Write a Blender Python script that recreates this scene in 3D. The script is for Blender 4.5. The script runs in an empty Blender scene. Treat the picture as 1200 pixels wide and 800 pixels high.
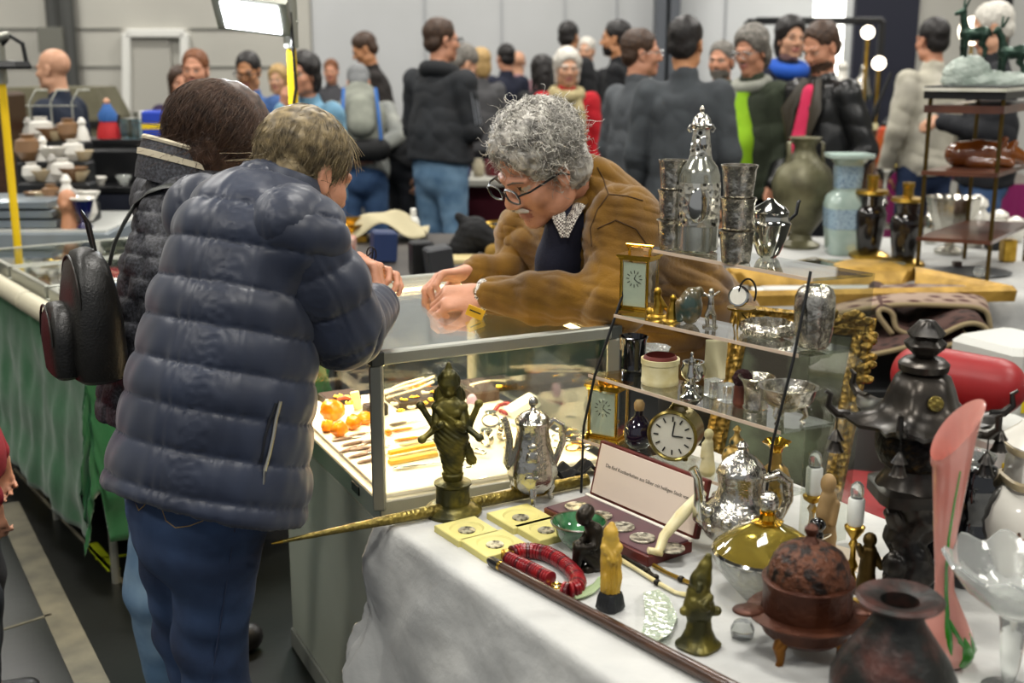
import bpy, math, random
import numpy as np
from mathutils import Vector, Matrix
random.seed(7); RNG = np.random.default_rng(7)
scene = bpy.context.scene; COL = scene.collection
V = Vector; PI = math.pi
def A(*a): return np.array(a, float)
# ------------------------------------------------------------------ camera frame
CAMZ = 1.65; FPX = 1400.0; PITCH = math.atan(334/1400.0)
CP, SP = math.cos(PITCH), math.sin(PITCH)
def ray(px, py):
    u = (px-600)/FPX; v = (py-400)/FPX
    return u, CP - v*SP, -SP - v*CP
def G(px, py, h):                       # point seen at a pixel on the horizontal plane z = h
    x, y, z = ray(px, py); t = (h-CAMZ)/z
    return V((x*t, y*t, h))
def at(px, py, D):                      # point seen at a pixel at ground distance D
    x, y, z = ray(px, py); t = D/y
    return V((x*t, D, CAMZ+z*t))
def S(p):                               # metres per pixel at a point
    return (p[1]*CP + (CAMZ-p[2])*SP)/FPX
# ------------------------------------------------------------------ properties
def tag(o, label=None, cat=None, group=None, kind=None):
    if label: o['label'] = label
    if cat: o['category'] = cat
    if group: o['group'] = group
    if kind: o['kind'] = kind
    return o
def empty(name, loc, label, cat, group=None, rz=0):
    o = bpy.data.objects.new(name, None); COL.objects.link(o)
    o.location = loc; o.rotation_euler = (0, 0, rz); o.empty_display_size = .02
    return tag(o, label, cat, group)
def dup(root, loc, rz=None, label=None, group=None, scale=None):
    r = root.copy(); COL.objects.link(r); r.location = loc
    if rz is not None: r.rotation_euler = (0, 0, rz)
    if scale: r.scale = (scale,)*3 if not hasattr(scale, '__len__') else scale
    if label: r['label'] = label
    if group: r['group'] = group
    for ch in list(root.children):
        c = ch.copy(); COL.objects.link(c); c.parent = r
        for g in ch.children:
            d = g.copy(); COL.objects.link(d); d.parent = c
    return r
# ------------------------------------------------------------------ materials
MATS = {}
def hexc(c):
    if isinstance(c, str):
        c = c.lstrip('#'); c = [int(c[i:i+2], 16)/255 for i in (0, 2, 4)]
        c = [x/12.92 if x <= .04045 else ((x+.055)/1.055)**2.4 for x in c]
    return (c[0], c[1], c[2], 1)
def M(name, c1, rough=.5, metal=0, c2=None, scale=20, kind='noise', bump=0, bscale=None, trans=0, emit=0, spec=.5,
      lo=.35, hi=.65, sheen=0, coat=0, detail=4, ior=1.45, bkind=None, stretch=None, alpha=None):
    if name in MATS: return MATS[name]
    m = bpy.data.materials.new(name); m.use_nodes = True; nt = m.node_tree; N = nt.nodes; L = nt.links
    b = N['Principled BSDF']; MATS[name] = m
    b.inputs['Base Color'].default_value = hexc(c1); b.inputs['Roughness'].default_value = rough
    b.inputs['Metallic'].default_value = metal; b.inputs['Transmission Weight'].default_value = trans
    b.inputs['Specular IOR Level'].default_value = spec; b.inputs['IOR'].default_value = ior
    if sheen: b.inputs['Sheen Weight'].default_value = sheen
    if coat: b.inputs['Coat Weight'].default_value = coat; b.inputs['Coat Roughness'].default_value = .08
    if alpha is not None: b.inputs['Alpha'].default_value = alpha
    if emit:
        b.inputs['Emission Color'].default_value = hexc(c1); b.inputs['Emission Strength'].default_value = emit
    tc = N.new('ShaderNodeTexCoord'); src = tc.outputs['Object']
    if stretch:
        mp = N.new('ShaderNodeMapping'); mp.inputs['Scale'].default_value = stretch; L.new(src, mp.inputs['Vector']); src = mp.outputs[0]
    def tex(kind, scale):
        if kind == 'voronoi':
            t = N.new('ShaderNodeTexVoronoi'); o = t.outputs['Distance']
        elif kind == 'wave':
            t = N.new('ShaderNodeTexWave'); t.inputs['Distortion'].default_value = 4; t.inputs['Detail'].default_value = 2; o = t.outputs['Fac']
        elif kind == 'checker':
            t = N.new('ShaderNodeTexChecker'); o = t.outputs['Fac']
        else:
            t = N.new('ShaderNodeTexNoise'); t.inputs['Detail'].default_value = detail; o = t.outputs['Fac']
        t.inputs['Scale'].default_value = scale; L.new(src, t.inputs['Vector']); return o
    if c2 is not None:
        o = tex(kind, scale); r = N.new('ShaderNodeValToRGB')
        r.color_ramp.elements[0].position = lo; r.color_ramp.elements[1].position = hi
        r.color_ramp.elements[0].color = hexc(c1); r.color_ramp.elements[1].color = hexc(c2)
        L.new(o, r.inputs[0]); L.new(r.outputs[0], b.inputs['Base Color'])
        if emit: L.new(r.outputs[0], b.inputs['Emission Color'])
    if bump:
        o = tex(bkind or kind, bscale or scale); bp = N.new('ShaderNodeBump')
        bp.inputs['Strength'].default_value = min(1, bump); bp.inputs['Distance'].default_value = .004*max(1, bump)
        L.new(o, bp.inputs['Height']); L.new(bp.outputs[0], b.inputs['Normal'])
    return m
def pane(name, tint='#f4f8f6', refl=1.0, rough=.0):      # clear sheet glass: transparent with a Fresnel reflection
    if name in MATS: return MATS[name]
    m = bpy.data.materials.new(name); m.use_nodes = True; nt = m.node_tree; N = nt.nodes; L = nt.links
    for n in list(N): N.remove(n)
    out = N.new('ShaderNodeOutputMaterial'); mx = N.new('ShaderNodeMixShader'); tr = N.new('ShaderNodeBsdfTransparent')
    gl = N.new('ShaderNodeBsdfGlossy'); fr = N.new('ShaderNodeFresnel'); fr.inputs[0].default_value = 1.5
    ge = N.new('ShaderNodeNewGeometry'); im = N.new('ShaderNodeMath'); im.operation = 'MULTIPLY_ADD'; im.inputs[1].default_value = 1/1.5-1.5; im.inputs[2].default_value = 1.5
    L.new(ge.outputs['Backfacing'], im.inputs[0]); L.new(im.outputs[0], fr.inputs[0])     # same reflection on both faces of a sheet
    mu = N.new('ShaderNodeMath'); mu.operation = 'MULTIPLY'; mu.inputs[1].default_value = refl; mu.use_clamp = True
    tr.inputs[0].default_value = hexc(tint); gl.inputs['Roughness'].default_value = rough; gl.inputs[0].default_value = (1, 1, 1, 1)
    L.new(fr.outputs[0], mu.inputs[0]); L.new(mu.outputs[0], mx.inputs[0]); L.new(tr.outputs[0], mx.inputs[1]); L.new(gl.outputs[0], mx.inputs[2])
    L.new(mx.outputs[0], out.inputs[0]); MATS[name] = m; return m
# ------------------------------------------------------------------ mesh collector
class MB:
    def __init__(s): s.v = []; s.f = []; s.m = []; s.n = 0; s.X = Matrix.Identity(4)
    def add(s, v, f, mi=0):
        s.v += [tuple(s.X @ V(p)) for p in v]; n = s.n
        s.f += [tuple(i+n for i in q) for q in f]; s.m += [mi]*len(f); s.n += len(v); return s
    def loft(s, rings, mi=0, cap0=True, cap1=True, closed=True):
        n = len(rings[0]); v = [p for r in rings for p in r]; f = []
        for i in range(len(rings)-1):
            for j in range(n if closed else n-1):
                k = (j+1) % n; f.append((i*n+j, i*n+k, (i+1)*n+k, (i+1)*n+j))
        if cap0 and closed: f.append(tuple(range(n-1, -1, -1)))
        if cap1 and closed: f.append(tuple((len(rings)-1)*n+j for j in range(n)))
        return s.add(v, f, mi)
    def lathe(s, prof, segs=32, c=(0, 0, 0), mi=0, lobes=0, depth=0, sq=0, sx=1, sy=1, phase=0, cap0=True, cap1=True, lz=None):
        rings = []
        for k, (r, z) in enumerate(prof):
            ring = []
            for i in range(segs):
                a = 2*PI*i/segs; rr = max(r, 1e-5)
                if lobes:
                    dd = depth if lz is None else depth*lz[k]
                    rr *= 1 + dd*math.cos(lobes*(a+phase))
                if sq:                                       # superellipse with sq=n
                    ca, sa = abs(math.cos(a)), abs(math.sin(a)); rr = rr/((ca**sq+sa**sq)**(1/sq))
                    ap = a
                else: ap = a
                ring.append((c[0]+sx*rr*math.cos(ap+(phase if sq else 0)), c[1]+sy*rr*math.sin(ap+(phase if sq else 0)), c[2]+z))
            rings.append(ring)
        return s.loft(rings, mi, cap0, cap1)
    def tube(s, pts, rad, segs=8, mi=0, flat=1.0, closed=False, up=None):
        P = [V(p) for p in pts]; n = len(P); R = rad if hasattr(rad, '__len__') else [rad]*n; rings = []; u = None
        for i in range(n):
            t = (P[(i+1) % n]-P[i-1]) if closed else (P[min(i+1, n-1)]-P[max(i-1, 0)])
            t = t.normalized() if t.length > 1e-9 else V((0, 0, 1))
            if u is None: u = V(up) if up is not None else (V((0, 0, 1)) if abs(t.z) < .9 else V((1, 0, 0)))
            u = u - t*u.dot(t); u = u.normalized() if u.length > 1e-6 else t.orthogonal().normalized()
            w = t.cross(u)
            rings.append([P[i]+R[i]*(u*math.cos(2*PI*k/segs)*flat + w*math.sin(2*PI*k/segs)) for k in range(segs)])
        if closed: rings.append(rings[0]); return s.loft(rings, mi, False, False)
        return s.loft(rings, mi)
    def box(s, c, d, mi=0, R=None, b=0):
        x, y, z = d[0]/2, d[1]/2, d[2]/2; b = b or min(d)*.08; b = min(b, x*.9, y*.9, z*.9)
        pts = []; R = R or Matrix.Identity(3)
        def ring(zz, i): return [(sx*(x-i)+ox*0, sy*(y-i), zz) for sx, sy, ox in ((1, 1, 0), (-1, 1, 0), (-1, -1, 0), (1, -1, 0))]
        def oct_(zz, i):
            X, Y = x-i, y-i
            return [(X, Y-b, zz), (X-b, Y, zz), (-X+b, Y, zz), (-X, Y-b, zz), (-X, -Y+b, zz), (-X+b, -Y, zz), (X-b, -Y, zz), (X, -Y+b, zz)]
        rings = [oct_(-z, b), oct_(-z+b, 0), oct_(z-b, 0), oct_(z, b)]
        rings = [[V(c)+R @ V(p) for p in r] for r in rings]
        return s.loft(rings, mi)
    def bar(s, a, b, w, h=None, mi=0):                       # rectangular bar from a to b
        a, b = V(a), V(b); t = (b-a).normalized(); u = V((0, 0, 1)) if abs(t.z) < .95 else V((1, 0, 0))
        r = t.cross(u).normalized(); u = r.cross(t)
        R = Matrix((r, t, u)).transposed()
        return s.box((a+b)/2, (w, (b-a).length, h or w), mi, R, min(w, h or w)*.12)
    def ell(s, c, r, segs=20, rings=12, mi=0, R=None, noise=0):
        rr = r if hasattr(r, '__len__') else (r, r, r); R = R or Matrix.Identity(3); L = []
        for i in range(rings+1):
            t = -PI/2 + PI*i/rings; t = max(-PI/2+.02, min(PI/2-.02, t)); q = []
            for j in range(segs):
                a = 2*PI*j/segs; k = 1+(noise*random.uniform(-1, 1) if noise else 0)
                q.append(V(c)+R @ V((rr[0]*math.cos(t)*math.cos(a)*k, rr[1]*math.cos(t)*math.sin(a)*k, rr[2]*math.sin(t)*k)))
            L.append(q)
        return s.loft(L, mi)
    def prism(s, poly, z0, z1, mi=0, R=None, o=(0, 0, 0)):    # polygon (x,y) from z0 to z1
        R = R or Matrix.Identity(3)
        return s.loft([[V(o)+R @ V((x, y, z)) for x, y in poly] for z in (z0, z1)], mi)
    def grid(s, fn, nu, nv, mi=0):
        v = [fn(i/nu, j/nv) for j in range(nv+1) for i in range(nu+1)]; w = nu+1
        return s.add(v, [(j*w+i, j*w+i+1, (j+1)*w+i+1, (j+1)*w+i) for j in range(nv) for i in range(nu)], mi)
    def build(s, name, mats, parent=None, smooth=True, angle=40, loc=None):
        me = bpy.data.meshes.new(name); me.from_pydata(s.v, [], s.f); me.validate()
        for m in (mats if isinstance(mats, (list, tuple)) else [mats]): me.materials.append(m)
        if len(me.polygons) == len(s.m): me.polygons.foreach_set('material_index', s.m)
        if smooth:
            me.polygons.foreach_set('use_smooth', [True]*len(me.polygons))
            try: me.set_sharp_from_angle(angle=math.radians(angle))
            except Exception: pass
        o = bpy.data.objects.new(name, me); COL.objects.link(o)
        if parent: o.parent = parent
        if loc is not None: o.location = loc
        return o
def rotz(a): return Matrix.Rotation(a, 3, 'Z')
def rotm(ax, a): return Matrix.Rotation(a, 3, ax)
def frame(fwd, up=(0, 0, 1)):            # columns: right, forward, up
    f = V(fwd).normalized(); r = f.cross(V(up)).normalized(); return Matrix((r, f, r.cross(f))).transposed()
# ------------------------------------------------------------------ implicit surfaces
class Sdf:
    def __init__(s, h, k=.02): s.p = []; s.h = h; s.k = k      # voxel size, blend width
    def cap(s, a, b, ra, rb=None, m=0, k=None, flat=None, op='+'):
        s.p.append(('c', np.array(a, float), np.array(b, float), ra, ra if rb is None else rb, m, k, flat, op)); return s
    def chain(s, pts, rs, m=0, k=None, flat=None):
        for i in range(len(pts)-1): s.cap(pts[i], pts[i+1], rs[i], rs[i+1], m, k, flat)
        return s
    def ell(s, c, r, R=None, m=0, k=None, op='+'):
        r = r if hasattr(r, '__len__') else (r, r, r)
        s.p.append(('e', np.array(c, float), np.array(r, float), None if R is None else np.array(R, float), 0, m, k, None, op)); return s
    def mesh(s, deform=None):
        h = s.h; lo = np.full(3, 1e9); hi = -lo; bbs = []
        for q in s.p:
            k = q[6] or s.k
            if q[0] == 'c':
                r = max(q[3], q[4]); fl = q[7]
                if fl is not None: r *= max(1, fl[1])
                a = np.minimum(q[1], q[2])-r; b = np.maximum(q[1], q[2])+r
            else: r = q[2].max(); a = q[1]-r; b = q[1]+r
            bbs.append((a-k-2.5*h, b+k+2.5*h))
            if q[8] == '+': lo = np.minimum(lo, a); hi = np.maximum(hi, b)
        lo -= 3*h; n = np.ceil((hi-lo)/h).astype(int)+4
        F = np.full(n, .5, np.float32); MI = np.zeros(n, np.int8); BD = np.full(n, 9., np.float32)
        for q, (a, b) in zip(s.p, bbs):
            i0 = np.clip(np.floor((a-lo)/h).astype(int), 0, n); i1 = np.clip(np.ceil((b-lo)/h).astype(int)+1, 0, n)
            if (i1 <= i0).any(): continue
            g = np.stack(np.meshgrid(*[lo[d]+h*np.arange(i0[d], i1[d]) for d in range(3)], indexing='ij'), -1)
            if q[0] == 'c':
                P = g-q[1]; ab = q[2]-q[1]; fl = q[7]
                L2 = max(ab@ab, 1e-12); t = np.clip((P@ab)/L2, 0, 1); D = P-t[..., None]*ab
                if fl is not None:
                    ax = np.array(fl[0], float); ax /= np.linalg.norm(ax); w = D@ax; D = D+(w/fl[1]-w)[..., None]*ax
                d = np.sqrt((D*D).sum(-1))-(q[3]+(q[4]-q[3])*t)
            else:
                P = g-q[1]
                if q[3] is not None: P = P@q[3]
                k0 = np.sqrt(((P/q[2])**2).sum(-1)); k1 = np.sqrt(((P/q[2]**2)**2).sum(-1)); d = k0*(k0-1)/np.maximum(k1, 1e-9)
            sl = tuple(slice(i0[i], i1[i]) for i in range(3)); k = q[6] or s.k; f = F[sl]
            if q[8] == '+':
                hh = np.clip(.5+.5*(f-d)/k, 0, 1); F[sl] = f*(1-hh)+d*hh-k*hh*(1-hh)
                u = d < BD[sl]; BD[sl][u] = d[u]; MI[sl][u] = q[5]
            elif q[8] == 'paint':
                u = d < 0; MI[sl][u] = q[5]; BD[sl][u] = -9
            else:
                hh = np.clip(.5-.5*(f+d)/k, 0, 1); F[sl] = f*(1-hh)-d*hh+k*hh*(1-hh)
        return surfnet(F, MI, lo, h)
def surfnet(F, MI, lo, h):
    ins = F < 0; n = np.array(F.shape)
    c = np.zeros(n-1, np.int8); off = [(i, j, k) for i in (0, 1) for j in (0, 1) for k in (0, 1)]
    for i, j, k in off: c += ins[i:n[0]-1+i, j:n[1]-1+j, k:n[2]-1+k]
    act = (c > 0) & (c < 8); idx = np.argwhere(act); ids = np.full(n-1, -1, np.int64); ids[act] = np.arange(len(idx))
    acc = np.zeros((len(idx), 3)); cnt = np.zeros(len(idx))
    for a in off:
        for ax in range(3):
            if a[ax]: continue
            b = list(a); b[ax] = 1
            fa = F[tuple((idx+np.array(a)).T)]; fb = F[tuple((idx+np.array(b)).T)]; m = (fa < 0) != (fb < 0)
            t = np.where(m, fa/np.where(m, fa-fb, 1), 0); p = np.tile(np.array(a, float), (len(idx), 1)); p[:, ax] = t
            acc[m] += p[m]; cnt[m] += 1
    Vv = lo+h*(idx+acc/cnt[:, None]); mi = MI[tuple(np.round(idx+acc/cnt[:, None]).astype(int).T)]
    Q = []
    for ax in range(3):
        o1, o2 = [(1, 2), (2, 0), (0, 1)][ax]
        sl0 = [slice(1, n[d]-1) for d in range(3)]; sl1 = list(sl0); sl0[ax] = slice(0, n[ax]-1); sl1[ax] = slice(1, n[ax])
        a = ins[tuple(sl0)]; b = ins[tuple(sl1)]; e = np.argwhere(a != b)
        if not len(e): continue
        sgn = a[tuple(e.T)]; base = e.copy()
        for d in range(3):
            if d != ax: base[:, d] += 1
        def cid(x, y):
            q = base.copy(); q[:, o1] -= x; q[:, o2] -= y; return ids[tuple(q.T)]
        quad = np.stack([cid(1, 1), cid(0, 1), cid(0, 0), cid(1, 0)], 1); quad[~sgn] = quad[~sgn][:, ::-1]; Q.append(quad)
    return Vv, np.concatenate(Q), mi
def vnormals(v, q):
    n = np.cross(v[q[:, 2]]-v[q[:, 0]], v[q[:, 3]]-v[q[:, 1]]); N = np.zeros_like(v)
    for i in range(4): np.add.at(N, q[:, i], n)
    return N/np.maximum(np.linalg.norm(N, axis=1), 1e-12)[:, None]
def smoothv(v, q, it=2, lam=.5):
    for _ in range(it):
        a = np.zeros_like(v); c = np.zeros(len(v))
        for i in range(4):
            for j in (1, 3): np.add.at(a, q[:, i], v[q[:, (i+j) % 4]]); np.add.at(c, q[:, i], 1)
        v = v+lam*(a/np.maximum(c, 1)[:, None]-v)
    return v
def noise3(p, f, seed=0):               # smooth pseudo noise from sines
    r = np.random.default_rng(seed); o = np.zeros(len(p))
    for _ in range(6):
        d = r.normal(size=3); o += np.sin(p@d*f+r.uniform(0, 6.28))
    return o/6
def smesh(name, sd, mats, parent=None, it=2, fn=None, loc=None):
    v, q, mi = sd.mesh(); v = smoothv(v, q, it)
    if fn is not None: v = v+vnormals(v, q)*fn(v)[:, None]
    if loc is not None: v = v-np.array(loc)
    me = bpy.data.meshes.new(name); me.vertices.add(len(v)); me.vertices.foreach_set('co', v.astype(np.float32).ravel())
    me.loops.add(len(q)*4); me.loops.foreach_set('vertex_index', q.astype(np.int32).ravel())
    me.polygons.add(len(q)); me.polygons.foreach_set('loop_start', np.arange(0, len(q)*4, 4, dtype=np.int32))
    for m in (mats if isinstance(mats, (list, tuple)) else [mats]): me.materials.append(m)
    me.update(calc_edges=True); me.polygons.foreach_set('material_index', mi[q[:, 0]].astype(np.int32)); me.polygons.foreach_set('use_smooth', np.ones(len(q), bool))
    o = bpy.data.objects.new(name, me); COL.objects.link(o)
    if parent: o.parent = parent
    return o
HALL_W = 150; WORLD_S = .3; CASE_W = 5; CASE_E = 12
# ------------------------------------------------------------------ people
SKIN = {}
def skin(name, c, c2):
    return M('skin_'+name, c, .5, c2=c2, scale=30, lo=.3, hi=.75, bump=.15, bscale=220, spec=.4)
LIPS = M('lip_skin', '#a3675a', .45); EYEW = M('eye_white', '#a89a8c', .3); IRIS = M('eye_iris', '#2e241c', .2)
def head_prims(sd, c, R, s=1, nose=1, jaw=1, beard=False, stache=False, ears=True, brows=True, glassy=False):
    c = np.array(c, float); R = np.array(R, float)
    def p(x, y, z): return c+R@(np.array((x, y, z))*s)
    def e(x, y, z, rx, ry, rz, m=0, k=.012, op='+'): sd.ell(p(x, y, z), (rx*s, ry*s, rz*s), R, m, k*s, op)
    def k_(a, b, ra, rb, m=0, k=.01): sd.cap(p(*a), p(*b), ra*s, rb*s, m, k*s)
    e(0, -.015, .04, .076, .097, .087); e(0, .03, -.035, .06*jaw, .058, .082, k=.03)
    e(0, .066, -.1, .026*jaw, .024, .02, k=.025)
    for x in (1, -1):
        e(.04*x, .052, -.026, .026, .03, .028, k=.02); e(.046*jaw*x, .005, -.078, .02, .035, .022, k=.03)
        e(.03*x, .1, .004, .015, .011, .011, op='-', k=.012)
        e(.0315*x, .074, .003, .0125, .0138, .0078, m=3, k=.004); e(.0315*x, .074, .0125, .017, .013, .006, k=.004)
        k_((.014*x, .09, .024), (.05*x, .073, .023), .009, .007, 0, .012)
        if ears:
            e(.079*x, -.008, -.004, .008, .02, .032, k=.008); e(.087*x, -.003, -.002, .006, .011, .018, op='-', k=.006)
            e(.078*x, -.002, -.03, .008, .01, .011, k=.008)
    k_((0, .088, .012), (0, .105*1, -.028), .008*nose, .0135*nose, 0, .012)
    for x in (1, -1): e(.012*x*nose, .096, -.034, .009*nose, .012*nose, .009*nose, k=.008)
    e(0, .085, -.062, .026, .013, .008, m=1, k=.006); e(0, .083, -.074, .022, .013, .008, m=1, k=.006)
    e(0, .1, -.0675, .024, .01, .0018, op='-', k=.003)
    for x in (1, -1):
        e(.0315*x, .087, .003, .0072, .008, .0075, m=4, op='paint')
        if brows: e(.033*x, .085, .026, .02, .02, .0055, m=2, op='paint')
    if beard:
        e(0, .045, -.085, .085, .07, .035, m=2, op='paint'); e(0, .1, -.05, .03, .02, .006, m=2, op='paint')
    if stache: e(0, .1, -.05, .032, .022, .0065, m=2, op='paint')
def hand(sd, w, d, n, side, curl=(.5, .7, .5), s=1, k=.006, spread=.05, thumb=.6, r=.0088):
    """w wrist, d finger direction, n direction out of the palm side, side = +1 right hand / -1 left hand"""
    w = np.array(w, float); d = np.array(d, float); d /= np.linalg.norm(d); n = np.array(n, float); n = n-d*(n@d); n /= np.linalg.norm(n)
    l = np.cross(n, d)*side                                # towards the thumb
    sd.cap(w-d*.02*s, w+d*.02*s, .025*s, .027*s, 0, .02, (n, .72))
    sd.cap(w+d*.03*s+l*.014*s, w+d*.078*s+l*.02*s, .026*s, .02*s, 0, .015, (n, .6))
    sd.cap(w+d*.03*s-l*.014*s, w+d*.074*s-l*.02*s, .024*s, .018*s, 0, .015, (n, .6))
    L = [(.042, .026, .021), (.047, .03, .023), (.043, .028, .022), (.034, .021, .018)]
    for i in range(4):
        o = (.030-.020*i); p = w+d*(.088-.004*abs(i-1))*s+l*o*s; a = 0; f = 1 if i else .92
        dd = d+l*spread*(1.5-i)
        for j in range(3):
            a += curl[j]*(1+.08*i)*f
            v = dd*math.cos(a)+n*math.sin(a); v /= np.linalg.norm(v); q = p+v*L[i][j]*s
            rr = r*s*(1-.1*j-(.12 if i == 3 else 0)); sd.cap(p, q, rr*1.06, rr, 0, k); p = q
    p = w+d*.022*s+l*.026*s
    v = d*.62+l*.62+n*(.25+.3*thumb); v /= np.linalg.norm(v); q = p+v*.045*s; sd.cap(p, q, .014*s, .0115*s, 0, .012)
    v2 = d*.85+l*(.35-.5*thumb)+n*(.3+.5*thumb); v2 /= np.linalg.norm(v2); t = q+v2*.033*s; sd.cap(q, t, .0112*s, .0098*s, 0, k)
    v3 = d*.95+l*(.1-.5*thumb)+n*(.25+.4*thumb); v3 /= np.linalg.norm(v3); sd.cap(t, t+v3*.022*s, .0098*s, .0078*s, 0, k)
def hair_sdf(c, R, s, style, h=.007):
    sd = Sdf(h, .015); c = np.array(c, float); R = np.array(R, float)
    def e(x, y, z, rx, ry, rz, k=.015, op='+'): sd.ell(c+R@(np.array((x, y, z))*s), (rx*s, ry*s, rz*s), R, 0, k*s, op)
    def cp(a, b, ra, rb, k=.02): sd.cap(c+R@(np.array(a)*s), c+R@(np.array(b)*s), ra*s, rb*s, 0, k*s)
    if style == 'bald':
        e(0, -.037, -.005, .0775, .081, .05, k=.01); e(0, -.0, .085, .08, .12, .075, op='-', k=.015); e(0, .1, 0, .1, .1, .13, op='-', k=.01)
        return sd
    e(0, -.02, .052, .084, .104, .09)
    if style in ('short', 'crop'):
        e(0, -.06, -.01, .074, .055, .065)
    if style == 'thick':
        e(0, -.02, .065, .096, .115, .095); e(0, -.06, -.02, .085, .065, .075)
    if style in ('bob', 'long', 'side'):
        e(0, -.02, .06, .094, .113, .095); z = -.2 if style == 'long' else (-.04 if style == 'side' else -.1)
        for x in (1, -1): cp((.076*x, -.012, .05), (.078*x, -.022, z), .03, .013)
        e(0, -.07, -.03, .085, .06, .1)
        if style == 'long': cp((0, -.07, 0), (0, -.09, -.25), .075, .06)
    if style == 'bobnear':
        e(0, -.02, .06, .094, .113, .097); e(0, -.062, -.02, .088, .066, .10, k=.04)
        for x in (1, -1): e(.062*x, -.02, -.015, .034, .062, .085, k=.04)
    zz = .0 if style != 'crop' else .015
    e(0, .125, -.01+zz, .083, .085, .1, op='-', k=.02)
    if style in ('short', 'crop', 'thick'):
        for x in (1, -1): e(.1*x, .0, -.035, .035, .032, .055, op='-', k=.015)
    return sd
def hair_fn(amp, f, seed):
    return lambda v: amp*noise3(v, f, seed)+amp*.7*noise3(v, f*2.3, seed+1)
def glasses(c, R, s, mat, parent, loc, r=.0022, z=.002):
    b = MB(); c = V(c); R = Matrix([list(q) for q in np.array(R)]); P = lambda x, y, zz: c+R @ V((x*s, y*s, zz*s))-V(loc)
    for x in (1, -1):
        pts = []
        for i in range(18):
            a = 2*PI*i/18; ca, sa = math.cos(a), math.sin(a)
            pts.append(P(.0345*x+.026*abs(ca)**.7*(1 if ca > 0 else -1), .112, z+.018*abs(sa)**.7*(1 if sa > 0 else -1)))
        b.tube(pts, r*s, 5, closed=True)
        b.tube([P(.06*x, .112, z+.006), P(.082*x, .09, z+.008), P(.085*x, 0, .004), P(.083*x, -.02, -.015)], r*s, 5)
    b.tube([P(-.01, .112, z+.004), P(0, .115, z+.007), P(.01, .112, z+.004)], r*s, 5)
    return b.build('glasses', mat, parent)
def figure(root, J, mats, h=.007, fat=1, skirt=.82, hairstyle='short', jack=None, hk=None, hairamp=.004, jr=1.0, jfn=None, nohair=False, hairh=None, cloth_h=None, long=False, hands=None, hs=1.0):
    """J: joints in world space.  root: Empty; parts are children."""
    loc = np.array(root.location); s = J['s']; R = np.array(J['R']); bf = np.array(J['bf'])/np.linalg.norm(J['bf'])   # bf = body forward
    fl = (bf, .72)
    sd = Sdf(h, .025)
    pel, ch, nk = [np.array(J[k], float) for k in ('pel', 'chest', 'neck')]
    up = nk-pel; up = up/np.linalg.norm(up)
    sd.chain([pel, (pel+ch)/2, ch], [.125*s*fat, .115*s*fat, .125*s*fat], 0, .05, fl)
    for q in 'LR': sd.cap(ch, J['sh'+q], .09*s, .05*s, 0, .04); sd.chain([J['sh'+q], J['el'+q], J['wr'+q]], [.044*s, .036*s, .026*s], 0, .015)
    sd.chain([ch, nk, np.array(J['head'])+R@np.array((0, -.02, -.03))*s*hs], [.08*s, .055*s, .054*s], 0, .03)
    for q in 'LR':
        sd.chain([J['hip'+q], J['kn'+q], J['an'+q]], [.075*s, .05*s, .036*s], 0, .03)
        sd.cap(J['an'+q], np.array(J['toe'+q]), .034*s, .022*s, 0, .02)
    head_prims(sd, J['head'], R, s*hs, **(hk or {}))
    for q, sg in (('L', -1), ('R', 1)):
        if 'hd'+q in J: hand(sd, J['wr'+q], J['hd'+q], J['hn'+q], sg, curl=J.get('cu'+q, (.45, .6, .4)), s=s*J.get('hsz', 1), k=min(.006, h), r=.0088 if h < .006 else .0095, thumb=J.get('th', .5))
    smesh('body', sd, [mats['skin'], LIPS, mats.get('brow', mats['hair']), EYEW, IRIS], root, 1, None, loc)
    if not nohair and hairstyle:
        smesh('hair', hair_sdf(J['head'], R, s*hs, hairstyle, hairh or h), mats['hair'], root, 1, hair_fn(hairamp, 90, int(s*1e4) % 97), loc)
    ch_h = cloth_h or h*1.25
    if jack is not False:
        jd = Sdf(ch_h, .03); dn = (pel-ch)/np.linalg.norm(pel-ch); hem = pel+dn*J.get('hem', .1)*s
        jd.chain([hem+dn*.05, pel, (pel+ch)/2, ch], [.172*s*fat*jr, .168*s*fat*jr, .16*s*fat*jr, .165*s*jr], 0, .05, (bf, .76))
        for q in 'LR':
            jd.cap(ch+.02*up, J['sh'+q], .12*s*jr, .074*s*jr, 0, .05, fl)
            jd.chain([J['sh'+q], J['el'+q], np.array(J['wr'+q])-.02*(np.array(J['wr'+q])-J['el'+q])], [.07*s*jr, .06*s*jr, .046*s*jr], 0, .02)
        jd.cap(ch, nk+up*.0, .1*s, .068*s, 0, .03); jd.ell(hem+dn*.5, .5, None, 0, .012, '-')
        smesh('jacket', jd, mats['jacket'], root, 2, jfn or (lambda v: .011*s*(np.abs(noise3(v*np.array((1, 1, 1.5)), 15, 3))**.7-.3)+.004*s*noise3(v*np.array((1, 1, 2.2)), 38, 5)), loc)
    td = Sdf(ch_h, .03)
    hc = (np.array(J['hipL'])+np.array(J['hipR']))/2
    td.cap(hc+up*.04*s, hc-up*.02*s, .145*s*fat, .145*s*fat, 0, .04, (bf, .8))
    for q in 'LR': td.chain([J['hip'+q], J['kn'+q], np.array(J['an'+q])-A(0, 0, .03)], [.098*s*math.sqrt(fat), .075*s, .066*s], 0, .03)
    smesh('trousers', td, mats['trousers'], root, 2, lambda v: .005*noise3(v*np.array((1, 1, 1.6)), 24, 9), loc)
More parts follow.
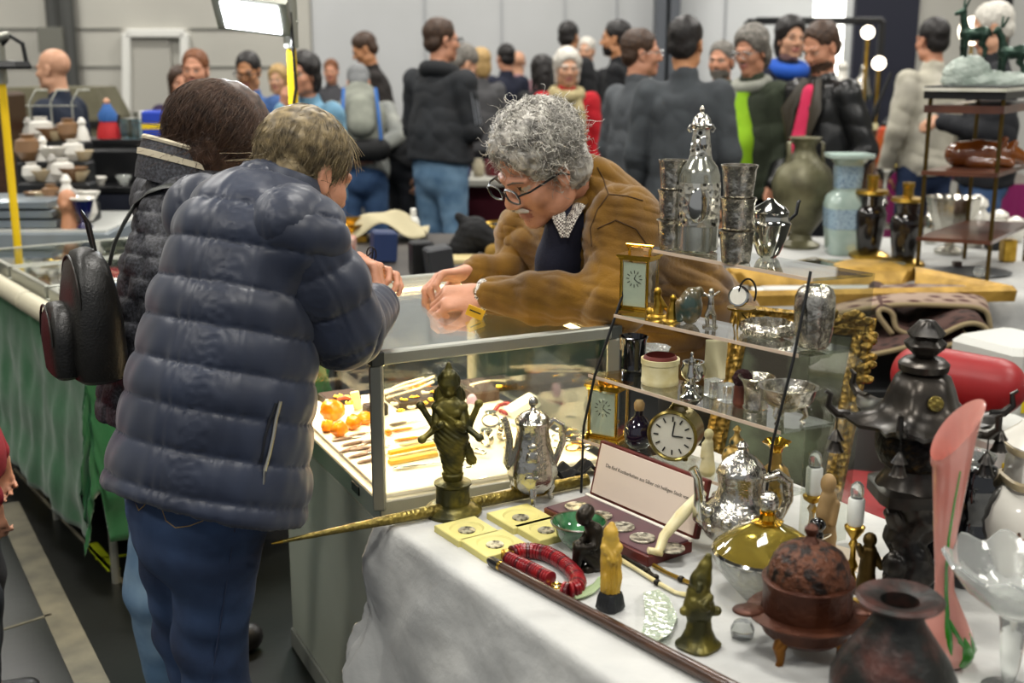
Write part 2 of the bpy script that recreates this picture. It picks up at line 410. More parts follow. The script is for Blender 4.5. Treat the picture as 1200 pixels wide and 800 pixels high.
    for q in 'LR':
        sh = Sdf(ch_h, .02); a = np.array(J['an'+q], float); t = np.array(J['toe'+q], float); a[2] = .05*s; t[2] = .042*s
        sh.cap(a, t, .047*s, .042*s, 0, .02); sh.ell((a*.5+t*.5)-A(0, 0, .025*s), (.055*s, .055*s, .02*s))
        smesh('shoe', sh, mats['shoe'], root, 1, None, loc)
    return root
ARMS = {   # elbow, wrist, hand direction, palm normal (right side; x mirrored) relative to the shoulder, unit body
    'down': ((.06, .0, -.29), (.05, .1, -.55), (0, .1, -1), (-1, .2, 0)),
    'front': ((.04, .02, -.29), (-.1, .24, -.24), (-.7, .7, .1), (0, -.5, -.6)),
    'back': ((.07, -.09, -.28), (-.13, -.17, -.46), (-.8, -.1, -.6), (0, .9, .1)),
    'face': ((.05, .2, -.2), (-.13, .2, .07), (-.3, .0, 1), (-.2, -1, 0)),
    'reach': ((.05, .14, -.24), (-.02, .36, -.24), (0, 1, -.2), (-.2, 0, -1)),
    'pocket': ((.1, -.05, -.28), (.06, .1, -.5), (-.2, .5, -.8), (-1, .2, 0)),
}
PLOG = []
def person(px, py, hp, yaw, label, mats, lean=0, hyaw=0, hpitch=0, hroll=0, arms='down', armL=None, hair='short', fat=1, h=.0075, hk=None, group='visitors at the back of the hall', hem=.06, hairamp=.004, jr=1, D=None, wide=1):
    D = D or min(.27*FPX/hp/CP, 12.4); hd = np.array(at(px, py, D)); y = math.radians(yaw); f = A(-math.sin(y), math.cos(y), 0); r = A(math.cos(y), math.sin(y), 0)
    l = math.radians(lean); cl, sl = math.cos(l), math.sin(l); s = hd[2]/(.9+.08*cl*0+(1.64-.9)*cl); PLOG.append((label[:40], round(D, 2), round(1.76*s, 2)))
    s = float(min(s, 1.08))
    base = hd-f*(.74*s*sl+.03*s); base[2] = 0; leg = hd[2]-.74*cl*s          # pelvis height
    def T(x, yy, z):                                                  # upper body local (z from the pelvis)
        return base+A(0, 0, leg)+r*x*s+f*(yy*cl+z*sl)*s+A(0, 0, 1)*(z*cl-yy*sl)*s
    def Lw(x, yy, z): return base+r*x*s+f*yy*s+A(0, 0, z*leg/.9)
    J = dict(s=s, bf=f*cl-A(0, 0, sl), pel=T(0, 0, .02), chest=T(0, 0, .4), neck=T(0, .0, .585), hem=hem)
    J['head'] = hd
    hy = y+math.radians(hyaw); hf = V((-math.sin(hy), math.cos(hy), 0)); R = frame(hf)
    R = R @ Matrix.Rotation(math.radians(hpitch), 3, 'X') @ Matrix.Rotation(math.radians(hroll), 3, 'Y'); J['R'] = R
    for q, sg in (('L', -1), ('R', 1)):
        e, w, d, n = ARMS[(armL if q == 'L' and armL else arms)]; o = A(.175*wide*sg, 0, .5)
        mm = lambda v: A(v[0]*sg, v[1], v[2])
        Dv = lambda v: r*v[0]+f*(v[1]*cl+v[2]*sl)+A(0, 0, 1)*(v[2]*cl-v[1]*sl)
        J['sh'+q] = T(*o); J['el'+q] = T(*(o+mm(e))); J['wr'+q] = T(*(o+mm(w))); J['hd'+q] = Dv(mm(d)); J['hn'+q] = Dv(mm(n))
        J['hip'+q] = Lw(.085*sg, 0, .88); J['kn'+q] = Lw(.1*sg, .02, .48); J['an'+q] = Lw(.105*sg, -.02, .08); J['toe'+q] = Lw(.13*sg, .13, .04)
        J['an'+q][2] = .08*s; J['toe'+q][2] = .04*s
    root = empty('person', V((base[0], base[1], 0)), label, 'person', group)
    figure(root, J, mats, h, fat, hairstyle=hair, hk=hk, hairamp=hairamp, jr=jr)
    root_info[root.name] = (J, T, s, base)
    return root, J, T
root_info = {}
def strands(name, c, R, s, n, mat, parent, loc, flow, length=.06, rad=.0007, seg=6, curl=0, keep=None, seed=1, lift=.0, rx=(.08, .1, .092), cen=(0, -.018, .048), fr=6, jit=.25):
    rg = np.random.default_rng(seed); c = np.array(c, float); R = np.array(R, float); rx = np.array(rx); cen = np.array(cen)
    d = rg.normal(size=(n*3, 3)); d /= np.linalg.norm(d, axis=1)[:, None]; p = cen+d*rx
    if keep is not None: p = p[[keep(q) for q in p]]
    p = p[:n]; n = len(p); pts = [p]; ph = rg.uniform(0, 6.28, n); ln = length*rg.uniform(.6, 1.15, n); wob = rg.normal(size=(n, 3))*jit
    cu = p.copy(); b1 = rg.normal(size=(n, 3)); b1 /= np.linalg.norm(b1, axis=1)[:, None]
    for i in range(seg):
        nr = (cu-cen)/rx**2; nr /= np.linalg.norm(nr, axis=1)[:, None]
        v = flow(cu)+wob; v = v-nr*(v*nr).sum(1)[:, None]*.9; v /= np.maximum(np.linalg.norm(v, axis=1), 1e-6)[:, None]
        v = v+nr*lift*(1-.5*i/seg); cu = cu+v*(ln/seg)[:, None]
        k = np.sqrt((((cu-cen)/rx)**2).sum(1)); k = np.where(k < 1.005, 1.005/k, 1); cu = cen+(cu-cen)*k[:, None]
        q = cu
        if curl:
            b2 = np.cross(v, b1); t = ph+fr*(i+1)/seg
            q = cu+curl*((i+1)/seg)**.5*(np.cos(t)[:, None]*b1+np.sin(t)[:, None]*b2)
            kk = np.sqrt((((q-cen)/rx)**2).sum(1)); q = cen+(q-cen)*np.where(kk < 1.0, 1/kk, 1)[:, None]
        pts.append(q)
    P = np.stack(pts, 1)*s; m = seg+1                                  # n, m, 3
    t = np.gradient(P, axis=1); t /= np.maximum(np.linalg.norm(t, axis=2), 1e-9)[..., None]
    u = np.cross(t, A(.3, .5, .8)); u /= np.maximum(np.linalg.norm(u, axis=2), 1e-9)[..., None]; w = np.cross(t, u)
    rr = rad*np.linspace(1, .35, m)[None, :, None]
    ring = np.stack([P+rr*(u*math.cos(a)+w*math.sin(a)) for a in (0, 2.094, 4.189)], 2)      # n,m,3,3
    vv = (ring.reshape(-1, 3)@R.T)+c-np.array(loc)
    i = np.arange(n)[:, None, None]; j = np.arange(seg)[None, :, None]; k = np.arange(3)[None, None, :]; k2 = (k+1) % 3
    b = (i*m+j)*3; q = np.stack([b+k, b+k2, b+3+k2, b+3+k], -1).reshape(-1, 4)
    me = bpy.data.meshes.new(name); me.vertices.add(len(vv)); me.vertices.foreach_set('co', vv.astype(np.float32).ravel())
    me.loops.add(len(q)*4); me.loops.foreach_set('vertex_index', q.astype(np.int32).ravel()); me.polygons.add(len(q)); me.polygons.foreach_set('loop_start', np.arange(0, len(q)*4, 4, dtype=np.int32))
    me.materials.append(mat); me.update(calc_edges=True); me.polygons.foreach_set('use_smooth', np.ones(len(q), bool))
    o = bpy.data.objects.new(name, me); COL.objects.link(o); o.parent = parent; return o
# ------------------------------------------------------------------ the three people at the glass case
def hit(objs, px, py, off=0.0, default=None):          # point of a built surface seen at a pixel
    bpy.context.view_layer.update(); dg = bpy.context.evaluated_depsgraph_get(); best = None
    d = V(ray(px, py)).normalized(); o = V((0, 0, CAMZ))
    for ob in (objs if isinstance(objs, (list, tuple)) else [objs]):
        mi = ob.matrix_world.inverted(); ok, p, n, i = ob.ray_cast(mi @ o, (mi.to_3x3() @ d).normalized(), depsgraph=dg)
        if ok:
            w = ob.matrix_world @ p
            if best is None or (w-o).length < (best-o).length: best = w; hit.n = (ob.matrix_world.to_3x3() @ n).normalized()
    if best is None: return default
    return best+hit.n*off
def quilt(a, b, sp, amp, seed=0, ph=0, puck=.0028, dim2=None):
    a = np.array(a); ax = np.array(b)-a; ax /= np.linalg.norm(ax)
    def fn(v):
        t = (v-a)@ax/sp+ph+.10*noise3(v, 9, seed); w = np.abs(np.sin(PI*t))**.33
        if dim2 is not None:
            t2 = (v@np.array(dim2[0]))/dim2[1]+.5*np.floor(t)*dim2[2]; w = np.minimum(w, np.abs(np.sin(PI*t2))**.5)
        d = v-a; side = d-np.outer(d@ax, ax); ang = np.arctan2(side@np.cross(ax, A(.2, 1, .3)), side@A(1, .1, 0))
        return amp*(w-.6)+puck*np.sin(ang*46+5*noise3(v, 14, seed+2))*(1-w*.75)+.003*noise3(v, 16, seed+3)+.0022*noise3(v*A(2, 2, .8), 40, seed+4)
    return fn
mNavy = M('navy_puffer_nylon', '#1c2231', .42, c2='#222a3c', scale=6, spec=.45, sheen=.15)
mDen = M('dark_denim', '#121b31', .85, c2='#3f587f', scale=6, bump=.25, bscale=600, lo=.3, hi=.85)
mDenL = M('pale_denim', '#5f7f9d', .85, c2='#86a2b8', scale=8, bump=.2, bscale=500)
mHairB = M('dark_brown_hair', '#2a1c14', .48, c2='#4a3426', scale=50, spec=.4)
mHairBl = M('ash_blond_hair', '#4f4430', .5, c2='#8c7b58', scale=55, spec=.5)
mHairG = M('grey_hair', '#56544f', .5, c2='#a09c92', scale=45, spec=.5)
mHairGs = M('silver_grey_curls', '#6f6c66', .45, c2='#c4c0b6', scale=40, spec=.5)
mQuilt = M('charcoal_quilted_cloth', '#1e1f23', .55, c2='#4a4b52', scale=160, lo=.4, hi=.7, bump=.2, bscale=300)
mCream = M('cream_trim', '#c9bfa6', .7); mBlackL = M('black_leather', '#0f0f0e', .38, bump=.3, bscale=180, c2='#1c1b19', scale=12)
mShoe = M('black_shoe_leather', '#101012', .45)
mSuede = M('tan_suede', '#54390c', .92, c2='#7f5b17', scale=9, bump=.3, bscale=260, sheen=.25, lo=.3, hi=.7, spec=.2)
mZip = M('zip_metal', '#b8b4a8', .3, 1); mStitch = M('tan_stitching', '#a08455', .8)
skA = skin('pale', '#b98a6c', '#c99b80'); skB = skin('ruddy', '#b57f62', '#c58f74'); skC = skin('tan', '#a8744f', '#bb8862')
mBlkPl = M('black_plastic', '#111214', .35)

# ---- woman in the navy puffer
P = at; rt = V((P(238, 575, 2.17).x, 2.2, 0))
w1 = empty('person', rt, 'woman in a navy blue puffer jacket bending over the glass case', 'person')
f1 = V((.7, .71, 0)).normalized(); R1 = frame(f1) @ Matrix.Rotation(math.radians(-22), 3, 'X')
J1 = dict(s=.96, R=R1, bf=V((.62, .74, -.25)), head=P(358, 205, 2.42), neck=P(318, 245, 2.36), chest=P(285, 340, 2.29), pel=P(240, 540, 2.19),
    shR=P(356, 278, 2.23), shL=P(250, 262, 2.45), elR=P(402, 385, 2.27), wrR=P(445, 356, 2.5), elL=P(350, 335, 2.62), wrL=P(405, 324, 2.68),
    hdR=(-.12, .35, .9), hnR=(-.9, .1, .1), hdL=(.85, -.2, .25), hnL=(.1, -.6, -.55), cuR=(.8, .9, .6), cuL=(.5, .9, .6),
    hipR=P(258, 600, 2.16), hipL=P(205, 592, 2.28), knR=P(246, 745, 2.27), knL=P(222, 735, 2.42), anR=V((-.6, 2.3, .08)), anL=V((-.66, 2.46, .08)), toeR=V((-.5, 2.4, .04)), toeL=V((-.58, 2.57, .04)))
figure(w1, J1, dict(skin=skB, hair=mHairBl, jacket=mNavy, trousers=mDen, shoe=mShoe), .0052, hairstyle='short', jack=False, hk=dict(), hairamp=.003, hs=1.0, cloth_h=.0075)
hem, c1, c2, c3 = [A(*q) for q in (P(243, 568, 2.2), P(258, 460, 2.23), P(275, 370, 2.27), P(296, 292, 2.32))]
jd = Sdf(.0062, .03); fl1 = ((.62, .74, -.25), .84); ax1 = (c3-hem)/np.linalg.norm(c3-hem)
jd.chain([hem-ax1*.06, hem, c1, c2, c3], [.205, .203, .188, .172, .145], 0, .05, fl1)
jd.cap(c3, J1['shR'], .14, .085, 0, .05); jd.cap(c3, J1['shL'], .14, .08, 0, .05); jd.cap(c3, P(316, 240, 2.36), .12, .08, 0, .05)
jd.ell(hem-ax1*.53, .53, None, 0, .012, '-')
jk1 = smesh('jacket', jd, mNavy, w1, 2, quilt(hem, c3, .078, .0125, 2), rt)
for q in 'RL':
    sd = Sdf(.006, .02); s_, e_, w_ = [A(*J1[k+q]) for k in ('sh', 'el', 'wr')]; w_ = w_-.03*(w_-e_)/np.linalg.norm(w_-e_)
    sd.chain([s_+A(-.02, .0, .02), s_*.45+e_*.55, e_], [.081, .08, .075], 0, .03); sd.chain([e_, w_], [.074, .05], 0, .03)
    fa, fb = quilt(s_, e_, .085, .008, 4, .3), quilt(e_, w_, .075, .007, 5, .2)
    def fsl(v, s_=s_, e_=e_, w_=w_, fa=fa, fb=fb):
        da = np.linalg.norm(v-(s_+e_)/2, axis=1); db = np.linalg.norm(v-(e_+w_)/2, axis=1); return np.where(da < db, fa(v), fb(v))
    o = smesh('sleeve', sd, mNavy, w1, 2, fsl, rt)
    if q == 'R': slv1 = o
cb = MB(); cc = V(P(330, 222, 2.38))-rt; cu = V((.25, .3, .92)).normalized(); cR = frame(V((.62, .74, -.2)), cu)
cb.loft([[cc+cR @ V(((r_)*math.cos(a), r_*.95*math.sin(a), z-.016*math.sin(a))) for a in [2*PI*i/28 for i in range(28)]] for r_, z in ((.098, -.05), (.094, -.02), (.088, .02), (.083, .03), (.076, .022), (.078, -.03))], 0, False, False)
cb.build('collar', mNavy, w1)
zp = [hit([jk1], x, y, .004, P(x, y, 2.1)) for x, y in ((327, 470), (322, 490), (319, 510), (315, 530), (309, 552))]
zb = MB(); zb.tube([V(p)-rt for p in zp], .0035, 6); zb.build('pocket_zip', mZip, w1)
zb = MB(); zb.tube([V(zp[-1])-rt, V(zp[-1])-rt+V((-.002, -.004, -.024))], [.005, .004], 6, flat=.5); zb.build('zip_pull', mZip, w1)
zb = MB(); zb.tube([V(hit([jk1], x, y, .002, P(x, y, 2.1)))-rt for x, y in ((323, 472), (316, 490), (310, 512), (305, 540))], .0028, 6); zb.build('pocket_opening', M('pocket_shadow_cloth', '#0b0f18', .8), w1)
tr1 = [o for o in w1.children if o.name.startswith('trousers')][0]
def stitch(name, obj, pts, parent, rt, mat, r=.0012):
    b = MB(); b.tube([V(hit([obj], x, y, .0008, P(x, y, 2.12)))-rt for x, y in pts], r, 5); return b.build(name, mat, parent)
stitch('back_pocket', tr1, [(186, 567), (188, 590), (195, 610), (206, 618), (222, 616), (238, 610), (243, 590), (247, 566)], w1, rt, mStitch)
stitch('back_pocket', tr1, [(151, 562), (155, 578), (163, 598), (170, 592), (175, 580)], w1, rt, mStitch)
stitch('side_seam', tr1, [(278, 602), (275, 620), (270, 650), (264, 690), (258, 730), (252, 770), (248, 798)], w1, rt, M('faded_seam', '#27334d', .8), .0018)
R1n = np.array(R1)
strands('hair_strands', J1['head'], R1, .96, 3800, mHairBl, w1, rt, lambda p: np.stack([p[:, 0]*.8, .16-p[:, 1]*1.0-.35, -.75-p[:, 2]*2], 1), .075, .0009, 6, keep=lambda q: not (q[1] > .058 and q[2] < .105) and q[2] > -.055 and not (abs(q[0]) > .06 and q[2] < .0 and q[1] > -.035), lift=.13, seed=3, jit=.28)
strands('fringe', J1['head'], R1, .96, 260, M('pale_hair_tips', '#a5946f', .5), w1, rt, lambda p: np.stack([p[:, 0]*4, .9+0*p[:, 1], -.5-0*p[:, 2]], 1), .07, .0008, 6, keep=lambda q: q[1] > .035 and q[2] > .085, lift=.35, seed=4, jit=.4)
gl1 = empty('reading_glasses', P(436, 322, 2.56), 'dark framed folded spectacles held up in the hands of the woman in navy', 'glasses')
b = MB()
for zz in (0, .032):
    b.tube([V((.010*math.cos(a), -.004*math.sin(a), zz+.014+.016*math.sin(a))) for a in [2*PI*i/16 for i in range(16)]], .0016, 5, closed=True)
b.build('frame', mBlkPl, gl1); b = MB()
b.tube([(0, 0, .05), (-.02, -.01, .03), (-.045, -.012, .0)], .0018, 6); b.tube([(.004, 0, .06), (.0, -.012, .02), (-.01, -.015, -.03)], .0016, 6); b.build('temple', mBlkPl, gl1)
# ---- woman in the charcoal quilted jacket
rt = V((P(200, 500, 2.68).x, 2.7, 0)); w2 = empty('person', rt, 'woman with a brown bob in a charcoal quilted jacket with cream collar piping', 'person')
R2 = frame((.8, .58, 0)) @ Matrix.Rotation(math.radians(-32), 3, 'X')
J2 = dict(s=.97, R=R2, bf=V((.8, .55, -.25)), head=P(262, 172, 2.86), neck=P(222, 205, 2.82), chest=P(212, 300, 2.78), pel=P(203, 470, 2.72),
    shR=P(262, 262, 2.68), shL=P(195, 235, 3.0), elR=P(300, 350, 2.8), wrR=P(372, 345, 2.98), elL=P(255, 320, 3.12), wrL=P(372, 322, 3.08), hdR=(.9, .3, .1), hnR=(0, .2, -1), hdL=(.9, .1, .1), hnL=(0, -.2, -1),
    hipR=P(206, 530, 2.7), hipL=P(186, 515, 2.84), knR=P(182, 690, 2.76), knL=P(190, 672, 2.92), anR=V((-.9, 2.86, .08)), anL=V((-.86, 3.05, .08)), toeR=V((-.79, 2.92, .04)), toeL=V((-.75, 3.12, .04)))
figure(w2, J2, dict(skin=skA, hair=mHairB, jacket=mQuilt, trousers=mDenL, shoe=mShoe), .0068, hairstyle='bobnear', jack=False, hairamp=.004, hs=1.0, cloth_h=.009)
hem2, d1, d2, d3 = [A(*q) for q in (P(200, 478, 2.72), P(212, 400, 2.74), P(222, 320, 2.76), P(232, 262, 2.8))]
jd = Sdf(.0065, .03); jd.chain([hem2-A(0, 0, .05), hem2, d1, d2, d3], [.185, .18, .178, .168, .13], 0, .05, ((.8, .55, -.25), .85)); ax2 = (d3-hem2)/np.linalg.norm(d3-hem2)
jd.cap(d3, J2['shR'], .13, .085, 0, .04); jd.cap(d3, J2['shL'], .13, .085, 0, .04); jd.ell(hem2-ax2*.52, .5, None, 0, .012, '-')
jk2 = smesh('jacket', jd, mQuilt, w2, 2, quilt(hem2, d3, .05, .012, 7, puck=.001, dim2=((.55, -.8, 0), .085, 1)), rt)
for q in 'RL':
    sd = Sdf(.008, .02); sd.chain([J2['sh'+q], J2['el'+q], J2['wr'+q]], [.088, .075, .052], 0, .03); smesh('sleeve', sd, mQuilt, w2, 2, quilt(J2['sh'+q], J2['el'+q], .05, .007, 8, puck=.001), rt)
cc = V(P(216, 196, 2.83))-rt; cR = frame(V((.8, .55, -.1)), V((.3, .2, .93)))
for nm, prof, mt in (('collar', ((.112, -.05), (.11, -.02), (.1, .03), (.094, .043), (.088, .04), (.09, -.03)), mQuilt), ('collar_piping', ((.0985, .04), (.099, .046), (.094, .05), (.09, .046)), mCream), ('collar_stripe', ((.1085, .004), (.1075, .018), (.103, .018), (.104, .004)), mCream)):
    b = MB(); b.loft([[cc+cR @ V((r_*math.cos(a), r_*1.0*math.sin(a), z-.022*math.sin(a))) for a in [2*PI*i/32 for i in range(32)]] for r_, z in prof], 0, False, False); b.build(nm, mt, w2)
strands('hair_strands', J2['head'], R2, .97, 3600, mHairB, w2, rt, lambda p: np.stack([p[:, 0]*2.2, -.25-p[:, 1]*1.0, -.9-p[:, 2]*2.5], 1), .12, .0010, 6, keep=lambda q: not (q[1] > .06 and q[2] < .09) and q[2] > -.04, rx=(.103, .132, .108), cen=(0, -.026, .04), lift=.05, seed=5, jit=.22)
strands('hair_highlights', J2['head'], R2, .975, 700, M('brown_highlights', '#4d3726', .5), w2, rt, lambda p: np.stack([p[:, 0]*2.2, -.25-p[:, 1]*1.0, -.9-p[:, 2]*2.5], 1), .13, .0010, 6, keep=lambda q: not (q[1] > .06 and q[2] < .09) and q[2] > .0, rx=(.103, .132, .108), cen=(0, -.026, .04), lift=.05, seed=6, jit=.22)
# ---- black leather backpack
bp = empty('backpack', P(112, 440, 2.55), 'small black leather backpack worn over the charcoal quilted jacket', 'backpack'); bR = frame((.86, .5, 0))
def bpl(x, y, z): return bR @ V((x, y, z))
b = MB(); rings = []
for z, w, d in ((0, .085, .042), (.012, .108, .055), (.06, .118, .062), (.14, .116, .058), (.2, .106, .05), (.25, .085, .04), (.275, .055, .028), (.285, .02, .01)):
    rings.append([bpl(w*np.sign(math.cos(a))*abs(math.cos(a))**.6, d*np.sign(math.sin(a))*abs(math.sin(a))**.6-.0, z) for a in [2*PI*i/28 for i in range(28)]])
b.loft(rings); b.build('main_bag', mBlackL, bp); b = MB(); rings = []
for z, w, d in ((.012, .06, .02), (.022, .08, .03), (.09, .085, .034), (.14, .075, .03), (.165, .05, .02), (.172, .02, .01)):
    rings.append([bpl(w*np.sign(math.cos(a))*abs(math.cos(a))**.6, -.066+d*np.sign(math.sin(a))*abs(math.sin(a))**.6, z) for a in [2*PI*i/24 for i in range(24)]])
b.loft(rings); b.build('front_pocket', mBlackL, bp)
b = MB(); b.tube([bpl(.1*math.cos(t), -.036, .17+.1*math.sin(t)) for t in [PI*i/16 for i in range(17)]], .003, 6); b.tube([bpl(.07*math.cos(t), -.094, .09+.078*math.sin(t)) for t in [PI*i/16 for i in range(17)]], .0028, 6); b.build('zip', M('dark_zip', '#2a2926', .4, .6), bp)
b = MB(); b.tube([bpl(-.018, .02, .27), bpl(-.02, .01, .34), bpl(0, .0, .36), bpl(.02, .01, .34), bpl(.018, .02, .27)], .008, 8, flat=.35); b.build('carry_handle', mBlackL, bp)
sp = [hit([jk2], x, y, .006, P(x, y, 2.66)) for x, y in ((128, 310), (134, 285), (145, 262), (160, 242), (178, 226), (196, 219), (212, 218))]
b = MB(); b.tube([V(q)-V(bp.location) for q in sp], .012, 8, flat=.3, up=(0, 0, 1)); b.build('shoulder_strap', M('grey_strap_leather', '#3d3f3c', .45), bp)
# ---- dealer in the tan suede jacket
rt = V((P(815, 395, 3.2).x, 3.22, 0)); w3 = empty('person', rt, 'grey curly haired dealer in glasses and brown suede jacket leaning on the glass case', 'person')
R3 = frame((-.84, -.54, 0)) @ Matrix.Rotation(math.radians(-30), 3, 'X') @ Matrix.Rotation(math.radians(-4), 3, 'Y')
J3 = dict(s=1.04, R=R3, bf=V((-.8, -.45, -.5)), head=P(632, 198, 2.86), neck=P(688, 222, 2.98), chest=P(712, 300, 3.02), pel=P(815, 392, 3.36),
    shL=P(733, 262, 2.86), shR=P(622, 280, 3.16), elL=P(724, 352, 2.74), wrL=P(567, 346, 2.86), elR=P(628, 332, 3.16), wrR=P(556, 319, 3.04),
    hdL=(-.95, -.12, -.05), hnL=(.1, .55, -.8), hdR=(-.95, -.25, -.05), hnR=(.05, -.3, -.9), cuL=(.75, .95, .6), cuR=(.7, .9, .6), hsz=1.05,
    hipL=V((.6, 3.27, .86)), hipR=V((.52, 3.45, .86)), knL=V((.62, 3.29, .47)), knR=V((.54, 3.49, .47)), anL=V((.68, 3.35, .08)), anR=V((.6, 3.55, .08)), toeL=V((.54, 3.27, .04)), toeR=V((.46, 3.47, .04)))
figure(w3, J3, dict(skin=skB, hair=mHairGs, brow=M('dark_grey_brow', '#6b5a4a', .7), jacket=mSuede, trousers=M('black_trousers', '#131418', .8), shoe=mShoe), .0052, hairstyle='thick', jack=False, hk=dict(stache=False, nose=1.15, brows=False), hairamp=.006, hs=.98, cloth_h=.011)
jd = Sdf(.006, .03); q0, q1, q2 = [A(*q) for q in (P(815, 390, 3.36), P(765, 335, 3.2), P(712, 285, 3.02))]
jd.chain([q0+(q0-q1)*.5, q0, q1, q2], [.2, .2, .2, .165], 0, .05, ((-.8, -.45, -.5), .86)); jd.cap(q2, J3['shL'], .15, .092, 0, .05); jd.cap(q2, J3['shR'], .15, .09, 0, .05); jd.cap(q2, P(690, 222, 2.98), .13, .088, 0, .04)
def folds(seed, a):
    def fn(v):
        q = v@np.array(((.9, -.3, .3), (.3, .9, .2), (-.35, -.1, .93)))*A(.22, .5, 1.3)
        return a*(np.abs(noise3(q, 27, seed))**.55-.45)*1.2+a*.6*(np.abs(noise3(q*A(1.3, 1, 1), 52, seed+1))**.55-.45)
    return fn
jk3 = smesh('jacket', jd, mSuede, w3, 2, folds(3, .019), rt)
for q in 'LR':
    sd = Sdf(.006, .02); s_, e_, w_ = [A(*J3[k+q]) for k in ('sh', 'el', 'wr')]; w_ = w_+.02*(e_-w_)/np.linalg.norm(w_-e_)
    sd.chain([s_, e_], [.096, .076], 0, .03); sd.chain([e_, e_*.4+w_*.6, w_], [.074, .062, .05], 0, .03)
    ax = (w_-e_)/np.linalg.norm(w_-e_)
    smesh('sleeve', sd, mSuede, w3, 2, lambda v, e_=e_, ax=ax: .006*np.sin((v-e_)@ax*75+6*noise3(v, 9, 11))*np.exp(-((v-e_)@ax-.06)**2/.02)+folds(5, .013)(v), rt)
    b = MB(); b.tube([V(w_)-rt-V(ax)*.01, V(w_)-rt+V(ax)*.012, V(w_)-rt+V(ax)*.028], [.040, .043, .040], 20); b.build('shirt_cuff', M('check_shirt', '#e2ded2', .8, c2='#4a3a36', kind='checker', scale=230), w3)
for pts in (((700, 196), (708, 212), (713, 228), (735, 230), (756, 236)), ((713, 228), (700, 246), (692, 268), (694, 292)), ((700, 268), (722, 258), (745, 268), (760, 290))):
    pts = [(pts[i][0]+(pts[i+1][0]-pts[i][0])*t/7, pts[i][1]+(pts[i+1][1]-pts[i][1])*t/7) for i in range(len(pts)-1) for t in range(7)]; pz = [hit([o for o in w3.children if o.name.startswith(('jacket', 'sleeve'))], x, y, .0008) for x, y in pts]; b = MB(); b.tube([V(p)-rt for p in pz if p is not None], .0016, 5); b.build('seam', M('suede_seam', '#3a2508', .9), w3)
b = MB(); b.tube([V(w_)-rt for w_ in (P(703, 203, 2.97), P(690, 226, 2.93), P(668, 250, 2.86))], [.03, .034, .024], 10, flat=.5); b.tube([V(w_)-rt for w_ in (P(668, 206, 3.06), P(650, 236, 3.02), P(640, 262, 2.95))], [.03, .034, .024], 10, flat=.5); b.build('collar', mSuede, w3)
sd = Sdf(.006, .015); sd.chain([P(664, 262, 2.88), P(655, 305, 2.9), P(652, 345, 2.92)], [.05, .055, .06], 0, .02); smesh('sweater', sd, M('navy_knit', '#15182a', .9, bump=.3, bscale=200), w3, 2, None, rt)
b = MB()
for x0, x1 in ((675, 664), (650, 660)):
    b.tube([V(p)-rt for p in (P(x0+4, 240, 2.86), P((x0+x1)/2, 256, 2.83), P(x1, 278, 2.82))], [.018, .016, .005], 8, flat=.4)
b.build('shirt_collar', MATS['check_shirt'], w3)
glasses(J3['head'], R3, 1.02, mBlkPl, w3, rt, .0026)
b = MB(); hc = V(J3['head'])
for x in (1, -1): b.tube([hc+R3 @ V(q)-rt for q in ((.004*x, .103, -.048), (.016*x, .1, -.05), (.03*x, .088, -.058))], [.007, .0075, .003], 7)
for x in (1, -1):
    pass
b.build('moustache', M('grey_moustache', '#b9b0a2', .8, bump=.6, bscale=300), w3)
b = MB()
for x in (1, -1): b2 = MB(); b2.tube([hc+R3 @ V(q)-rt for q in ((.015*x, .102, .024), (.034*x, .098, .030), (.055*x, .082, .024))], [.003, .0042, .002], 6, flat=.6); b2.build('eyebrow', M('grey_brow', '#57493c', .8), w3)
kp = lambda q: not (q[1] > .05 and q[2] < .085) and q[2] > -.05 and not (abs(q[0]) > .06 and q[2] < .005 and q[1] > -.04)
for k, (mt, nn, ln, cu) in enumerate(((mHairGs, 2300, .06, .0085), (mHairG, 1500, .05, .008), (M('white_curls', '#d6d2c8', .4), 900, .06, .009))):
    strands('curl_strands', J3['head'], R3, 1.0, nn, mt, w3, rt, lambda p: np.stack([p[:, 0]*6, -.3-p[:, 1]*3, -.2-p[:, 2]*1.5], 1), ln, .0012, 9, curl=cu, keep=kp, rx=(.094, .114, .098), cen=(0, -.02, .062), lift=.05, seed=11+k, fr=9, jit=.6)
b = MB(); p = P(557, 366, 2.755); b.box((0, 0, 0), (.042, .004, .026), 0, rotm('Y', .4)); b.box((0, -.003, .002), (.028, .001, .003), 1, rotm('Y', .4)); o = b.build('price_tag', [M('yellow_card', '#d8a516', .6), mBlkPl], None, loc=p); tag(o, 'small yellow price tag hanging at the wrist of the dealer', 'tag')
# ------------------------------------------------------------------ hall
def struct(b, name, m, smooth=False): return tag(b.build(name, m, None, smooth), kind='structure')
mFloor = M('dark_hall_floor', '#0c0d0b', .36, c2='#191b17', scale=2.2, lo=.3, hi=.8, bump=.1, bscale=30, detail=8, spec=.5)
mWall = M('pale_hall_wall', '#aeb0b0', .6, c2='#b8babb', scale=.6, bump=.05, bscale=40)
mWallB = M('beige_hall_wall', '#a8a69e', .6, c2='#b2b0a7', scale=.8)
mAlu = M('brushed_aluminium', '#9b9c92', .38, .75, bump=.06, bscale=300); mAluD = M('dark_end_cap', '#3f423f', .45, .3)
mWhite = M('white_paint', '#d8d8d2', .5); mDark = M('dark_steel', '#1a1b1c', .45, .3); mNavyP = M('navy_board', '#151829', .6)
mYel = M('yellow_pole_paint', '#e3bd12', .4); mGlass = pane('clear_glass', '#f2f7f4', 1.15)
b = MB(); b.box((0, 5, -.05), (20, 18.4, .1)); struct(b, 'floor', mFloor)
b = MB(); b.box((3.9, 13.6, 3), (12.2, .2, 6.2)); struct(b, 'wall_back', mWall)
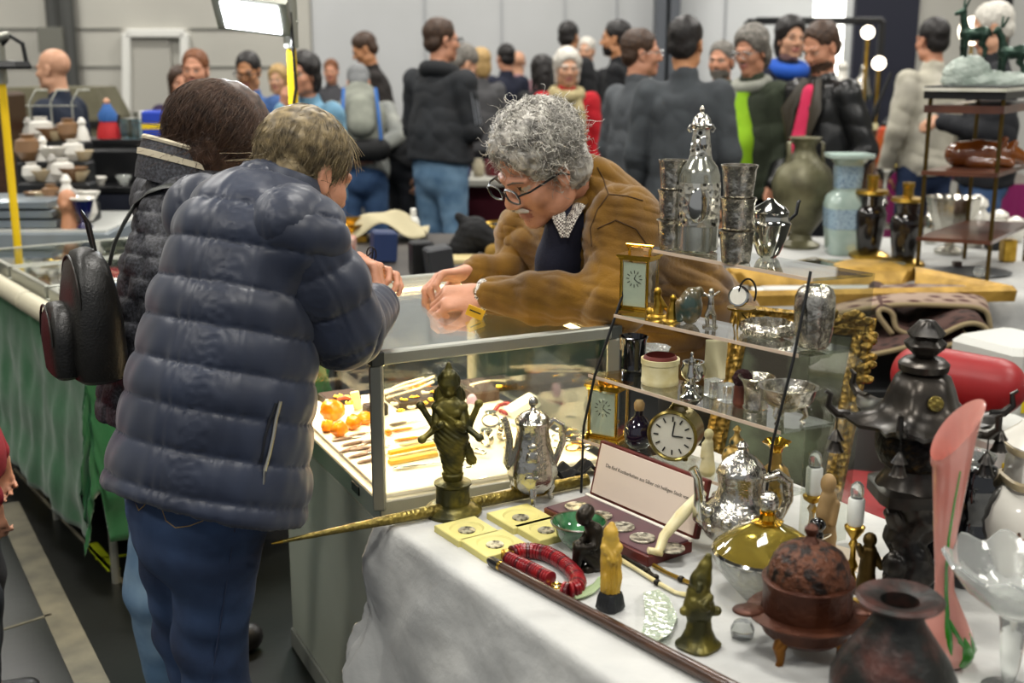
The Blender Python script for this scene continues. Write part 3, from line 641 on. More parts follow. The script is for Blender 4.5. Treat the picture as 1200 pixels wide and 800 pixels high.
b = MB(); b.box((-6.1, 13.55, 3), (7.8, .2, 6.2)); struct(b, 'wall_back_bay', mWallB)
b = MB(); b.box((-9.9, 5, 3), (.2, 18, 6.2)); struct(b, 'wall_left', mWallB)
b = MB(); b.box((9.9, 5, 3), (.2, 18, 6.2)); struct(b, 'wall_right', mWallB)
b = MB(); b.box((0, 5, 6.15), (20, 18.4, .2)); struct(b, 'ceiling', M('grey_ceiling', '#6d6f70', .8))
def wallbox(name, x0, y0, x1, y1, D, dep, m, kind=None):
    p, q = at(x0, y1, D), at(x1, y0, D); b = MB(); b.box(((p.x+q.x)/2, D, (p.z+q.z)/2), (q.x-p.x, dep, q.z-p.z), 0, None, .004); o = b.build(name, m, None, False); return tag(o, kind=kind or 'structure')
for i, (x0, y0, x1, y1) in enumerate(((-40, 32.4, 142, 34), (222, 32.4, 340, 34), (-40, 77, 142, 78.3), (222, 77, 340, 78.3))): wallbox('trim_%d' % (i+1), x0, y0, x1, y1, 13.44, .03, M('grey_seam', '#85857e', .7))
b = MB(); D = 13.4; a, c, e, f = at(149, 240, D), at(149, 39, D), at(217, 39, D), at(217, 240, D); a.z = f.z = 0
for p, q in ((a, c), (c, e), (e, f)): b.bar(p, q, .12, .09)
tag(b.build('door_frame', mWhite, None, False), kind='structure'); b = MB(); b.box(((a.x+f.x)/2, 13.43, c.z/2), (f.x-a.x-.12, .04, c.z-.06)); struct(b, 'door_1', M('grey_door', '#a5a39b', .6)); bpy.data.objects['door_frame'].parent = bpy.data.objects['door_1']
b = MB()
for x, r in ((62, .06), (70, .05), (79, .09)): p = at(x, 40, 13.3); b.tube([(p.x, 13.3, 0), (p.x, 13.3, 5.9)], r, 10)
struct(b, 'trim_5', M('grey_pipe', '#4d4e4c', .5, .4)); wallbox('trim_6', 48, 32, 74, 62, 13.2, .12, M('junction_box_grey', '#6a6a62', .5))
for i, x in enumerate((774, 790)): p = at(x, 40, 13.2); b = MB(); b.box((p.x, 13.3, 3), (.11, .3, 6)); struct(b, 'trim_%d' % (7+i), M('column_grey', '#50545a', .5))
for i, x in enumerate((498, 588, 662, 722, 850)): p = at(x, 40, 13.48); b = MB(); b.box((p.x, 13.49, 3), (.012, .02, 6)); struct(b, 'trim_%d' % (9+i), M('wall_joint', '#9a9da0', .6))
b = MB(); p, q = at(986, 300, 11.6), at(1058, 300, 11.6); b.box(((p.x+q.x)/2, 11.7, 2), (q.x-p.x, .1, 4)); struct(b, 'wall_partition_dark', mNavyP)
b = MB(); p, q = at(1058, 300, 11.6), at(1150, 300, 11.6); b.box(((p.x+q.x)/2, 11.8, 2), (q.x-p.x, .1, 4)); struct(b, 'wall_partition_beige', mWallB)
b = MB(); p = at(1157, 300, 11.4); b.box((p.x, 11.6, 2), (.13, .2, 4)); struct(b, 'trim_15', mDark)
b = MB(); p, q = at(1165, 300, 11.6), at(1300, 300, 11.6); b.box(((p.x+q.x)/2, 11.8, 2), (q.x-p.x, .1, 4)); struct(b, 'wall_partition_grey', M('light_partition', '#b3b3ae', .6))
wallbox('window_1', 949, -60, 994, 104, 12.6, .06, M('bright_window', '#fffdf4', .5, emit=4))
# floor markings
def strip(name, p0, p1, w, m, label):
    a, c = G(*p0, 0), G(*p1, 0); t = (c-a).normalized(); n = V((-t.y, t.x, 0))*w/2; b = MB(); b.loft([[a+n+V((0, 0, z)), c+n+V((0, 0, z)), c-n+V((0, 0, z)), a-n+V((0, 0, z))] for z in (.0003, .002)])
    return tag(b.build(name, m, None, False), label, 'floor tape')
mTape = M('worn_beige_tape', '#6f6a58', .7, c2='#48463c', scale=9, lo=.3, hi=.8)
strip('floor_tape', (8, 590), (122, 830), .085, mTape, 'wide worn beige tape strip along the dark hall floor')
strip('floor_tape', (-60, 470), (200, 740), .012, mTape, 'thin grey line on the floor running under the green cloth')
strip('floor_tape', (107, 637), (134, 668), .04, M('yellow_tape', '#a8b414', .6), 'short yellow green tape piece on the floor near the green cloth')
strip('floor_tape', (112, 655), (165, 648), .012, MATS['yellow_tape'], 'thin yellow cross line beside the short yellow green tape')
strip('floor_tape', (-20, 745), (60, 720), .012, mTape, 'faint pale scuff line crossing the floor beside the wide beige tape')
# hall lamps
mLamp = M('lamp_tube', '#fffaf0', .5, emit=6)
for i, (x, y) in enumerate([(x, y) for y in (-1.5, 2.6, 7, 11) for x in (-5, 0, 5)]):
    b = MB(); b.box((x, y, 6.0), (1.5, .36, .08)); o = tag(b.build('ceiling_lamp', mDark, None, False), 'long fluorescent hall lamp under the grey ceiling', 'lamp', 'ceiling lamps of the hall')
    b = MB(); b.box((0, 0, 0), (1.4, .28, .02)); d = b.build('diffuser', mLamp, o, False); d.location = (x, y, 5.95)
    l = bpy.data.lights.new('hall_light', 'AREA'); l.shape = 'RECTANGLE'; l.size = 1.4; l.size_y = .8; l.energy = HALL_W; l.color = (1, .965, .9); lo = bpy.data.objects.new('hall_light', l); COL.objects.link(lo); lo.location = (x, y, 5.9)
w = bpy.data.worlds.new('hall_ambient_fill'); scene.world = w; w.use_nodes = True  # added even fill entering by the open front, where no window stands
bg = w.node_tree.nodes['Background']; bg.inputs[0].default_value = (.92, .95, 1, 1); bg.inputs[1].default_value = WORLD_S
# ------------------------------------------------------------------ glass counter case
mPanel = M('case_panel_grey', '#8f9284', .5, c2='#979a8c', scale=3); mDeck = M('white_case_liner', '#dcd6c6', .7)
cA = V((-.285, 2.423, 0)); cu_ = V((.899, .438, 0)).normalized(); cw = V((-.438, .899, 0)).normalized(); CW, CL, HT, HD = .577, .80, 1.05, .72
def C(u, w, z): return cA+cu_*u+cw*w+V((0, 0, z))
case = empty('display_case', C(CW/2, CL/2, 0), 'aluminium framed glass counter case full of jewellery on a grey cabinet', 'display case'); cl = V(case.location)
def cb_(b): b.X = Matrix.Translation(-cl)
b = MB(); cb_(b); R = Matrix((cu_, cw, V((0, 0, 1)))).transposed(); b.box(C(CW/2, CL/2, .36), (CW-.01, CL-.01, .6), 0, R, .004); b.build('cabinet', mPanel, case, False)
b = MB(); cb_(b); b.box(C(CW/2, CL/2, .03), (CW+.0, CL+.0, .06), 0, R, .004); b.build('plinth', M('plinth_grey', '#6f7068', .5), case, False)
b = MB(); cb_(b); b.box(C(CW/2, CL/2, .69), (CW, CL, .052), 0, R, .003); b.build('deck', mAlu, case, False)
b = MB(); cb_(b); b.box(C(CW/2, CL/2, .72), (CW-.04, CL-.04, .012), 0, R, .002); b.build('liner', mDeck, case, False)
b = MB(); cb_(b); t = .028
for p, q in (((0, 0), (CW, 0)), ((CW, 0), (CW, CL)), ((CW, CL), (0, CL)), ((0, CL), (0, 0))): b.bar(C(p[0], p[1], HT-t/2), C(q[0], q[1], HT-t/2), t)
for p in ((0, 0), (CW, 0), (CW, CL), (0, CL)): b.bar(C(p[0], p[1], .70), C(p[0], p[1], HT-t), t)
b.build('frame', mAlu, case, False)
for p in ((0, 0), (CW, 0), (CW, CL), (0, CL)): b = MB(); cb_(b); b.box(C(p[0], p[1], HT-t/2), (t*1.06, t*1.06, t*1.06), 0, R, .002); b.build('corner_cap', mAluD, case, False)
b = MB(); cb_(b); b.box(C(CW/2, CL/2, HT-.004), (CW-t, CL-t, .006), 0, R, .001); b.build('top_pane', mGlass, case, False)
for p, q in (((0, 0), (CW, 0)), ((CW, 0), (CW, CL)), ((0, CL), (CW, CL))):
    b = MB(); cb_(b); b.bar(C(p[0], p[1], (HD+HT)/2), C(q[0], q[1], (HD+HT)/2), .005, HT-HD-t); b.build('side_pane', mGlass, case, False)
mStrip = M('warm_light_strip', '#ffd9a0', .5, emit=CASE_E)
for k, (p, q) in enumerate((((.02, .02), (.02, CL-.02)), ((.03, CL-.025), (CW-.03, CL-.025)), ((CW-.02, .03), (CW-.02, CL-.03)))):
    b = MB(); cb_(b); b.bar(C(*p, HT-t-.006), C(*q, HT-t-.006), .012, .008); b.build('light_strip', mStrip, case, False)
    m_ = (C(*p, HT-t-.016)+C(*q, HT-t-.016))/2; l = bpy.data.lights.new('case_light', 'AREA'); l.shape = 'RECTANGLE'; l.size = (C(*q, 0)-C(*p, 0)).length; l.size_y = .02; l.energy = CASE_W; l.color = (1, .72, .40)
    lo = bpy.data.objects.new('case_light', l); COL.objects.link(lo); lo.location = m_; dv = C(*q, 0)-C(*p, 0); lo.rotation_euler = (0, 0, math.atan2(dv.y, dv.x)); lo.parent = case; lo.location = m_-cl
b = MB(); cb_(b); b.box(C(-.001, .16, .695), (.004, .05, .022), 0, R, .001); b.build('lock', mDark, case, False)
# ------------------------------------------------------------------ cloth covered sales table
tC = V((-.262, 2.25, 0)); e1 = V((.545, -.839, 0)).normalized(); e2 = V((.839, .545, 0)).normalized(); TL, TD, TH = 2.0, .84, .75
def T_(a, c, z): return tC+e1*a+e2*c+V((0, 0, z))
tb = empty('folding_table', T_(TL/2, TD/2, 0), 'folding sales table hidden under a white cloth', 'table'); tR = Matrix((e1, e2, V((0, 0, 1)))).transposed(); tR = Matrix((e1, e2, e1.cross(e2))).transposed()
b = MB(); b.X = Matrix.Translation(-V(tb.location)); b.box(T_(TL/2, TD/2, TH-.025), (TL-.02, TD-.02, .03), 0, tR, .003); b.build('top', mWhite, tb, False)
for a, c in ((.15, .1), (TL-.1, .1), (.15, TD-.1), (TL-.1, TD-.1)):
    b = MB(); b.X = Matrix.Translation(-V(tb.location)); b.tube([T_(a, c, 0), T_(a, c, TH-.04)], .014, 8); b.build('leg', mDark, tb)
def cloth(name, mt, label, O, a1, a2, L1, L2, z, drop, rnd=.02, amp=.012, seed=0, n1=120, n2=70, bottom=.02, cat='tablecloth', splay=.06, wr=1.0):
    # a sheet draped over a rectangle: arc-length coordinates fall over the edges
    n = A(*(np.linspace(-drop, L1+drop, n1),)[0]) if False else np.linspace(-drop, L1+drop, n1); m = np.linspace(-drop, L2+drop, n2)
    def fold(s, L):
        o = max(0, -s, s-L); sg = -1 if s < 0 else 1; b_ = 0 if s < 0 else L
        if o == 0: return s, 0, 0
        a = min(o/rnd, PI/2); x = rnd*math.sin(a)*.5+splay*max(0, o-rnd); return b_+sg*x, rnd*(1-math.cos(a))+max(0, o-rnd*PI/2), sg
    v = []
    for s2 in m:
        for s1 in n:
            x, d1, g1 = fold(s1, L1); y, d2, g2 = fold(s2, L2); d = max(d1, d2) if (d1 == 0 or d2 == 0) else math.hypot(d1, d2)**1*.72
            q = np.array([[s1*1.0, s2*1.0, d]]); w_ = noise3(q*A(1, 1, .35), 16, seed)[0]; w2 = 1.6*(abs(noise3(q*A(1, 1, .8), 24, seed+1)[0])**.6-.45)+1.0*(abs(noise3(q, 55, seed+2)[0])**.7-.35)
            k = min(1, d/.1)*amp*(1+2*d); x += g1*k*w_*1.2; y += g2*k*w_*1.2; zz = z-d+(.0012 if d == 0 else .0)*0+wr*.004*w2*min(1, d/.05)
            if d1 > 0 and d2 > 0: x += g1*.03*d; y += g2*.03*d
            x += g1*wr*.004*w2*min(1, d/.06); y += g2*wr*.004*w2*min(1, d/.06)
            v.append(O+a1*x+a2*y+V((0, 0, max(zz, bottom))))
    b = MB(); b.add(v, [(j*n1+i, j*n1+i+1, (j+1)*n1+i+1, (j+1)*n1+i) for j in range(n2-1) for i in range(n1-1)]); o = b.build(name, mt, None, True, 80)
    md = o.modifiers.new('sol', 'SOLIDIFY'); md.thickness = .002; md.offset = -1
    return tag(o, label, cat)
mCloth = M('white_cotton', '#adaeac', .9, c2='#bcbcb8', scale=5, bump=1.0, bscale=22, sheen=.1, spec=.15)
cloth('tablecloth', mCloth, 'crumpled white cloth hanging over the sales table with silver and bronzes', V((tC.x, tC.y, 0)), e1, e2, TL, TD, TH, .70, amp=.016, seed=4, n1=210, n2=150, splay=.075)
# ------------------------------------------------------------------ helpers for small goods (profiles in picture pixels, turned into metres at the goods' own distance)
class PX:
    """A thing standing on a plane z=h; base centre found from the pixel of its base; local units are scaled pixels."""
    def __init__(s, name, label, cat, px, pyb, h, rb=0, group=None, D=None, p=None):
        e = PITCH+math.atan((pyb-400)/FPX); s.p = p or (at(px, pyb, D) if D else G(px, pyb-rb*math.sin(e)*.9, h)); s.k = S(s.p); s.kz = (s.k*FPX)**2/(FPX*s.p[1]) if (D or p) else (at(px, pyb-110, s.p[1]).z-s.p[2])/110
        s.o = empty(name, s.p, label, cat, group)
    def lathe(s, name, m, prof, segs=28, parent=None, c=(0, 0, 0), **kw):
        b = MB(); k, z = s.k, s.kz; b.lathe([(r*k, y*z) for r, y in prof], segs, (c[0]*k, c[1]*k, c[2]*z), **kw)
        return b.build(name, m, parent or s.o)
    def tube(s, name, m, pts, r, segs=8, parent=None, **kw):
        b = MB(); rr = [q*s.k for q in r] if hasattr(r, '__len__') else r*s.k
        b.tube([(x*s.k, y*s.k, z*s.kz) for x, y, z in pts], rr, segs, **kw); return b.build(name, m, parent or s.o)
    def mb(s): b = MB(); b.X = Matrix.Diagonal((s.k, s.k, s.kz, 1)); return b
    def sdf(s, name, mats, prims, h=.9, k=2.5, it=1, fn=None, parent=None):
        sd = Sdf(h, k)
        for q in prims:
            if q[0] == 'c': sd.cap(*q[1:5], **(q[5] if len(q) > 5 else {}))
            elif q[0] == 'ch': sd.chain(*q[1:3], **(q[3] if len(q) > 3 else {}))
            else: sd.ell(q[1], q[2], **(q[3] if len(q) > 3 else {}))
        o = smesh(name, sd, mats, parent or s.o, it, fn)
        me = o.data; n = len(me.vertices); a = np.zeros(n*3, np.float32); me.vertices.foreach_get('co', a); a = a.reshape(-1, 3)*np.array((s.k, s.k, s.kz)); me.vertices.foreach_set('co', a.astype(np.float32).ravel()); me.update()
        return o
def one(name, label, cat, m, loc, fill, group=None, smooth=True, angle=40):   # single-mesh thing
    b = MB(); fill(b); return tag(b.build(name, m, None, smooth, loc=loc, angle=angle), label, cat, group)
mSil = M('worked_silver', '#bdbab0', .17, 1, bump=.55, bscale=95, bkind='noise'); mSilP = M('polished_silver', '#c6c5be', .1, 1); mSilD = M('tarnished_silver', '#a09a8e', .24, 1, c2='#d6d1c4', scale=60, bump=.7, bscale=70, bkind='noise', lo=.4, hi=.6, detail=3)
mBrass = M('old_brass', '#a5822f', .28, 1, c2='#c9a44a', scale=30); mGold = M('gilt', '#86763a', .36, .85, bump=.4, bscale=160, bkind='voronoi', c2='#5f5530', scale=40); mGoldP = M('gilt_brass', '#dcae3c', .16, 1)
mBronze = M('green_bronze', '#343319', .36, .5, c2='#7d722e', scale=24, lo=.42, hi=.75, bump=.25, bscale=90); mBronzeD = M('dark_bronze', '#15120e', .36, .6, c2='#2c261d', scale=30, bump=.3, bscale=60)
mCop = M('copper_brown', '#34190f', .42, .5, c2='#4f2a18', scale=22, bump=.5, bscale=90, lo=.3, hi=.7); mCopR = M('pierced_copper', '#160c07', .5, .4, c2='#55301c', scale=70, bump=2, bscale=75, lo=.4, hi=.55)
mIvo = M('ivory', '#d6cda4', .35, c2='#c2b480', scale=25); mIvoY = M('yellow_bone', '#a5801f', .45, c2='#c3a043', scale=18, bump=.6, bscale=50); mTan = M('tan_carving', '#a58455', .55, c2='#b99a6c', scale=18)
mRed = M('red_lacquer_beads', '#8c1519', .3, c2='#6a1820', scale=40); mBox = M('pale_yellow_card', '#cfc680', .6, c2='#c9bf74', scale=10); mVel = M('wine_velvet', '#3b0818', .95, sheen=.5, c2='#4a0c20', scale=30); mMahog = M('mahogany_leather', '#4a1712', .4, c2='#5d2018', scale=20)
mSatin = M('pink_satin', '#d3c3b4', .6); mInk = M('print_ink', '#4a423a', .8); mMedal = M('medal_silver', '#c9c4b2', .32, .6, c2='#4a463d', scale=75, lo=.42, hi=.62, bump=.8, bscale=90)
mCrys = M('crystal', '#e8ebe8', .06, trans=.72, ior=1.45, bump=.6, bscale=90, bkind='voronoi'); mGlassG = M('clear_blown_glass', '#eef1ee', .04, trans=.84, ior=1.4, bump=.3, bscale=40)
mBlkGl = M('black_glass', '#0b0c0e', .06, coat=1); mCandle = M('white_candle_glass', '#d9dcd6', .35); mDarkW = M('dark_wood', '#2c1a10', .35, c2='#4a3020', scale=20, coat=.4, stretch=(1, 1, 8))
mGreenG = M('green_glaze', '#1c4a2c', .1, c2='#4f8a5c', scale=28, coat=1); mJade = M('pale_jade', '#b4c79a', .3, trans=.35); mPorc = M('white_porcelain', '#d9d6cc', .15, coat=.6)
X0 = (0, 0, 0); mBlkPl = M('black_plastic', '#111214', .35)
def fl(ax, f): return dict(flat=(ax, f))
# ---- bronze goddess
q = PX('goddess_statue', 'six armed green bronze goddess statue on a round stepped pedestal', 'statue', 531, 612, TH, 33)
q.lathe('base', mBronze, [(33, 0), (34, 5), (31, 9), (24, 14), (20, 15), (20, 37), (22, 39), (22, 41), (15, 42), (11, 44), (13, 52), (12, 54), (0, 54)], 40)
q.sdf('figure', mBronze, [('ch', [(0, 0, 50), (0, 0, 75), (-1, 0, 98), (-2, 0, 112)], [10, 14, 20, 18], fl((0, 1, 0), .75)), ('c', (-2, 0, 112), (-3, 0, 133), 14, 19, fl((0, 1, 0), .6)), ('c', (-17, 0, 138), (12, 0, 138), 6.5, 6.5), ('c', (-16, -8, 138), (14, -11, 112), 3, 3), ('e', (-10, -7, 132), (6, 5, 6)), ('e', (5, -7, 132), (6, 5, 6)), ('c', (-3, 0, 140), (-3, 0, 152), 6, 5), ('e', (-3, -1, 161), (8.5, 9, 11)), ('c', (-3, -9, 160), (-3, -10, 157), 2, 2.5), ('c', (-3, 0, 168), (-3, 0, 176), 12, 10), ('c', (-3, 0, 174), (-3, 0, 192), 8, 2.2), ('e', (-13, 0, 171), (3, 3, 7)), ('e', (7, 0, 171), (3, 3, 7)), ('c', (-13, 2, 160), (-14, 2, 142), 4, 5), ('c', (7, 2, 160), (9, 2, 142), 4, 5), ('c', (16, 2, 90), (22, 3, 68), 4, 6, fl((0, 1, 0), .5))], .7, 1.6, 0, lambda v: .35*np.sin(v[:, 2]*.9+v[:, 0]*.7)*(v[:, 2] < 128))
q.sdf('halo', mBronze, [('e', (-3, 5, 150), (19, 2.5, 17))], .8, 1)
for pts in ([(-17, 0, 140), (-20, -2, 112), (-36, 0, 140)], [(12, 0, 140), (19, -2, 112), (31, 0, 142)], [(-17, 0, 138), (-21, -4, 110), (-34, -12, 100)], [(12, 0, 138), (18, -4, 112), (32, -12, 102)], [(-16, 0, 136), (-18, -10, 115), (-12, -20, 122)], [(11, 0, 136), (14, -10, 115), (8, -20, 122)]):
    q.sdf('arm', mBronze, [('ch', pts, [4.5, 3.6, 3]), ('e', pts[2], (4.6, 4, 4.6))], .8, 2)
# ---- silver coffee pot
q = PX('coffee_pot', 'tall ornate silver coffee pot on scroll feet beside the bronze goddess', 'coffee pot', 624, 596, TH, 22)
q.lathe('body', mSil, [(6, 14), (16, 16), (25, 25), (29, 38), (27, 52), (21, 72), (18, 90), (19, 98), (20, 100)], 36, lobes=8, depth=.03)
q.lathe('lid', mSil, [(20.5, 100), (21, 103), (18, 108), (11, 113), (5, 116), (3, 119), (0, 119)], 32); q.lathe('finial', mSil, [(1.5, 118), (2, 120), (5, 124), (5, 128), (2.5, 132), (0, 134)], 12, lobes=5, depth=.15)
q.tube('handle', mSil, [(17, 0, 96), (24, 0, 104), (33, 0, 98), (35, 0, 78), (28, 0, 58), (24, 0, 44)], [3.5, 4, 4.2, 4.2, 3.8, 3]); q.tube('spout', mSil, [(-22, 0, 42), (-29, 0, 52), (-27, 0, 80), (-31, 0, 100), (-34, 0, 106)], [7, 6, 4.5, 4, 4.5])
q.sdf('crest', mSil, [('e', (0, -21, 62), (8, 4, 11)), ('e', (0, -24, 40), (10, 5, 6)), ('e', (0, -22, 77), (6, 3, 4))], 1, 2)
for a in (-90, 30, 150):
    c, s_ = math.cos(math.radians(a)), math.sin(math.radians(a)); q.tube('foot', mSil, [(22*c, 22*s_, 26), (27*c, 27*s_, 16), (23*c, 23*s_, 7), (26*c, 26*s_, 1.5)], [5, 3.5, 2.6, 3.6])
# ---- gilt sceptre
pa, pb = G(500, 600, TH+.016), G(688, 562, TH+.016); tt = (pa-pb).normalized(); tip = pa+tt*.30; b = MB(); n = 44; L = (tip-pb).length
def rs_(t): return .0125 if t < .55 else .0125-.009*(t-.55)/.45
b.tube([(-tt*(L*(.5-i/n))*-1 if False else tt*(L*i/n)) for i in range(n+1)], [rs_(i/n)*(1+.05*(i % 5 == 0)) for i in range(n+1)], 12)
o = tag(b.build('scabbard', mGold, None, True, loc=pb), 'long gilt scabbard lying behind the goddess with its tip past the table corner', 'scabbard')
b = MB(); b.tube([tt*L*.998, tt*L*1.03], [.004, .0015], 8); b.build('tip', mBrass, o); b = MB(); b.tube([tt*L*.16, tt*L*.2], .0142, 12); b.build('band', mBrass, o)
# ---- coin boxes
e2R = Matrix((e2, -e1, V((0, 0, 1)))).transposed()
for px, py, sc, lb in ((547, 626, 1, 'pale yellow square coin dish at the foot of the goddess'), (610, 611, 1.06, 'pale yellow square coin dish below the silver coffee pot'), (640, 626, .98, 'pale yellow square coin dish partly hidden by the green bowl'), (580, 643, 1.06, 'pale yellow square coin dish touching the red bead necklace')):
    p = G(px, py, TH); r = empty('coin_dish', p, lb, 'dish', 'pale yellow coin dishes'); b = MB(); s_ = .046*sc; rg = []
    for kk, z, sq in ((1, .0, 1), (1, .012, 1), (.97, .0135, 1), (.74, .0135, 0), (.66, .0105, 0), (.36, .0075, 0)):
        rg.append([e2R @ V((kk*s_*(math.cos(a)/max(abs(math.cos(a)), abs(math.sin(a))) if sq else math.cos(a)), kk*s_*(math.sin(a)/max(abs(math.cos(a)), abs(math.sin(a))) if sq else math.sin(a)), z)) for a in [PI/4+2*PI*i/32 for i in range(32)]])
    b.loft(rg); b.build('dish', mBox, r, angle=25); b = MB(); b.lathe([(.0168, .0075), (.0172, .009), (.0165, .0102), (.0145, .0098), (0, .0101)], 24); b.build('coin', mMedal, r)
# ---- medal case
pl, pbk, pr = G(632, 592, TH+.022), G(688, 580, TH+.022), G(812, 634, TH+.022); ex = (pr-pbk).normalized(); ey = (pbk-pl).normalized(); ey = (ey-ex*ey.dot(ex)).normalized(); W_, D_ = (pr-pbk).length, (pbk-pl).length
mr = empty('medal_case', (pl+pr)/2-V((0, 0, TH+.022-TH)), 'open wine velvet case holding five silver medals with printed satin lid', 'medal case'); ml = V(mr.location); mR = Matrix((ex, ey, V((0, 0, 1)))).transposed(); c0 = pbk+ex*W_/2-ey*D_/2-V((0, 0, .011))
b = MB(); b.X = Matrix.Translation(-ml); b.box(c0, (W_, D_, .022), 0, mR, .002); b.build('case', mMahog, mr, False); b = MB(); b.X = Matrix.Translation(-ml); b.box(c0+V((0, 0, .0118)), (W_*.965, D_*.93, .004), 0, mR, .001); b.build('velvet', mVel, mr, False)
lz = V((0, 0, 1)); lt = (lz*.97+ey*.25).normalized(); lR = Matrix((ex, ex.cross(lt).normalized()*-1, lt)).transposed(); lh = .115; lc = pbk+ex*W_/2+lt*lh/2+ey*.012
b = MB(); b.X = Matrix.Translation(-ml); b.box(lc, (W_, .014, lh), 0, lR, .002); b.build('lid', mMahog, mr, False); nf = (lR @ V((0, 1, 0))); nf = nf if nf.y < 0 else -nf
b = MB(); b.X = Matrix.Translation(-ml); b.box(lc+nf*.0072, (W_*.955, .002, lh*.9), 0, lR, .0005); ls = b.build('lid_lining', mSatin, mr, False)
b = MB(); b.X = Matrix.Translation(-ml); b.bar(pbk+ey*-.003+V((0, 0, .002)), pr-ey*.003+V((0, 0, .002)), .008, .006); b.build('hinge_strip', M('satin_edge', '#d8d2c6', .6), mr, False)
for x, y in ((676, 594), (703, 605), (729, 618), (753, 631), (787, 643)):
    b = MB(); p = G(x, y, TH+.0255)-ml; b.lathe([(.0235, 0), (.0245, .001), (.0243, .003), (.022, .0036), (.021, .003), (0, .0034)], 28, p); b.build('medal', mMedal, mr)
def text(s, size, mt, parent, loc, xdir, ydir, ext=.0002, name='lettering'):
    c = bpy.data.curves.new('type', 'FONT'); c.body = s; c.size = size; c.extrude = ext; c.align_x = 'CENTER'; c.align_y = 'CENTER'; t = bpy.data.objects.new('type', c); COL.objects.link(t)
    bpy.context.view_layer.update(); me = bpy.data.meshes.new_from_object(t.evaluated_get(bpy.context.evaluated_depsgraph_get())); bpy.data.objects.remove(t); bpy.data.curves.remove(c)
    me.materials.clear(); me.materials.append(mt); o = bpy.data.objects.new(name, me); COL.objects.link(o)
    x = V(xdir).normalized(); y = V(ydir).normalized(); z = x.cross(y); m = Matrix((x, y, z)).transposed().to_4x4(); m.translation = loc; o.parent = parent; o.matrix_local = m; return o
text('Die f\u00fcnf Kostbarkeiten aus Silber mit heiligen Stadt von Wien', .0105, mInk, mr, lc+nf*.0084+lt*.012+ex*.012-ml, ex, lt)
# ---- green bowl and kneeling figure
q = PX('bowl', 'green glazed pottery bowl behind the kneeling bronze figure', 'bowl', 678, 646, TH, 12)
q.lathe('bowl', mGreenG, [(11, 0), (12, 2), (20, 9), (29, 22), (33, 33), (31.5, 33), (27, 22), (18, 11), (0, 6)], 36); q.lathe('rim', M('brown_glaze', '#4f4630', .3), [(33.2, 32), (33.6, 33.2), (32, 34.2), (31, 33)], 36, cap0=False, cap1=False)
q = PX('figurine', 'dark bronze figurine of a kneeling nude beside the green bowl', 'figurine', 688, 672, TH, 10)
q.sdf('figure', mBronzeD, [('ch', [(10, 2, 8), (12, 2, 24), (8, 0, 48), (2, -2, 56)], [9, 9.5, 9, 6]), ('e', (-5, -5, 68), (8.5, 9, 10)), ('e', (-1, 0, 72), (8, 9, 8)), ('c', (2, -2, 56), (-3, -4, 64), 4, 4), ('ch', [(10, -2, 50), (6, -12, 34), (-8, -12, 32)], [4, 3.4, 3]), ('ch', [(3, 4, 50), (-5, 2, 36), (-14, -4, 34)], [4, 3.2, 3]), ('ch', [(12, -4, 12), (-10, -10, 32), (-14, -8, 4)], [8, 6.5, 4]), ('ch', [(12, 6, 10), (-6, 6, 20), (-8, 6, 4)], [8, 6, 4]), ('c', (-14, -10, 3), (-20, -12, 3), 4, 3), ('c', (0, -4, 3), (18, 4, 3), 5, 5)], .9, 3)
q = PX('figurine', 'yellow carved bone figurine standing on a small black rock base', 'figurine', 715, 719, TH, 14)
q.lathe('base', M('black_rock', '#16181b', .5, bump=1, bscale=80), [(14, 0), (16, 3), (15, 9), (14, 16), (12, 22), (0, 23)], 14, lobes=4, depth=.1)
q.sdf('figure', mIvoY, [('ch', [(0, 0, 22), (0, 0, 60), (-1, 0, 84)], [10.5, 11, 9.5], fl((0, 1, 0), .8)), ('e', (-1, -1, 94), (8, 8, 10)), ('c', (-1, 0, 98), (0, 0, 104), 6, 3), ('c', (-8, -4, 78), (3, -10, 64), 4.5, 3.5), ('c', (8, -3, 78), (-2, -10, 66), 4.5, 3.5), ('e', (7, -2, 40), (5, 6, 12)), ('e', (-5, -6, 36), (5, 5, 14))], .9, 2.5, 1, lambda v: .8*np.sin(v[:, 0]*1.1+v[:, 1]*.8)*(v[:, 2] < 75))
# ---- red necklace
nk = empty('necklace', G(640, 668, TH), 'necklace of red lacquer discs lying on the white cloth', 'necklace'); nl = V(nk.location)
path = [G(x, y, TH+.0155) for x, y in ((601, 648), (612, 645), (626, 645), (640, 648), (654, 655), (666, 664), (675, 674), (678, 682), (675, 689), (666, 692), (656, 690))]
path2 = [G(x, y, TH+.0145) for x, y in ((596, 654), (608, 660), (622, 666), (636, 673), (650, 680))]
def dense(P, d):
    out = [P[0]]; acc = 0
    for a_, b_ in zip(P[:-1], P[1:]):
        L = (b_-a_).length; t = d-acc
        while t <= L: out.append(a_+(b_-a_)*t/L); t += d
        acc = L-(t-d)
    return out
for pth in (path, path2):
    dp = dense(pth, .0062)
    for i in range(len(dp)-1):
        t = (dp[i+1]-dp[i]).normalized(); b = MB(); r_ = .0145 if pth is path else .013; b.tube([dp[i]-nl-t*.0029, dp[i]-nl-t*.0022, dp[i]-nl+t*.0022, dp[i]-nl+t*.0029], [r_*.9, r_, r_, r_*.9], 16); b.build('bead', mRed if (i*7 % 5) else M('dark_red_bead', '#4c1217', .3), nk)
b = MB(); b.tube([V((math.cos(a)*.009, math.sin(a)*.009, 0))+G(652, 686, TH+.006)-nl for a in [2*PI*i/14 for i in range(14)]], .0028, 6, closed=True); b.build('clasp', mGoldP, nk)
b = MB(); b.box(G(595, 650, TH+.014)-nl, (.02, .02, .018), 0, rotz(.4)); b.build('end_cap', mBrass, nk)
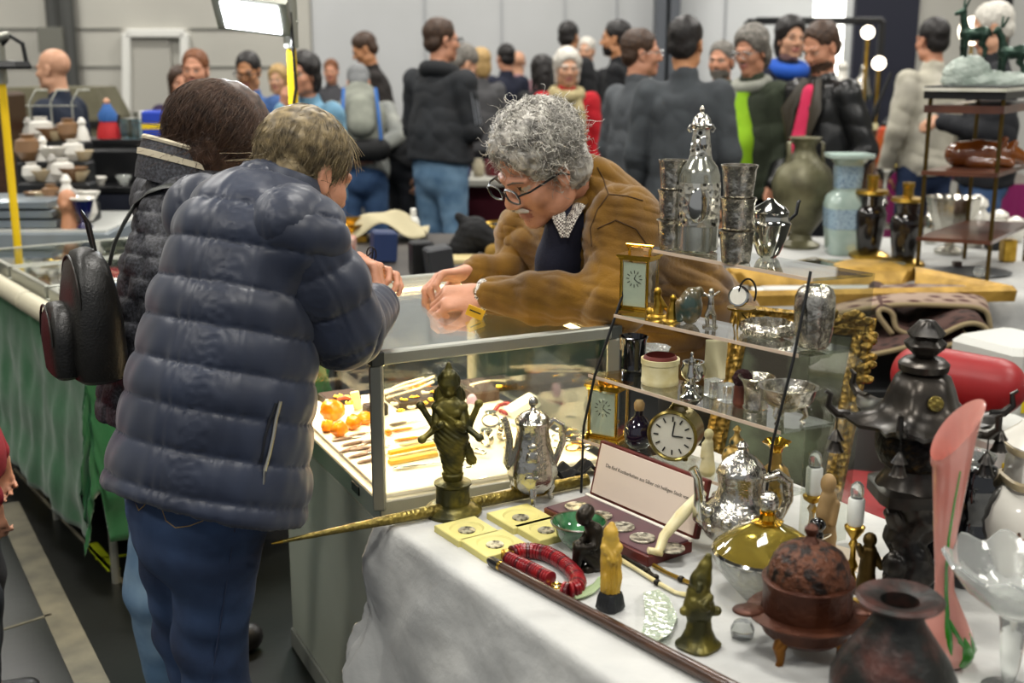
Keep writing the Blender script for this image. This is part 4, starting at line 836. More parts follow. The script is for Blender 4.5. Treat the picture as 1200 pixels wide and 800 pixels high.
# ---- cane along the edge
c_a, c_b = G(581, 660, TH+.011), G(858, 806, TH+.014); b = MB(); b.tube([X0, (c_b-c_a)*.5, (c_b-c_a)*1.25], [.0085, .0098, .0125], 14)
o = tag(b.build('walking_cane', mDarkW, None, True, loc=c_a), 'dark wooden walking cane lying along the edge of the white table', 'cane'); b = MB(); tt = (c_b-c_a).normalized(); b.tube([-tt*.02, -tt*.012, tt*.012], [.006, .0095, .0095], 14); b.build('ferrule', mBlkPl, o); b = MB(); b.tube([tt*.012, tt*.018], .0094, 14); b.build('ring', mBrass, o)
# ---- jade, shard, tools
def blade(b, pts, z0, z1, mi=0): b.loft([[V((x, y, z)) for x, y in pts] for z in (z0, z1)], mi)
o = one('jade_fish', 'thin pale green jade fish lying beside the yellow bone figurine', 'carving', mJade, G(690, 694, TH), lambda b: b.tube([V(G(x, y, TH+.006))-V(G(690, 694, TH)) for x, y in ((672, 700), (680, 696), (690, 692), (700, 685), (708, 678))], [.008, .013, .012, .008, .012], 10, flat=.35))
o = one('glass_carving', 'cloudy pale green glass carving lying flat on the white cloth', 'carving', M('pale_green_glass', '#b7cdb4', .15, trans=.55, bump=1, bscale=60), G(770, 722, TH), lambda b: b.loft([[V(G(x, y, TH+z))-V(G(770, 722, TH)) for x, y in ((754, 694), (772, 690), (784, 700), (794, 722), (786, 742), (768, 752), (750, 748), (756, 724))] for z in (0, .016)]), angle=20)
for pts, mt, lb in (([(728, 656), (748, 668), (770, 682), (792, 694), (812, 698)], mIvo, 'long thin bone handled instrument reaching from the medal case to the pointed bronze figurine'), ([(730, 652), (744, 660), (758, 668), (768, 676)], mBronzeD, 'short dark bronze stick lying in front of the medal case'), ([(766, 662), (780, 670), (798, 678), (812, 684)], mBrass, 'short brass stick with flared end near the silver teapot')):
    p0 = G(*pts[0], TH); r = empty('instrument', p0, lb, 'tool'); b = MB(); b.tube([V(G(x, y, TH+.006))-V(p0) for x, y in pts], [.0045, .0035, .004, .0036, .005][:len(pts)], 8); b.build('shaft', mt, r); 
    for z in (-1, 2): b = MB(); b.ell(V(G(*pts[z], TH+.007))-V(p0), (.007, .006, .006), 10, 6); b.build('knob', mBronzeD, r)
q = PX('figurine', 'dark bronze pointed figurine on a flared bell foot in front of the crystal bowl', 'figurine', 818, 767, TH, 24)
q.lathe('foot', mBronze, [(25, 0), (26, 4), (20, 10), (15, 22), (13, 38), (0, 38)], 24, lobes=4, depth=.06)
q.sdf('figure', mBronze, [('ch', [(0, 0, 34), (-1, 0, 52), (-2, 0, 70)], [13, 17, 13], fl((0, 1, 0), .8)), ('c', (-18, -4, 48), (20, 0, 46), 5, 5), ('e', (0, 0, 84), (12, 11, 14)), ('ch', [(2, 0, 92), (5, 0, 104), (8, 0, 116)], [10, 6.5, 3]), ('c', (-3, -11, 84), (-4, -13, 79), 2.5, 3), ('c', (-8, -8, 62), (6, -12, 56), 5, 4), ('c', (9, -6, 66), (2, -13, 60), 5, 4)], 1, 3)
# ---- silver teapot
q = PX('teapot', 'large embossed silver teapot with domed lid behind the crystal bowl', 'teapot', 864, 662, TH, 26)
q.lathe('body', mSil, [(24, 0), (26, 4), (18, 10), (22, 16), (38, 30), (46, 48), (42, 64), (30, 76), (25, 90), (27, 104), (27, 108)], 40, lobes=10, depth=.02); q.lathe('lid', mSil, [(28, 108), (28, 111), (24, 118), (16, 128), (8, 133), (5, 138), (7, 142), (4, 147), (0, 148)], 32, lobes=8, depth=.04)
q.tube('spout', mSilP, [(-36, 0, 44), (-46, 0, 52), (-47, 0, 80), (-50, 0, 102), (-56, 0, 114)], [10, 9, 6.5, 5, 5.5], 12); q.tube('handle', mSilD, [(26, 0, 100), (42, 0, 106), (54, 0, 96), (56, 0, 74), (48, 0, 54), (40, 0, 44)], [5, 7, 7, 6, 5, 4], 10)
for i in range(9): a = 2*PI*i/9; q.sdf('flower', mSil, [('e', (40*math.cos(a), 40*math.sin(a), 58+6*(i % 2)), (7, 7, 7)), ('e', (43*math.cos(a+.2), 43*math.sin(a+.2), 48), (5, 5, 5))], 1.2, 2)
# ---- crystal bowl with amber lid
q = PX('covered_bowl', 'cut crystal bowl with a gilt amber glass lid behind the copper burner', 'bowl', 895, 710, TH, 28)
q.lathe('bowl', mCrys, [(24, 0), (28, 4), (38, 16), (52, 34), (60, 52), (61, 60), (58, 60), (50, 38), (34, 16), (0, 10)], 48, lobes=16, depth=.03); q.lathe('lid', M('amber_glass', '#b3a04a', .05, trans=.8, ior=1.4, bump=.2, bscale=20), [(60, 60), (61, 63), (52, 72), (34, 86), (16, 95), (12, 97), (0, 98)], 40); q.lathe('lid_rim', mSilP, [(61, 58), (63, 61), (61, 64), (59, 61)], 40, cap0=False, cap1=False)
q.lathe('knob', mGoldP, [(16, 96), (18, 99), (10, 102), (8, 108), (10, 112), (0, 112)], 20, lobes=6, depth=.06); q.sdf('crown_knob', mSil, [('e', (0, 0, 122), (11, 11, 14))], 1, 2, 1, lambda v: 1.0*noise3(v, .8, 3))
# ---- copper incense burner
q = PX('incense_burner', 'round reddish copper incense burner with pierced domed lid on three legs', 'incense burner', 942, 782, TH, 40)
q.lathe('bowl', mCop, [(20, 22), (42, 26), (50, 34), (51, 55), (53, 58), (51, 60), (51, 96), (53, 100), (53, 104), (46, 106), (0, 106)], 48); q.lathe('flange', mCop, [(51, 54), (66, 56), (67, 59), (51, 62)], 48, sx=1.03, cap0=False, cap1=False)
q.lathe('lid', mCopR, [(47, 105), (47, 112), (44, 126), (36, 140), (24, 149), (12, 153), (0, 154)], 48, lobes=8, depth=.03); q.lathe('finial', mCop, [(11, 152), (7, 158), (5, 162), (8, 167), (8, 172), (4, 177), (0, 178)], 16)
q.sdf('handle', mCop, [('e', (-66, 0, 60), (20, 15, 5))], 1.2, 2); q.sdf('handle', mCop, [('e', (66, 0, 60), (20, 15, 5))], 1.2, 2)
for a in (-140, -40, 90):
    c, s_ = math.cos(math.radians(a)), math.sin(math.radians(a)); q.tube('leg', M('worn_brass', '#7a5020', .35, .8), [(40*c, 40*s_, 36), (48*c, 48*s_, 24), (44*c, 44*s_, 8), (46*c, 46*s_, 1), (50*c, 50*s_, 1.5)], [10, 8, 5, 4.5, 3], 10)
# ---- dark bronze vase at the front
q = PX('vase', 'squat dark mottled bronze vase with wide flat rim at the table front', 'vase', 1043, 872, TH, 56)
q.lathe('vase', M('mottled_bronze', '#191a18', .42, .35, c2='#5a2f26', scale=17, lo=.45, hi=.8, bump=.7, bscale=40), [(52, 0), (60, 6), (72, 40), (72, 70), (62, 98), (44, 130), (30, 156), (27, 172), (33, 180), (47, 184), (50, 189), (46, 193), (36, 191), (22, 186), (20, 160), (0, 156)], 48)
# ---- pink glass lily vase
q = PX('vase', 'tall pink art glass lily vase with green leaves at its bulb', 'vase', 1108, 786, TH, 22)
mPink = M('pink_glass', '#d68a7c', .12, trans=.3, ior=1.4, c2='#e3aca0', scale=5, coat=.5); rg = []
for z, r, cx in ((0, 16, 0), (6, 25, 0), (22, 31, 0), (44, 28, -2), (70, 18, -5), (95, 11, -9), (125, 10.5, -12), (165, 13, -14), (210, 17, -14), (250, 21, -14), (272, 24, -13)):
    rg.append([V((cx+r*math.cos(a), r*math.sin(a), z+(0 if z < 250 else (z-245)*.9*math.cos(a-.2)))) for a in [2*PI*i/32 for i in range(32)]])
rg += [[V((-13+(27+3*math.cos(a))*math.cos(a), 25*math.sin(a), 290+34*math.cos(a-.2))) for a in [2*PI*i/32 for i in range(32)]], [V((-13+20*math.cos(a), 20*math.sin(a), 278+26*math.cos(a-.2))) for a in [2*PI*i/32 for i in range(32)]], [V((-13+12*math.cos(a), 12*math.sin(a), 235)) for a in [2*PI*i/32 for i in range(32)]]]
b = q.mb(); b.loft(rg); b.build('vase', mPink, q.o)
mLeaf = M('green_glass_trail', '#2e7a1e', .15, coat=.8)
ZR = ((0, 16, 0), (6, 25, 0), (22, 31, 0), (44, 28, -2), (70, 18, -5), (95, 11, -9), (125, 10.5, -12), (165, 13, -14), (210, 17, -14), (250, 21, -14))
def sfc(z, a, o):
    r = np.interp(z, [t[0] for t in ZR], [t[1] for t in ZR])+o; c = np.interp(z, [t[0] for t in ZR], [t[2] for t in ZR]); return (c+r*math.cos(a), r*math.sin(a), z)
for nm, zs, a0, a1, r in (('stem_trail', (248, 210, 165, 125, 95, 70, 55), -1.45, -1.9, [1, 1.4, 1.7, 2, 2.4, 2.8, 2]), ('leaf_trail', (70, 60, 48, 36, 26), -1.9, -1.75, [1.5, 3.2, 4, 3, .8]), ('leaf_trail', (66, 54, 42, 32), -1.75, -1.2, [1.2, 3, 3.4, .8]), ('leaf_trail', (46, 34, 22, 12, 6), -1.15, -1.0, [1, 6, 9, 10, 6]), ('leaf_trail', (48, 36, 24, 14), -.75, -.5, [1, 4, 6, 3])):
    q.tube(nm, mLeaf, [sfc(z, a0+(a1-a0)*i/(len(zs)-1), .2) for i, z in enumerate(zs)], r, 10, flat=.3, up=(math.cos(a0), math.sin(a0), 0))
# ---- glass compote
q = PX('compote', 'clear glass compote with ruffled rim on a faceted stem', 'compote', 1180, 824, TH, 30); rg = []
for r, z, wv in ((r_, z_*1.16, w_) for r_, z_, w_ in ((30, 0, 0), (30, 3, 0), (10, 8, 0), (7, 14, 0), (11, 30, 0), (16, 80, 0), (18, 88, 0), (34, 98, 1), (58, 116, 3), (78, 140, 7), (82, 146, 9), (79, 149, 9), (70, 138, 6), (48, 118, 3), (20, 104, 0), (0.1, 102, 0))):
    n_ = 60; rg.append([V((r*(1+(.05*math.cos(3*a) if 12 < z < 90 else 0)+.006*wv*math.cos(9*a))*math.cos(a), r*(1+(.05*math.cos(3*a) if 12 < z < 90 else 0)+.006*wv*math.cos(9*a))*math.sin(a), z+wv*math.cos(9*a)*.7)) for a in [2*PI*i/n_ for i in range(n_)]])
b = q.mb(); b.loft(rg); b.build('bowl', mGlassG, q.o)
# ---- white ginger jar
q = PX('ginger_jar', 'white porcelain lidded jar with a painted coat of arms', 'jar', 1198, 700, TH, 30)
q.lathe('jar', mPorc, [(28, 0), (31, 4), (40, 24), (50, 60), (54, 90), (50, 112), (38, 128), (28, 136), (28, 142), (24, 142), (0, 140)], 40); q.lathe('lid', mPorc, [(29, 142), (28, 176), (36, 182), (37, 190), (30, 196), (20, 206), (16, 212), (0, 214)], 24, sq=5)
for z, r in ((140, 34), (184, 38)): q.lathe('cream_band', M('cream_band', '#b6a684', .4), [(r-2, z-5), (r, z-2), (r, z+4), (r-3, z+6)], 24, cap0=False, cap1=False, sq=4)
b = q.mb()
for x, z, r in ((-26, 78, 7), (-20, 90, 6), (-8, 80, 8), (-10, 92, 5), (4, 78, 7), (-24, 66, 6), (-14, 64, 6), (0, 66, 7), (-30, 88, 4), (8, 90, 5)):
    R_ = 53.2 if z > 75 else 51; a = math.asin(x/54); b.ell((x, -math.cos(a)*R_, z), (r*.8, 1.4, r), 10, 6)
b.build('crest', M('sepia_print', '#8a6238', .4, c2='#3c2c28', scale=90, lo=.4, hi=.6), q.o); b = q.mb()
for t in range(5): b.tube([(-20+4*t, -42+t, 118), (-16+3*t*(t-2)*.4, -49, 108-2*t)], 1.2, 6)
b.build('white_bow', M('white_enamel', '#ecebe6', .2), q.o)
# ---- pagoda incense burner with bells
q = PX('pagoda_burner', 'black bronze pagoda incense burner with upturned roof corners and hanging bells', 'incense burner', 1060, 716, TH, 34)
mPag = M('black_bronze', '#1b1a19', .3, .6, c2='#3b3630', scale=14, bump=.3, bscale=30)
q.lathe('finial', mPag, [(9, 312), (14, 318), (20, 324), (22, 330), (16, 336), (20, 342), (14, 350), (8, 358), (0, 360)], 20, lobes=5, depth=.12); q.lathe('neck', mPag, [(20, 296), (27, 298), (28, 306), (22, 312), (10, 313)], 24)
rg = []
for r, z, d in ((18, 298, 0), (30, 290, .03), (36, 274, .04), (40, 260, .04), (48, 248, .06), (64, 238, .10), (78, 236, .16), (76, 231, .16), (56, 228, .08), (40, 226, 0)):
    rg.append([V((r*(1+d*math.cos(6*a))*math.cos(a), r*(1+d*math.cos(6*a))*math.sin(a), z+(10*d/.16*max(0, math.cos(6*a)) if r > 60 else 0))) for a in [2*PI*i/72 for i in range(72)]])
b = q.mb(); b.loft(rg); b.build('roof', mPag, q.o)
b = q.mb(); b.lathe([(9, 0), (8, 1.5), (0, 2)], 20); o = b.build('medallion', mGold, q.o); o.location = (2*q.k, -41*q.k, 268*q.kz); o.rotation_euler = (1.3, 0, 0)
for i in range(6):
    a = PI*i/3; c, s_ = math.cos(a), math.sin(a); hk = q.tube('hook', mPag, [(80*c, 80*s_, 242), (94*c, 94*s_, 244), (104*c, 104*s_, 254), (102*c, 102*s_, 268), (108*c, 108*s_, 272)], [6, 5, 4, 3, 2])
    if i in (0, 3, 4, 5): q.lathe('bell', mPag, [(10, 196), (8, 199), (6, 206), (4, 210), (9, 211), (6, 216), (3, 222), (1, 224), (.8, 244), (0, 244)], 14, c=(93*c, 93*s_, 0))
q.lathe('barrel', M('openwork_bronze', '#0e0d0c', .4, .7, c2='#4a3714', scale=70, lo=.5, hi=.75, kind='noise', bump=2, bscale=60), [(34, 178), (40, 182), (46, 196), (47, 212), (40, 224), (38, 230)], 36); q.lathe('collar', mPag, [(40, 150), (44, 154), (34, 170), (33, 180)], 30)
q.lathe('platform', mPag, [(30, 132), (46, 138), (46, 152), (40, 156), (0, 156)], 24, sq=6)
q.sdf('dragon_stem', mPag, [('ch', [(0, 0, 134), (8, -4, 110), (-8, 4, 84), (4, -4, 60), (0, 0, 30)], [20, 16, 18, 17, 24]), ('c', (-26, -6, 118), (-10, 0, 92), 6, 10), ('c', (22, -10, 96), (6, 0, 76), 6, 10), ('e', (-18, -10, 52), (12, 12, 16)), ('e', (18, -8, 40), (12, 12, 14))], 1.3, 5, 1, lambda v: 1.3*noise3(v, .4, 5))
q.lathe('foot', mPag, [(34, 0), (36, 6), (30, 14), (26, 30), (0, 34)], 24, lobes=6, depth=.08)
# ---- black glass pair
for px, w, hh, lb in ((1090, 22, 150, 'black mirror glass bottle with gold label behind the pink vase'), (1132, 28, 150, 'wide black mirror glass jar with glossy shoulders right beside the pink vase')):
    q = PX('black_jar', lb.replace('right beside', 'next to'), 'jar', px, 690, TH, w*.9)
    q.lathe('jar', mBlkGl, [(w*.9, 0), (w, 4), (w, 70), (w*.86, 76), (w*.84, 88), (w*1.02, 96), (w*1.06, 130), (w*.8, 146), (w*.5, 150), (0, 150)], 30, lobes=6 if w > 25 else 0, depth=.03)
    if w < 25:
        b = q.mb(); b.box((0, -w-.4, 92), (24, 2, 16)); b.build('label', mGoldP, q.o)
    else: q.lathe('stopper', mGlassG, [(14, 150), (20, 154), (21, 160), (12, 166), (0, 167)], 16, lobes=5, depth=.1)
# ---- candlesticks, ivory figure, stands
for px, pyb, zt, lb in ((949, 648, 72, 'brass candlestick with a white glass candle in front of the gilt frame'), (997, 690, 78, 'brass candlestick with a white glass candle beside the pagoda burner')):
    q = PX('candlestick', lb, 'candlestick', px, pyb, TH, 14)
    q.lathe('stem', mBrass, [(15, 0), (15, 3), (6, 8), (3.5, 16), (7, 24), (3.5, 32), (3.2, 44), (6, 50), (3, 56), (11, zt-10), (12, zt-6), (9, zt-4), (0, zt-4)], 20); q.lathe('candle', mCandle, [(8, zt-4), (9.5, zt), (9.5, zt+27), (8, zt+29), (0, zt+29)], 20); q.lathe('glass_bulb', mGlassG, [(7, zt+29), (8, zt+36), (7, zt+44), (3, zt+48), (0, zt+49)], 16)
q = PX('figurine', 'slender tan carved figurine standing behind the candlestick', 'figurine', 966, 662, TH, 12)
q.sdf('figure', mTan, [('ch', [(0, 0, 4), (2, 0, 30), (-2, 0, 60), (0, 0, 78)], [11, 9, 10, 9], fl((0, 1, 0), .8)), ('e', (-1, 0, 95), (8, 8, 11)), ('c', (8, -4, 72), (4, -9, 50), 4, 3.5)], 1, 3)
q = PX('figurine', 'small glossy black figurine with a thin cord looped around it', 'figurine', 955, 668, TH, 9)
q.sdf('figure', mBlkGl, [('ch', [(0, 0, 3), (0, 0, 26), (0, 0, 40)], [9, 8, 7]), ('e', (0, 0, 52), (9, 8, 8))], .9, 2.5); q.tube('cord', mCream, [(16*math.cos(a), 14*math.sin(a), 34+8*math.cos(a+.6)) for a in [2*PI*i/20 for i in range(20)]], .9, 5, closed=True)
q = PX('figurine', 'old brass figure group on a stand in front of the black dragon stem', 'figurine', 1014, 700, TH, 14)
q.sdf('figure', M('dull_brass', '#4a3a18', .4, .8, bump=.6, bscale=80), [('ch', [(0, 0, 3), (0, 0, 30), (1, 0, 52)], [12, 8, 8]), ('e', (1, 0, 66), (7, 7, 8)), ('c', (8, 0, 48), (15, -4, 34), 3.5, 3), ('c', (-7, 0, 48), (-13, -4, 60), 3.5, 3), ('e', (0, 0, 2), (15, 13, 3))], 1, 3)
o = one('rope_coil', 'coil of pale yellow cord lying beside the copper burner', 'cord', M('yellow_cord', '#c0a350', .7, bump=.8, bscale=120), G(1004, 716, TH), lambda b: [b.tube([V((.016*math.cos(a), .011*math.sin(a), .004+.006*j)) for a in [2*PI*i/18 for i in range(18)]], .0042, 7, closed=True) for j in range(3)])
o = one('glass_cube', 'small solid glass paperweight tucked behind the copper burner', 'paperweight', mGlassG, G(870, 738, TH+.014), lambda b: b.lathe([(.012, -.014), (.018, -.01), (.019, .004), (.014, .014), (0, .015)], 14))
o = one('card', 'blank cream card lying under the candlestick and the figurine', 'card', M('cream_card', '#d6c8b4', .7), G(985, 652, TH+.001), lambda b: b.box((0, 0, 0), (.14, .09, .0012), 0, rotz(-.7)))
o = 0 and one('paper_fan', 'crumpled pinkish red paper standing behind the candlesticks', 'paper', M('red_pink_paper', '#b5323a', .6), G(1010, 640, TH), lambda b: b.grid(lambda u, v: V((-.07+.15*u, .015*math.sin(u*9)*v+.01, .003+v*(.055+.03*math.sin(u*2.6)))), 18, 4))
pp = [G(759, 645, TH+.028)]; D0 = pp[0].y; pp += [at(772, 647, D0+.002), at(778, 628, D0+.02), at(798, 604, D0+.05), at(824, 576, D0+.08)]; pz = V((pp[1].x, pp[1].y, TH+.026))
o = one("ivory_carving", "polished ivory carving of a bent leg leaning on the medal case", "carving", mIvo, pz, lambda b: b.tube([V(q_)-pz for q_ in pp], [.007, .010, .0095, .0125, .009], 12))
# ------------------------------------------------------------------ stepped acrylic display stand
mAcr = pane('clear_acrylic', '#eef0ec', 1.6, .02); mAcrE = M('acrylic_edge', '#d8c3ae', .25, alpha=.85)
HS = (1.27, 1.143, 1.008, .868)
# front left end, front right end, right back end (pixels) for each board, top first
BRD = (((755, 290), (952, 326), (1023, 320)), ((720, 368), (936, 415), (1000, 408)), ((690, 438), (915, 505), (977, 495)), ((676, 512), (903, 585), (945, 574)))
st = empty('display_stand', G(800, 570, TH), 'stepped clear acrylic display stand with slanting black rods full of small silver', 'display stand'); sl_ = V(st.location)
for (a, b_, c), h in zip(BRD, HS):
    A_, B_, C_ = G(*a, h), G(*b_, h), G(*c, h); D_ = A_+(C_-B_); bb = MB(); bb.X = Matrix.Translation(-sl_)
    bb.loft([[p+V((0, 0, z)) for p in (A_, B_, C_, D_)] for z in (-.006, 0)]); s_ = bb.build('shelf', mAcr, st, False)
    bb = MB(); bb.X = Matrix.Translation(-sl_); n = (C_-B_).normalized()*.0016
    bb.loft([[p+V((0, 0, z)) for p in (A_-n, B_-n, B_, A_)] for z in (-.0062, .0002)]); bb.build('shelf_edge', mAcrE, s_, False)
for pts in (((735, 330), (697, 440), (684, 500), (681, 577)), ((950, 318), (930, 420), (905, 520), (893, 618))):
    ds = [G(*BRD[i][0 if pts[0][0] < 800 else 1], HS[i]).y for i in range(3)]+[G(*pts[3], TH).y]
    bb = MB(); bb.X = Matrix.Translation(-sl_); bb.tube([at(x, y, d-.004) for (x, y), d in zip(pts, ds)], .0028, 8); bb.build('rod', mDark, st)
for x, y, hh in ((1023, 320, HS[0]),):
    p = G(x, y, hh); bb = MB(); bb.X = Matrix.Translation(-sl_); q2 = V((p.x-.02, p.y, TH+.005)); b3 = G(*BRD[0][1], HS[0]); q3 = V((b3.x, b3.y, TH+.005)); bb.loft([[p, q2, q2+V((.005, .003, 0)), p+V((.005, .003, 0))], [b3+(p-b3)*.02, q3+(q2-q3)*.02, q3+(q2-q3)*.02+V((.005, .003, 0)), b3+V((.005, .003, 0))]]); bb.build('end_panel', mAcr, st, False)
h0, h1, h2, h3 = HS
# ---- top board
PB = [(13, 0), (14, 4), (15, 10), (17.5, 26), (18.5, 34), (17.5, 36)]
for px, pyb, lb, sc in ((786, 293, 'stack of three embossed silver beakers beside the tall bottle nearer the dealer', 1.0), (862, 309, 'stack of three embossed silver beakers next to the silver cream jug', 1.3)):
    q = PX('beaker_stack', lb, 'beakers', px, pyb, h0, 12)
    r0 = 16 if sc == 1 else 20; H = (pyb-187)/3 if sc == 1 else (pyb-193)/3
    for i in range(3): z = i*H; q.lathe('beaker', mSilD, [(r0*.8, z), (r0*.86, z+3), (r0*.86, z+H*.2), (r0*.93, z+H*.5), (r0*.98, z+H*.85), (r0*1.06, z+H*.95), (r0*1.08, z+H*1.0), (r0*.98, z+H*1.0), (r0*.9, z+H*.6), (0, z+H*.5)], 32)
q = PX('bottle', 'tall frosted bottle with pierced silver overlay and domed stopper', 'bottle', 817, 297, h0, 21)
q.lathe('bottle', M('frosted_silver_glass', '#b9bab0', .16, .75, c2='#8b8c80', scale=14), [(21, 0), (23.5, 3), (24, 60), (23.5, 92), (20, 102), (14, 110), (12, 118)], 40)
mPier = M('pierced_silver', '#3a3833', .25, .9, c2='#cfcdc2', scale=70, kind='voronoi', bump=.9, bscale=70, lo=.22, hi=.36)
q.lathe('overlay_band', mPier, [(24.3, 32), (24.6, 34), (24.6, 82), (24.2, 84)], 40, cap0=False, cap1=False); q.lathe('neck_overlay', mPier, [(13, 110), (12.6, 118), (10.5, 134), (9.8, 146), (12, 148), (12, 150)], 32, cap0=False)
b = q.mb(); b.ell((-3, -22.6, 58), (13, 4, 22), 24, 12); b.build('medallion', mSilP, q.o); b = q.mb(); b.ell((1, -10.3, 130), (5, 3, 10), 16, 8); b.build('neck_medallion', mSilP, q.o)
q.lathe('stopper', mSil, [(12, 148), (13, 151), (11, 153), (10, 158), (6, 163), (3, 164), (2, 166), (3, 169), (1.2, 173), (0, 174)], 20); q.tube('side_loop', mSil, [(-12, 0, 142), (-15, 0, 147), (-12, 0, 151)], 1.6, 6); q.tube('side_loop', mSil, [(12, 0, 142), (15, 0, 147), (12, 0, 151)], 1.6, 6)
q = PX('cream_jug', 'plain silver lidded jug with black handle next to the beaker stack', 'jug', 900, 303, h0, 12)
q.lathe('jug', mSilP, [(9, 0), (11, 2), (13, 4), (20, 22), (24, 37), (25, 41), (22, 44), (21, 50), (22, 55), (17, 61), (8, 66), (4, 70), (0, 71)], 36); q.tube('handle', mBlkPl, [(22, 0, 44), (30, 0, 52), (32, 0, 66), (34, 0, 68)], [3, 3.5, 3.5, 3], 8, flat=.6); q.tube('spout', mSilP, [(-20, 0, 36), (-26, 0, 44), (-29, 0, 50)], [5, 4, 3], 8)
q = PX('serving_tray', 'flat polished silver tray with cutlery lying beyond the acrylic stand', 'tray', 985, 318, .752, 0)
q.lathe('tray', mSilP, [(45, 0), (68, 2), (70, 4), (66, 4), (44, 2), (0, 2)], 48, sy=.9)
for i, (x, y, r, w) in enumerate(((-40, -20, .2, 60), (-10, -40, -.3, 70), (20, -10, .5, 60), (-50, 30, -.1, 50))): q.tube('cutlery', M('pale_cutlery', '#c9c3a6', .25, .8), [(x, y, 6), (x+w*.5, y+w*.5*r, 9+i), (x+w, y+w*r, 6)], [2.2, 1.6, 4], 6, flat=.5)
# ---- carriage clocks
def carriage(px, pyb, h, w, H, label, rz=-.55, back=1):
    q = PX('carriage_clock', label, 'clock', px, pyb, h, w*.25); q.o.rotation_euler = (0, 0, rz); d = w*.8
    for z, s_, t in ((0, 1.12, 3), (3, 1.02, 3), (H*.86, 1.02, 3), (H*.86+3, 1.14, 3.5)):
        b = q.mb(); b.box((0, 0, z+t/2), (w*s_, d*s_, t)); b.build('plate', mGoldP, q.o, False)
    for sx in (1, -1):
        for sy in (1, -1):
            b = q.mb(); b.lathe([(2, 4), (1.7, 8), (1.7, H*.83), (2, H*.86)], 10, (sx*w*.44, sy*d*.44, 0)); b.build('column', mGoldP, q.o); b = q.mb(); b.lathe([(2.6, -3), (3, -1), (2, 1)], 10, (sx*w*.5, sy*d*.5, 0)); b.build('foot', mGoldP, q.o)
    b = q.mb(); b.box((0, -d*.4, H*.45), (w*.74, 1, H*.74)); b.build('dial', M('clock_dial', '#d9d6c6', .4), q.o, False); b = q.mb(); b.box((0, 0, H*.45), (w*.3, d*.4, H*.6)); b.box((0, d*.1, H*.25), (w*.5, d*.5, 4)); b.build('movement', mBrass, q.o, False)
    b = q.mb()
    for i in range(12): a = i*PI/6; b.box((w*.22*math.sin(a), -d*.4-.8, H*.55+w*.22*math.cos(a)), (.9, .5, 3.6), 0, rotm('Y', a))
    b.build('numerals', mInk, q.o, False)
    for a, L in ((.4, 5.5), (2.2, 8)): b = q.mb(); b.box((L/2*math.sin(a), -d*.4-1.1, H*.55+L/2*math.cos(a)), (.8, .5, L), 0, rotm('Y', a)); b.build('hand', mBlkPl, q.o, False)
    for R_, c_, sz in ((0, (0, -d*.47, H*.45), (w*.84, .8, H*.8)), (0, (w*.47, 0, H*.45), (.8, d*.84, H*.8)), (0, (-w*.47, 0, H*.45), (.8, d*.84, H*.8))): b = q.mb(); b.box(c_, sz); b.build('glass', mGlass, q.o, False)
    return q
q = carriage(748, 364, h1, 38, 70, 'gilt carriage clock with a carrying handle on the upper acrylic shelf'); q.tube('handle', mGoldP, [(-13, 0, 66), (-13, 0, 72), (-17, 0, 76), (17, 0, 76), (13, 0, 72), (13, 0, 66)], 1.8, 8)
q = carriage(712, 514, h3, 40, 68, 'gilt four glass carriage clock beside the round brass clock on the low shelf'); q.sdf('crest', mGoldP, [('c', (-10, 0, 66), (10, 0, 66), 3, 3), ('e', (0, 0, 68), (4, 4, 3))], 1, 2)
# ---- upper shelf goods
def fig(px, pyb, h, label, mt, prims, cat='figurine', name='figurine', hh=.9, k=2.2, rb=5, base=None):
    q = PX(name, label, cat, px, pyb, h, rb); q.sdf('figure', mt, prims, hh, k)
    if base: q.lathe('base', mt, base, 20)
    return q
fig(770, 372, h1, 'small brass figure group beside the upper gilt carriage clock', mBrass, [('ch', [(0, 0, 3), (2, 0, 14), (0, 0, 24)], [7, 5, 4]), ('e', (0, 0, 30), (4, 4, 5)), ('c', (4, 0, 20), (12, 0, 8), 2, 2), ('e', (-9, 0, 5), (4, 4, 6))], base=[(12, 0), (13, 2), (11, 4), (0, 4)])
fig(787, 378, h1, 'little brass seated figure in front of the green stone parrot', mBrass, [('ch', [(0, 0, 3), (0, 0, 12), (1, 0, 22)], [7, 5, 3.5]), ('e', (1, 0, 28), (3.6, 3.6, 4.4))], base=[(10, 0), (11, 2), (9, 4), (0, 4)])
fig(808, 380, h1, 'green and brown carved stone parrot lump on the upper shelf', M('mottled_stone', '#2e3f38', .25, c2='#7d6540', scale=30, lo=.4, hi=.7, coat=.6), [('e', (0, 0, 20), (14, 12, 20)), ('e', (2, 0, 34), (10, 9, 9)), ('c', (10, 0, 40), (16, 0, 34), 4, 1.5), ('c', (-10, 0, 24), (-12, 0, 6), 7, 4)])
fig(832, 384, h1, 'thin silver bronze dancing figure with raised arms', mSilD, [('ch', [(-3, 0, 2), (-4, 0, 14), (0, 0, 24), (0, 0, 36)], [2, 2.6, 3.4, 3]), ('ch', [(5, 0, 3), (4, 0, 14), (0, 0, 24)], [1.8, 2.3, 3]), ('e', (0, 0, 42), (3, 3, 4)), ('c', (0, 0, 35), (9, 0, 42), 1.6, 1.3), ('c', (0, 0, 35), (-8, 0, 40), 1.6, 1.3)], base=[(9, 0), (9, 2), (0, 2.5)], hh=.8, k=1.5)
q = PX('watch_stand', 'round white faced pocket watch on a small wire stand', 'watch', 868, 386, h1, 10)
q.lathe('top', mBrass, [(15, 22), (17, 23), (17, 25), (0, 25)], 24)
for a in (0, 2.1, 4.2): q.tube('leg', mBrass, [(13*math.cos(a), 13*math.sin(a), 23), (9*math.cos(a), 9*math.sin(a), 12), (13*math.cos(a), 13*math.sin(a), 0)], 1.1, 6)
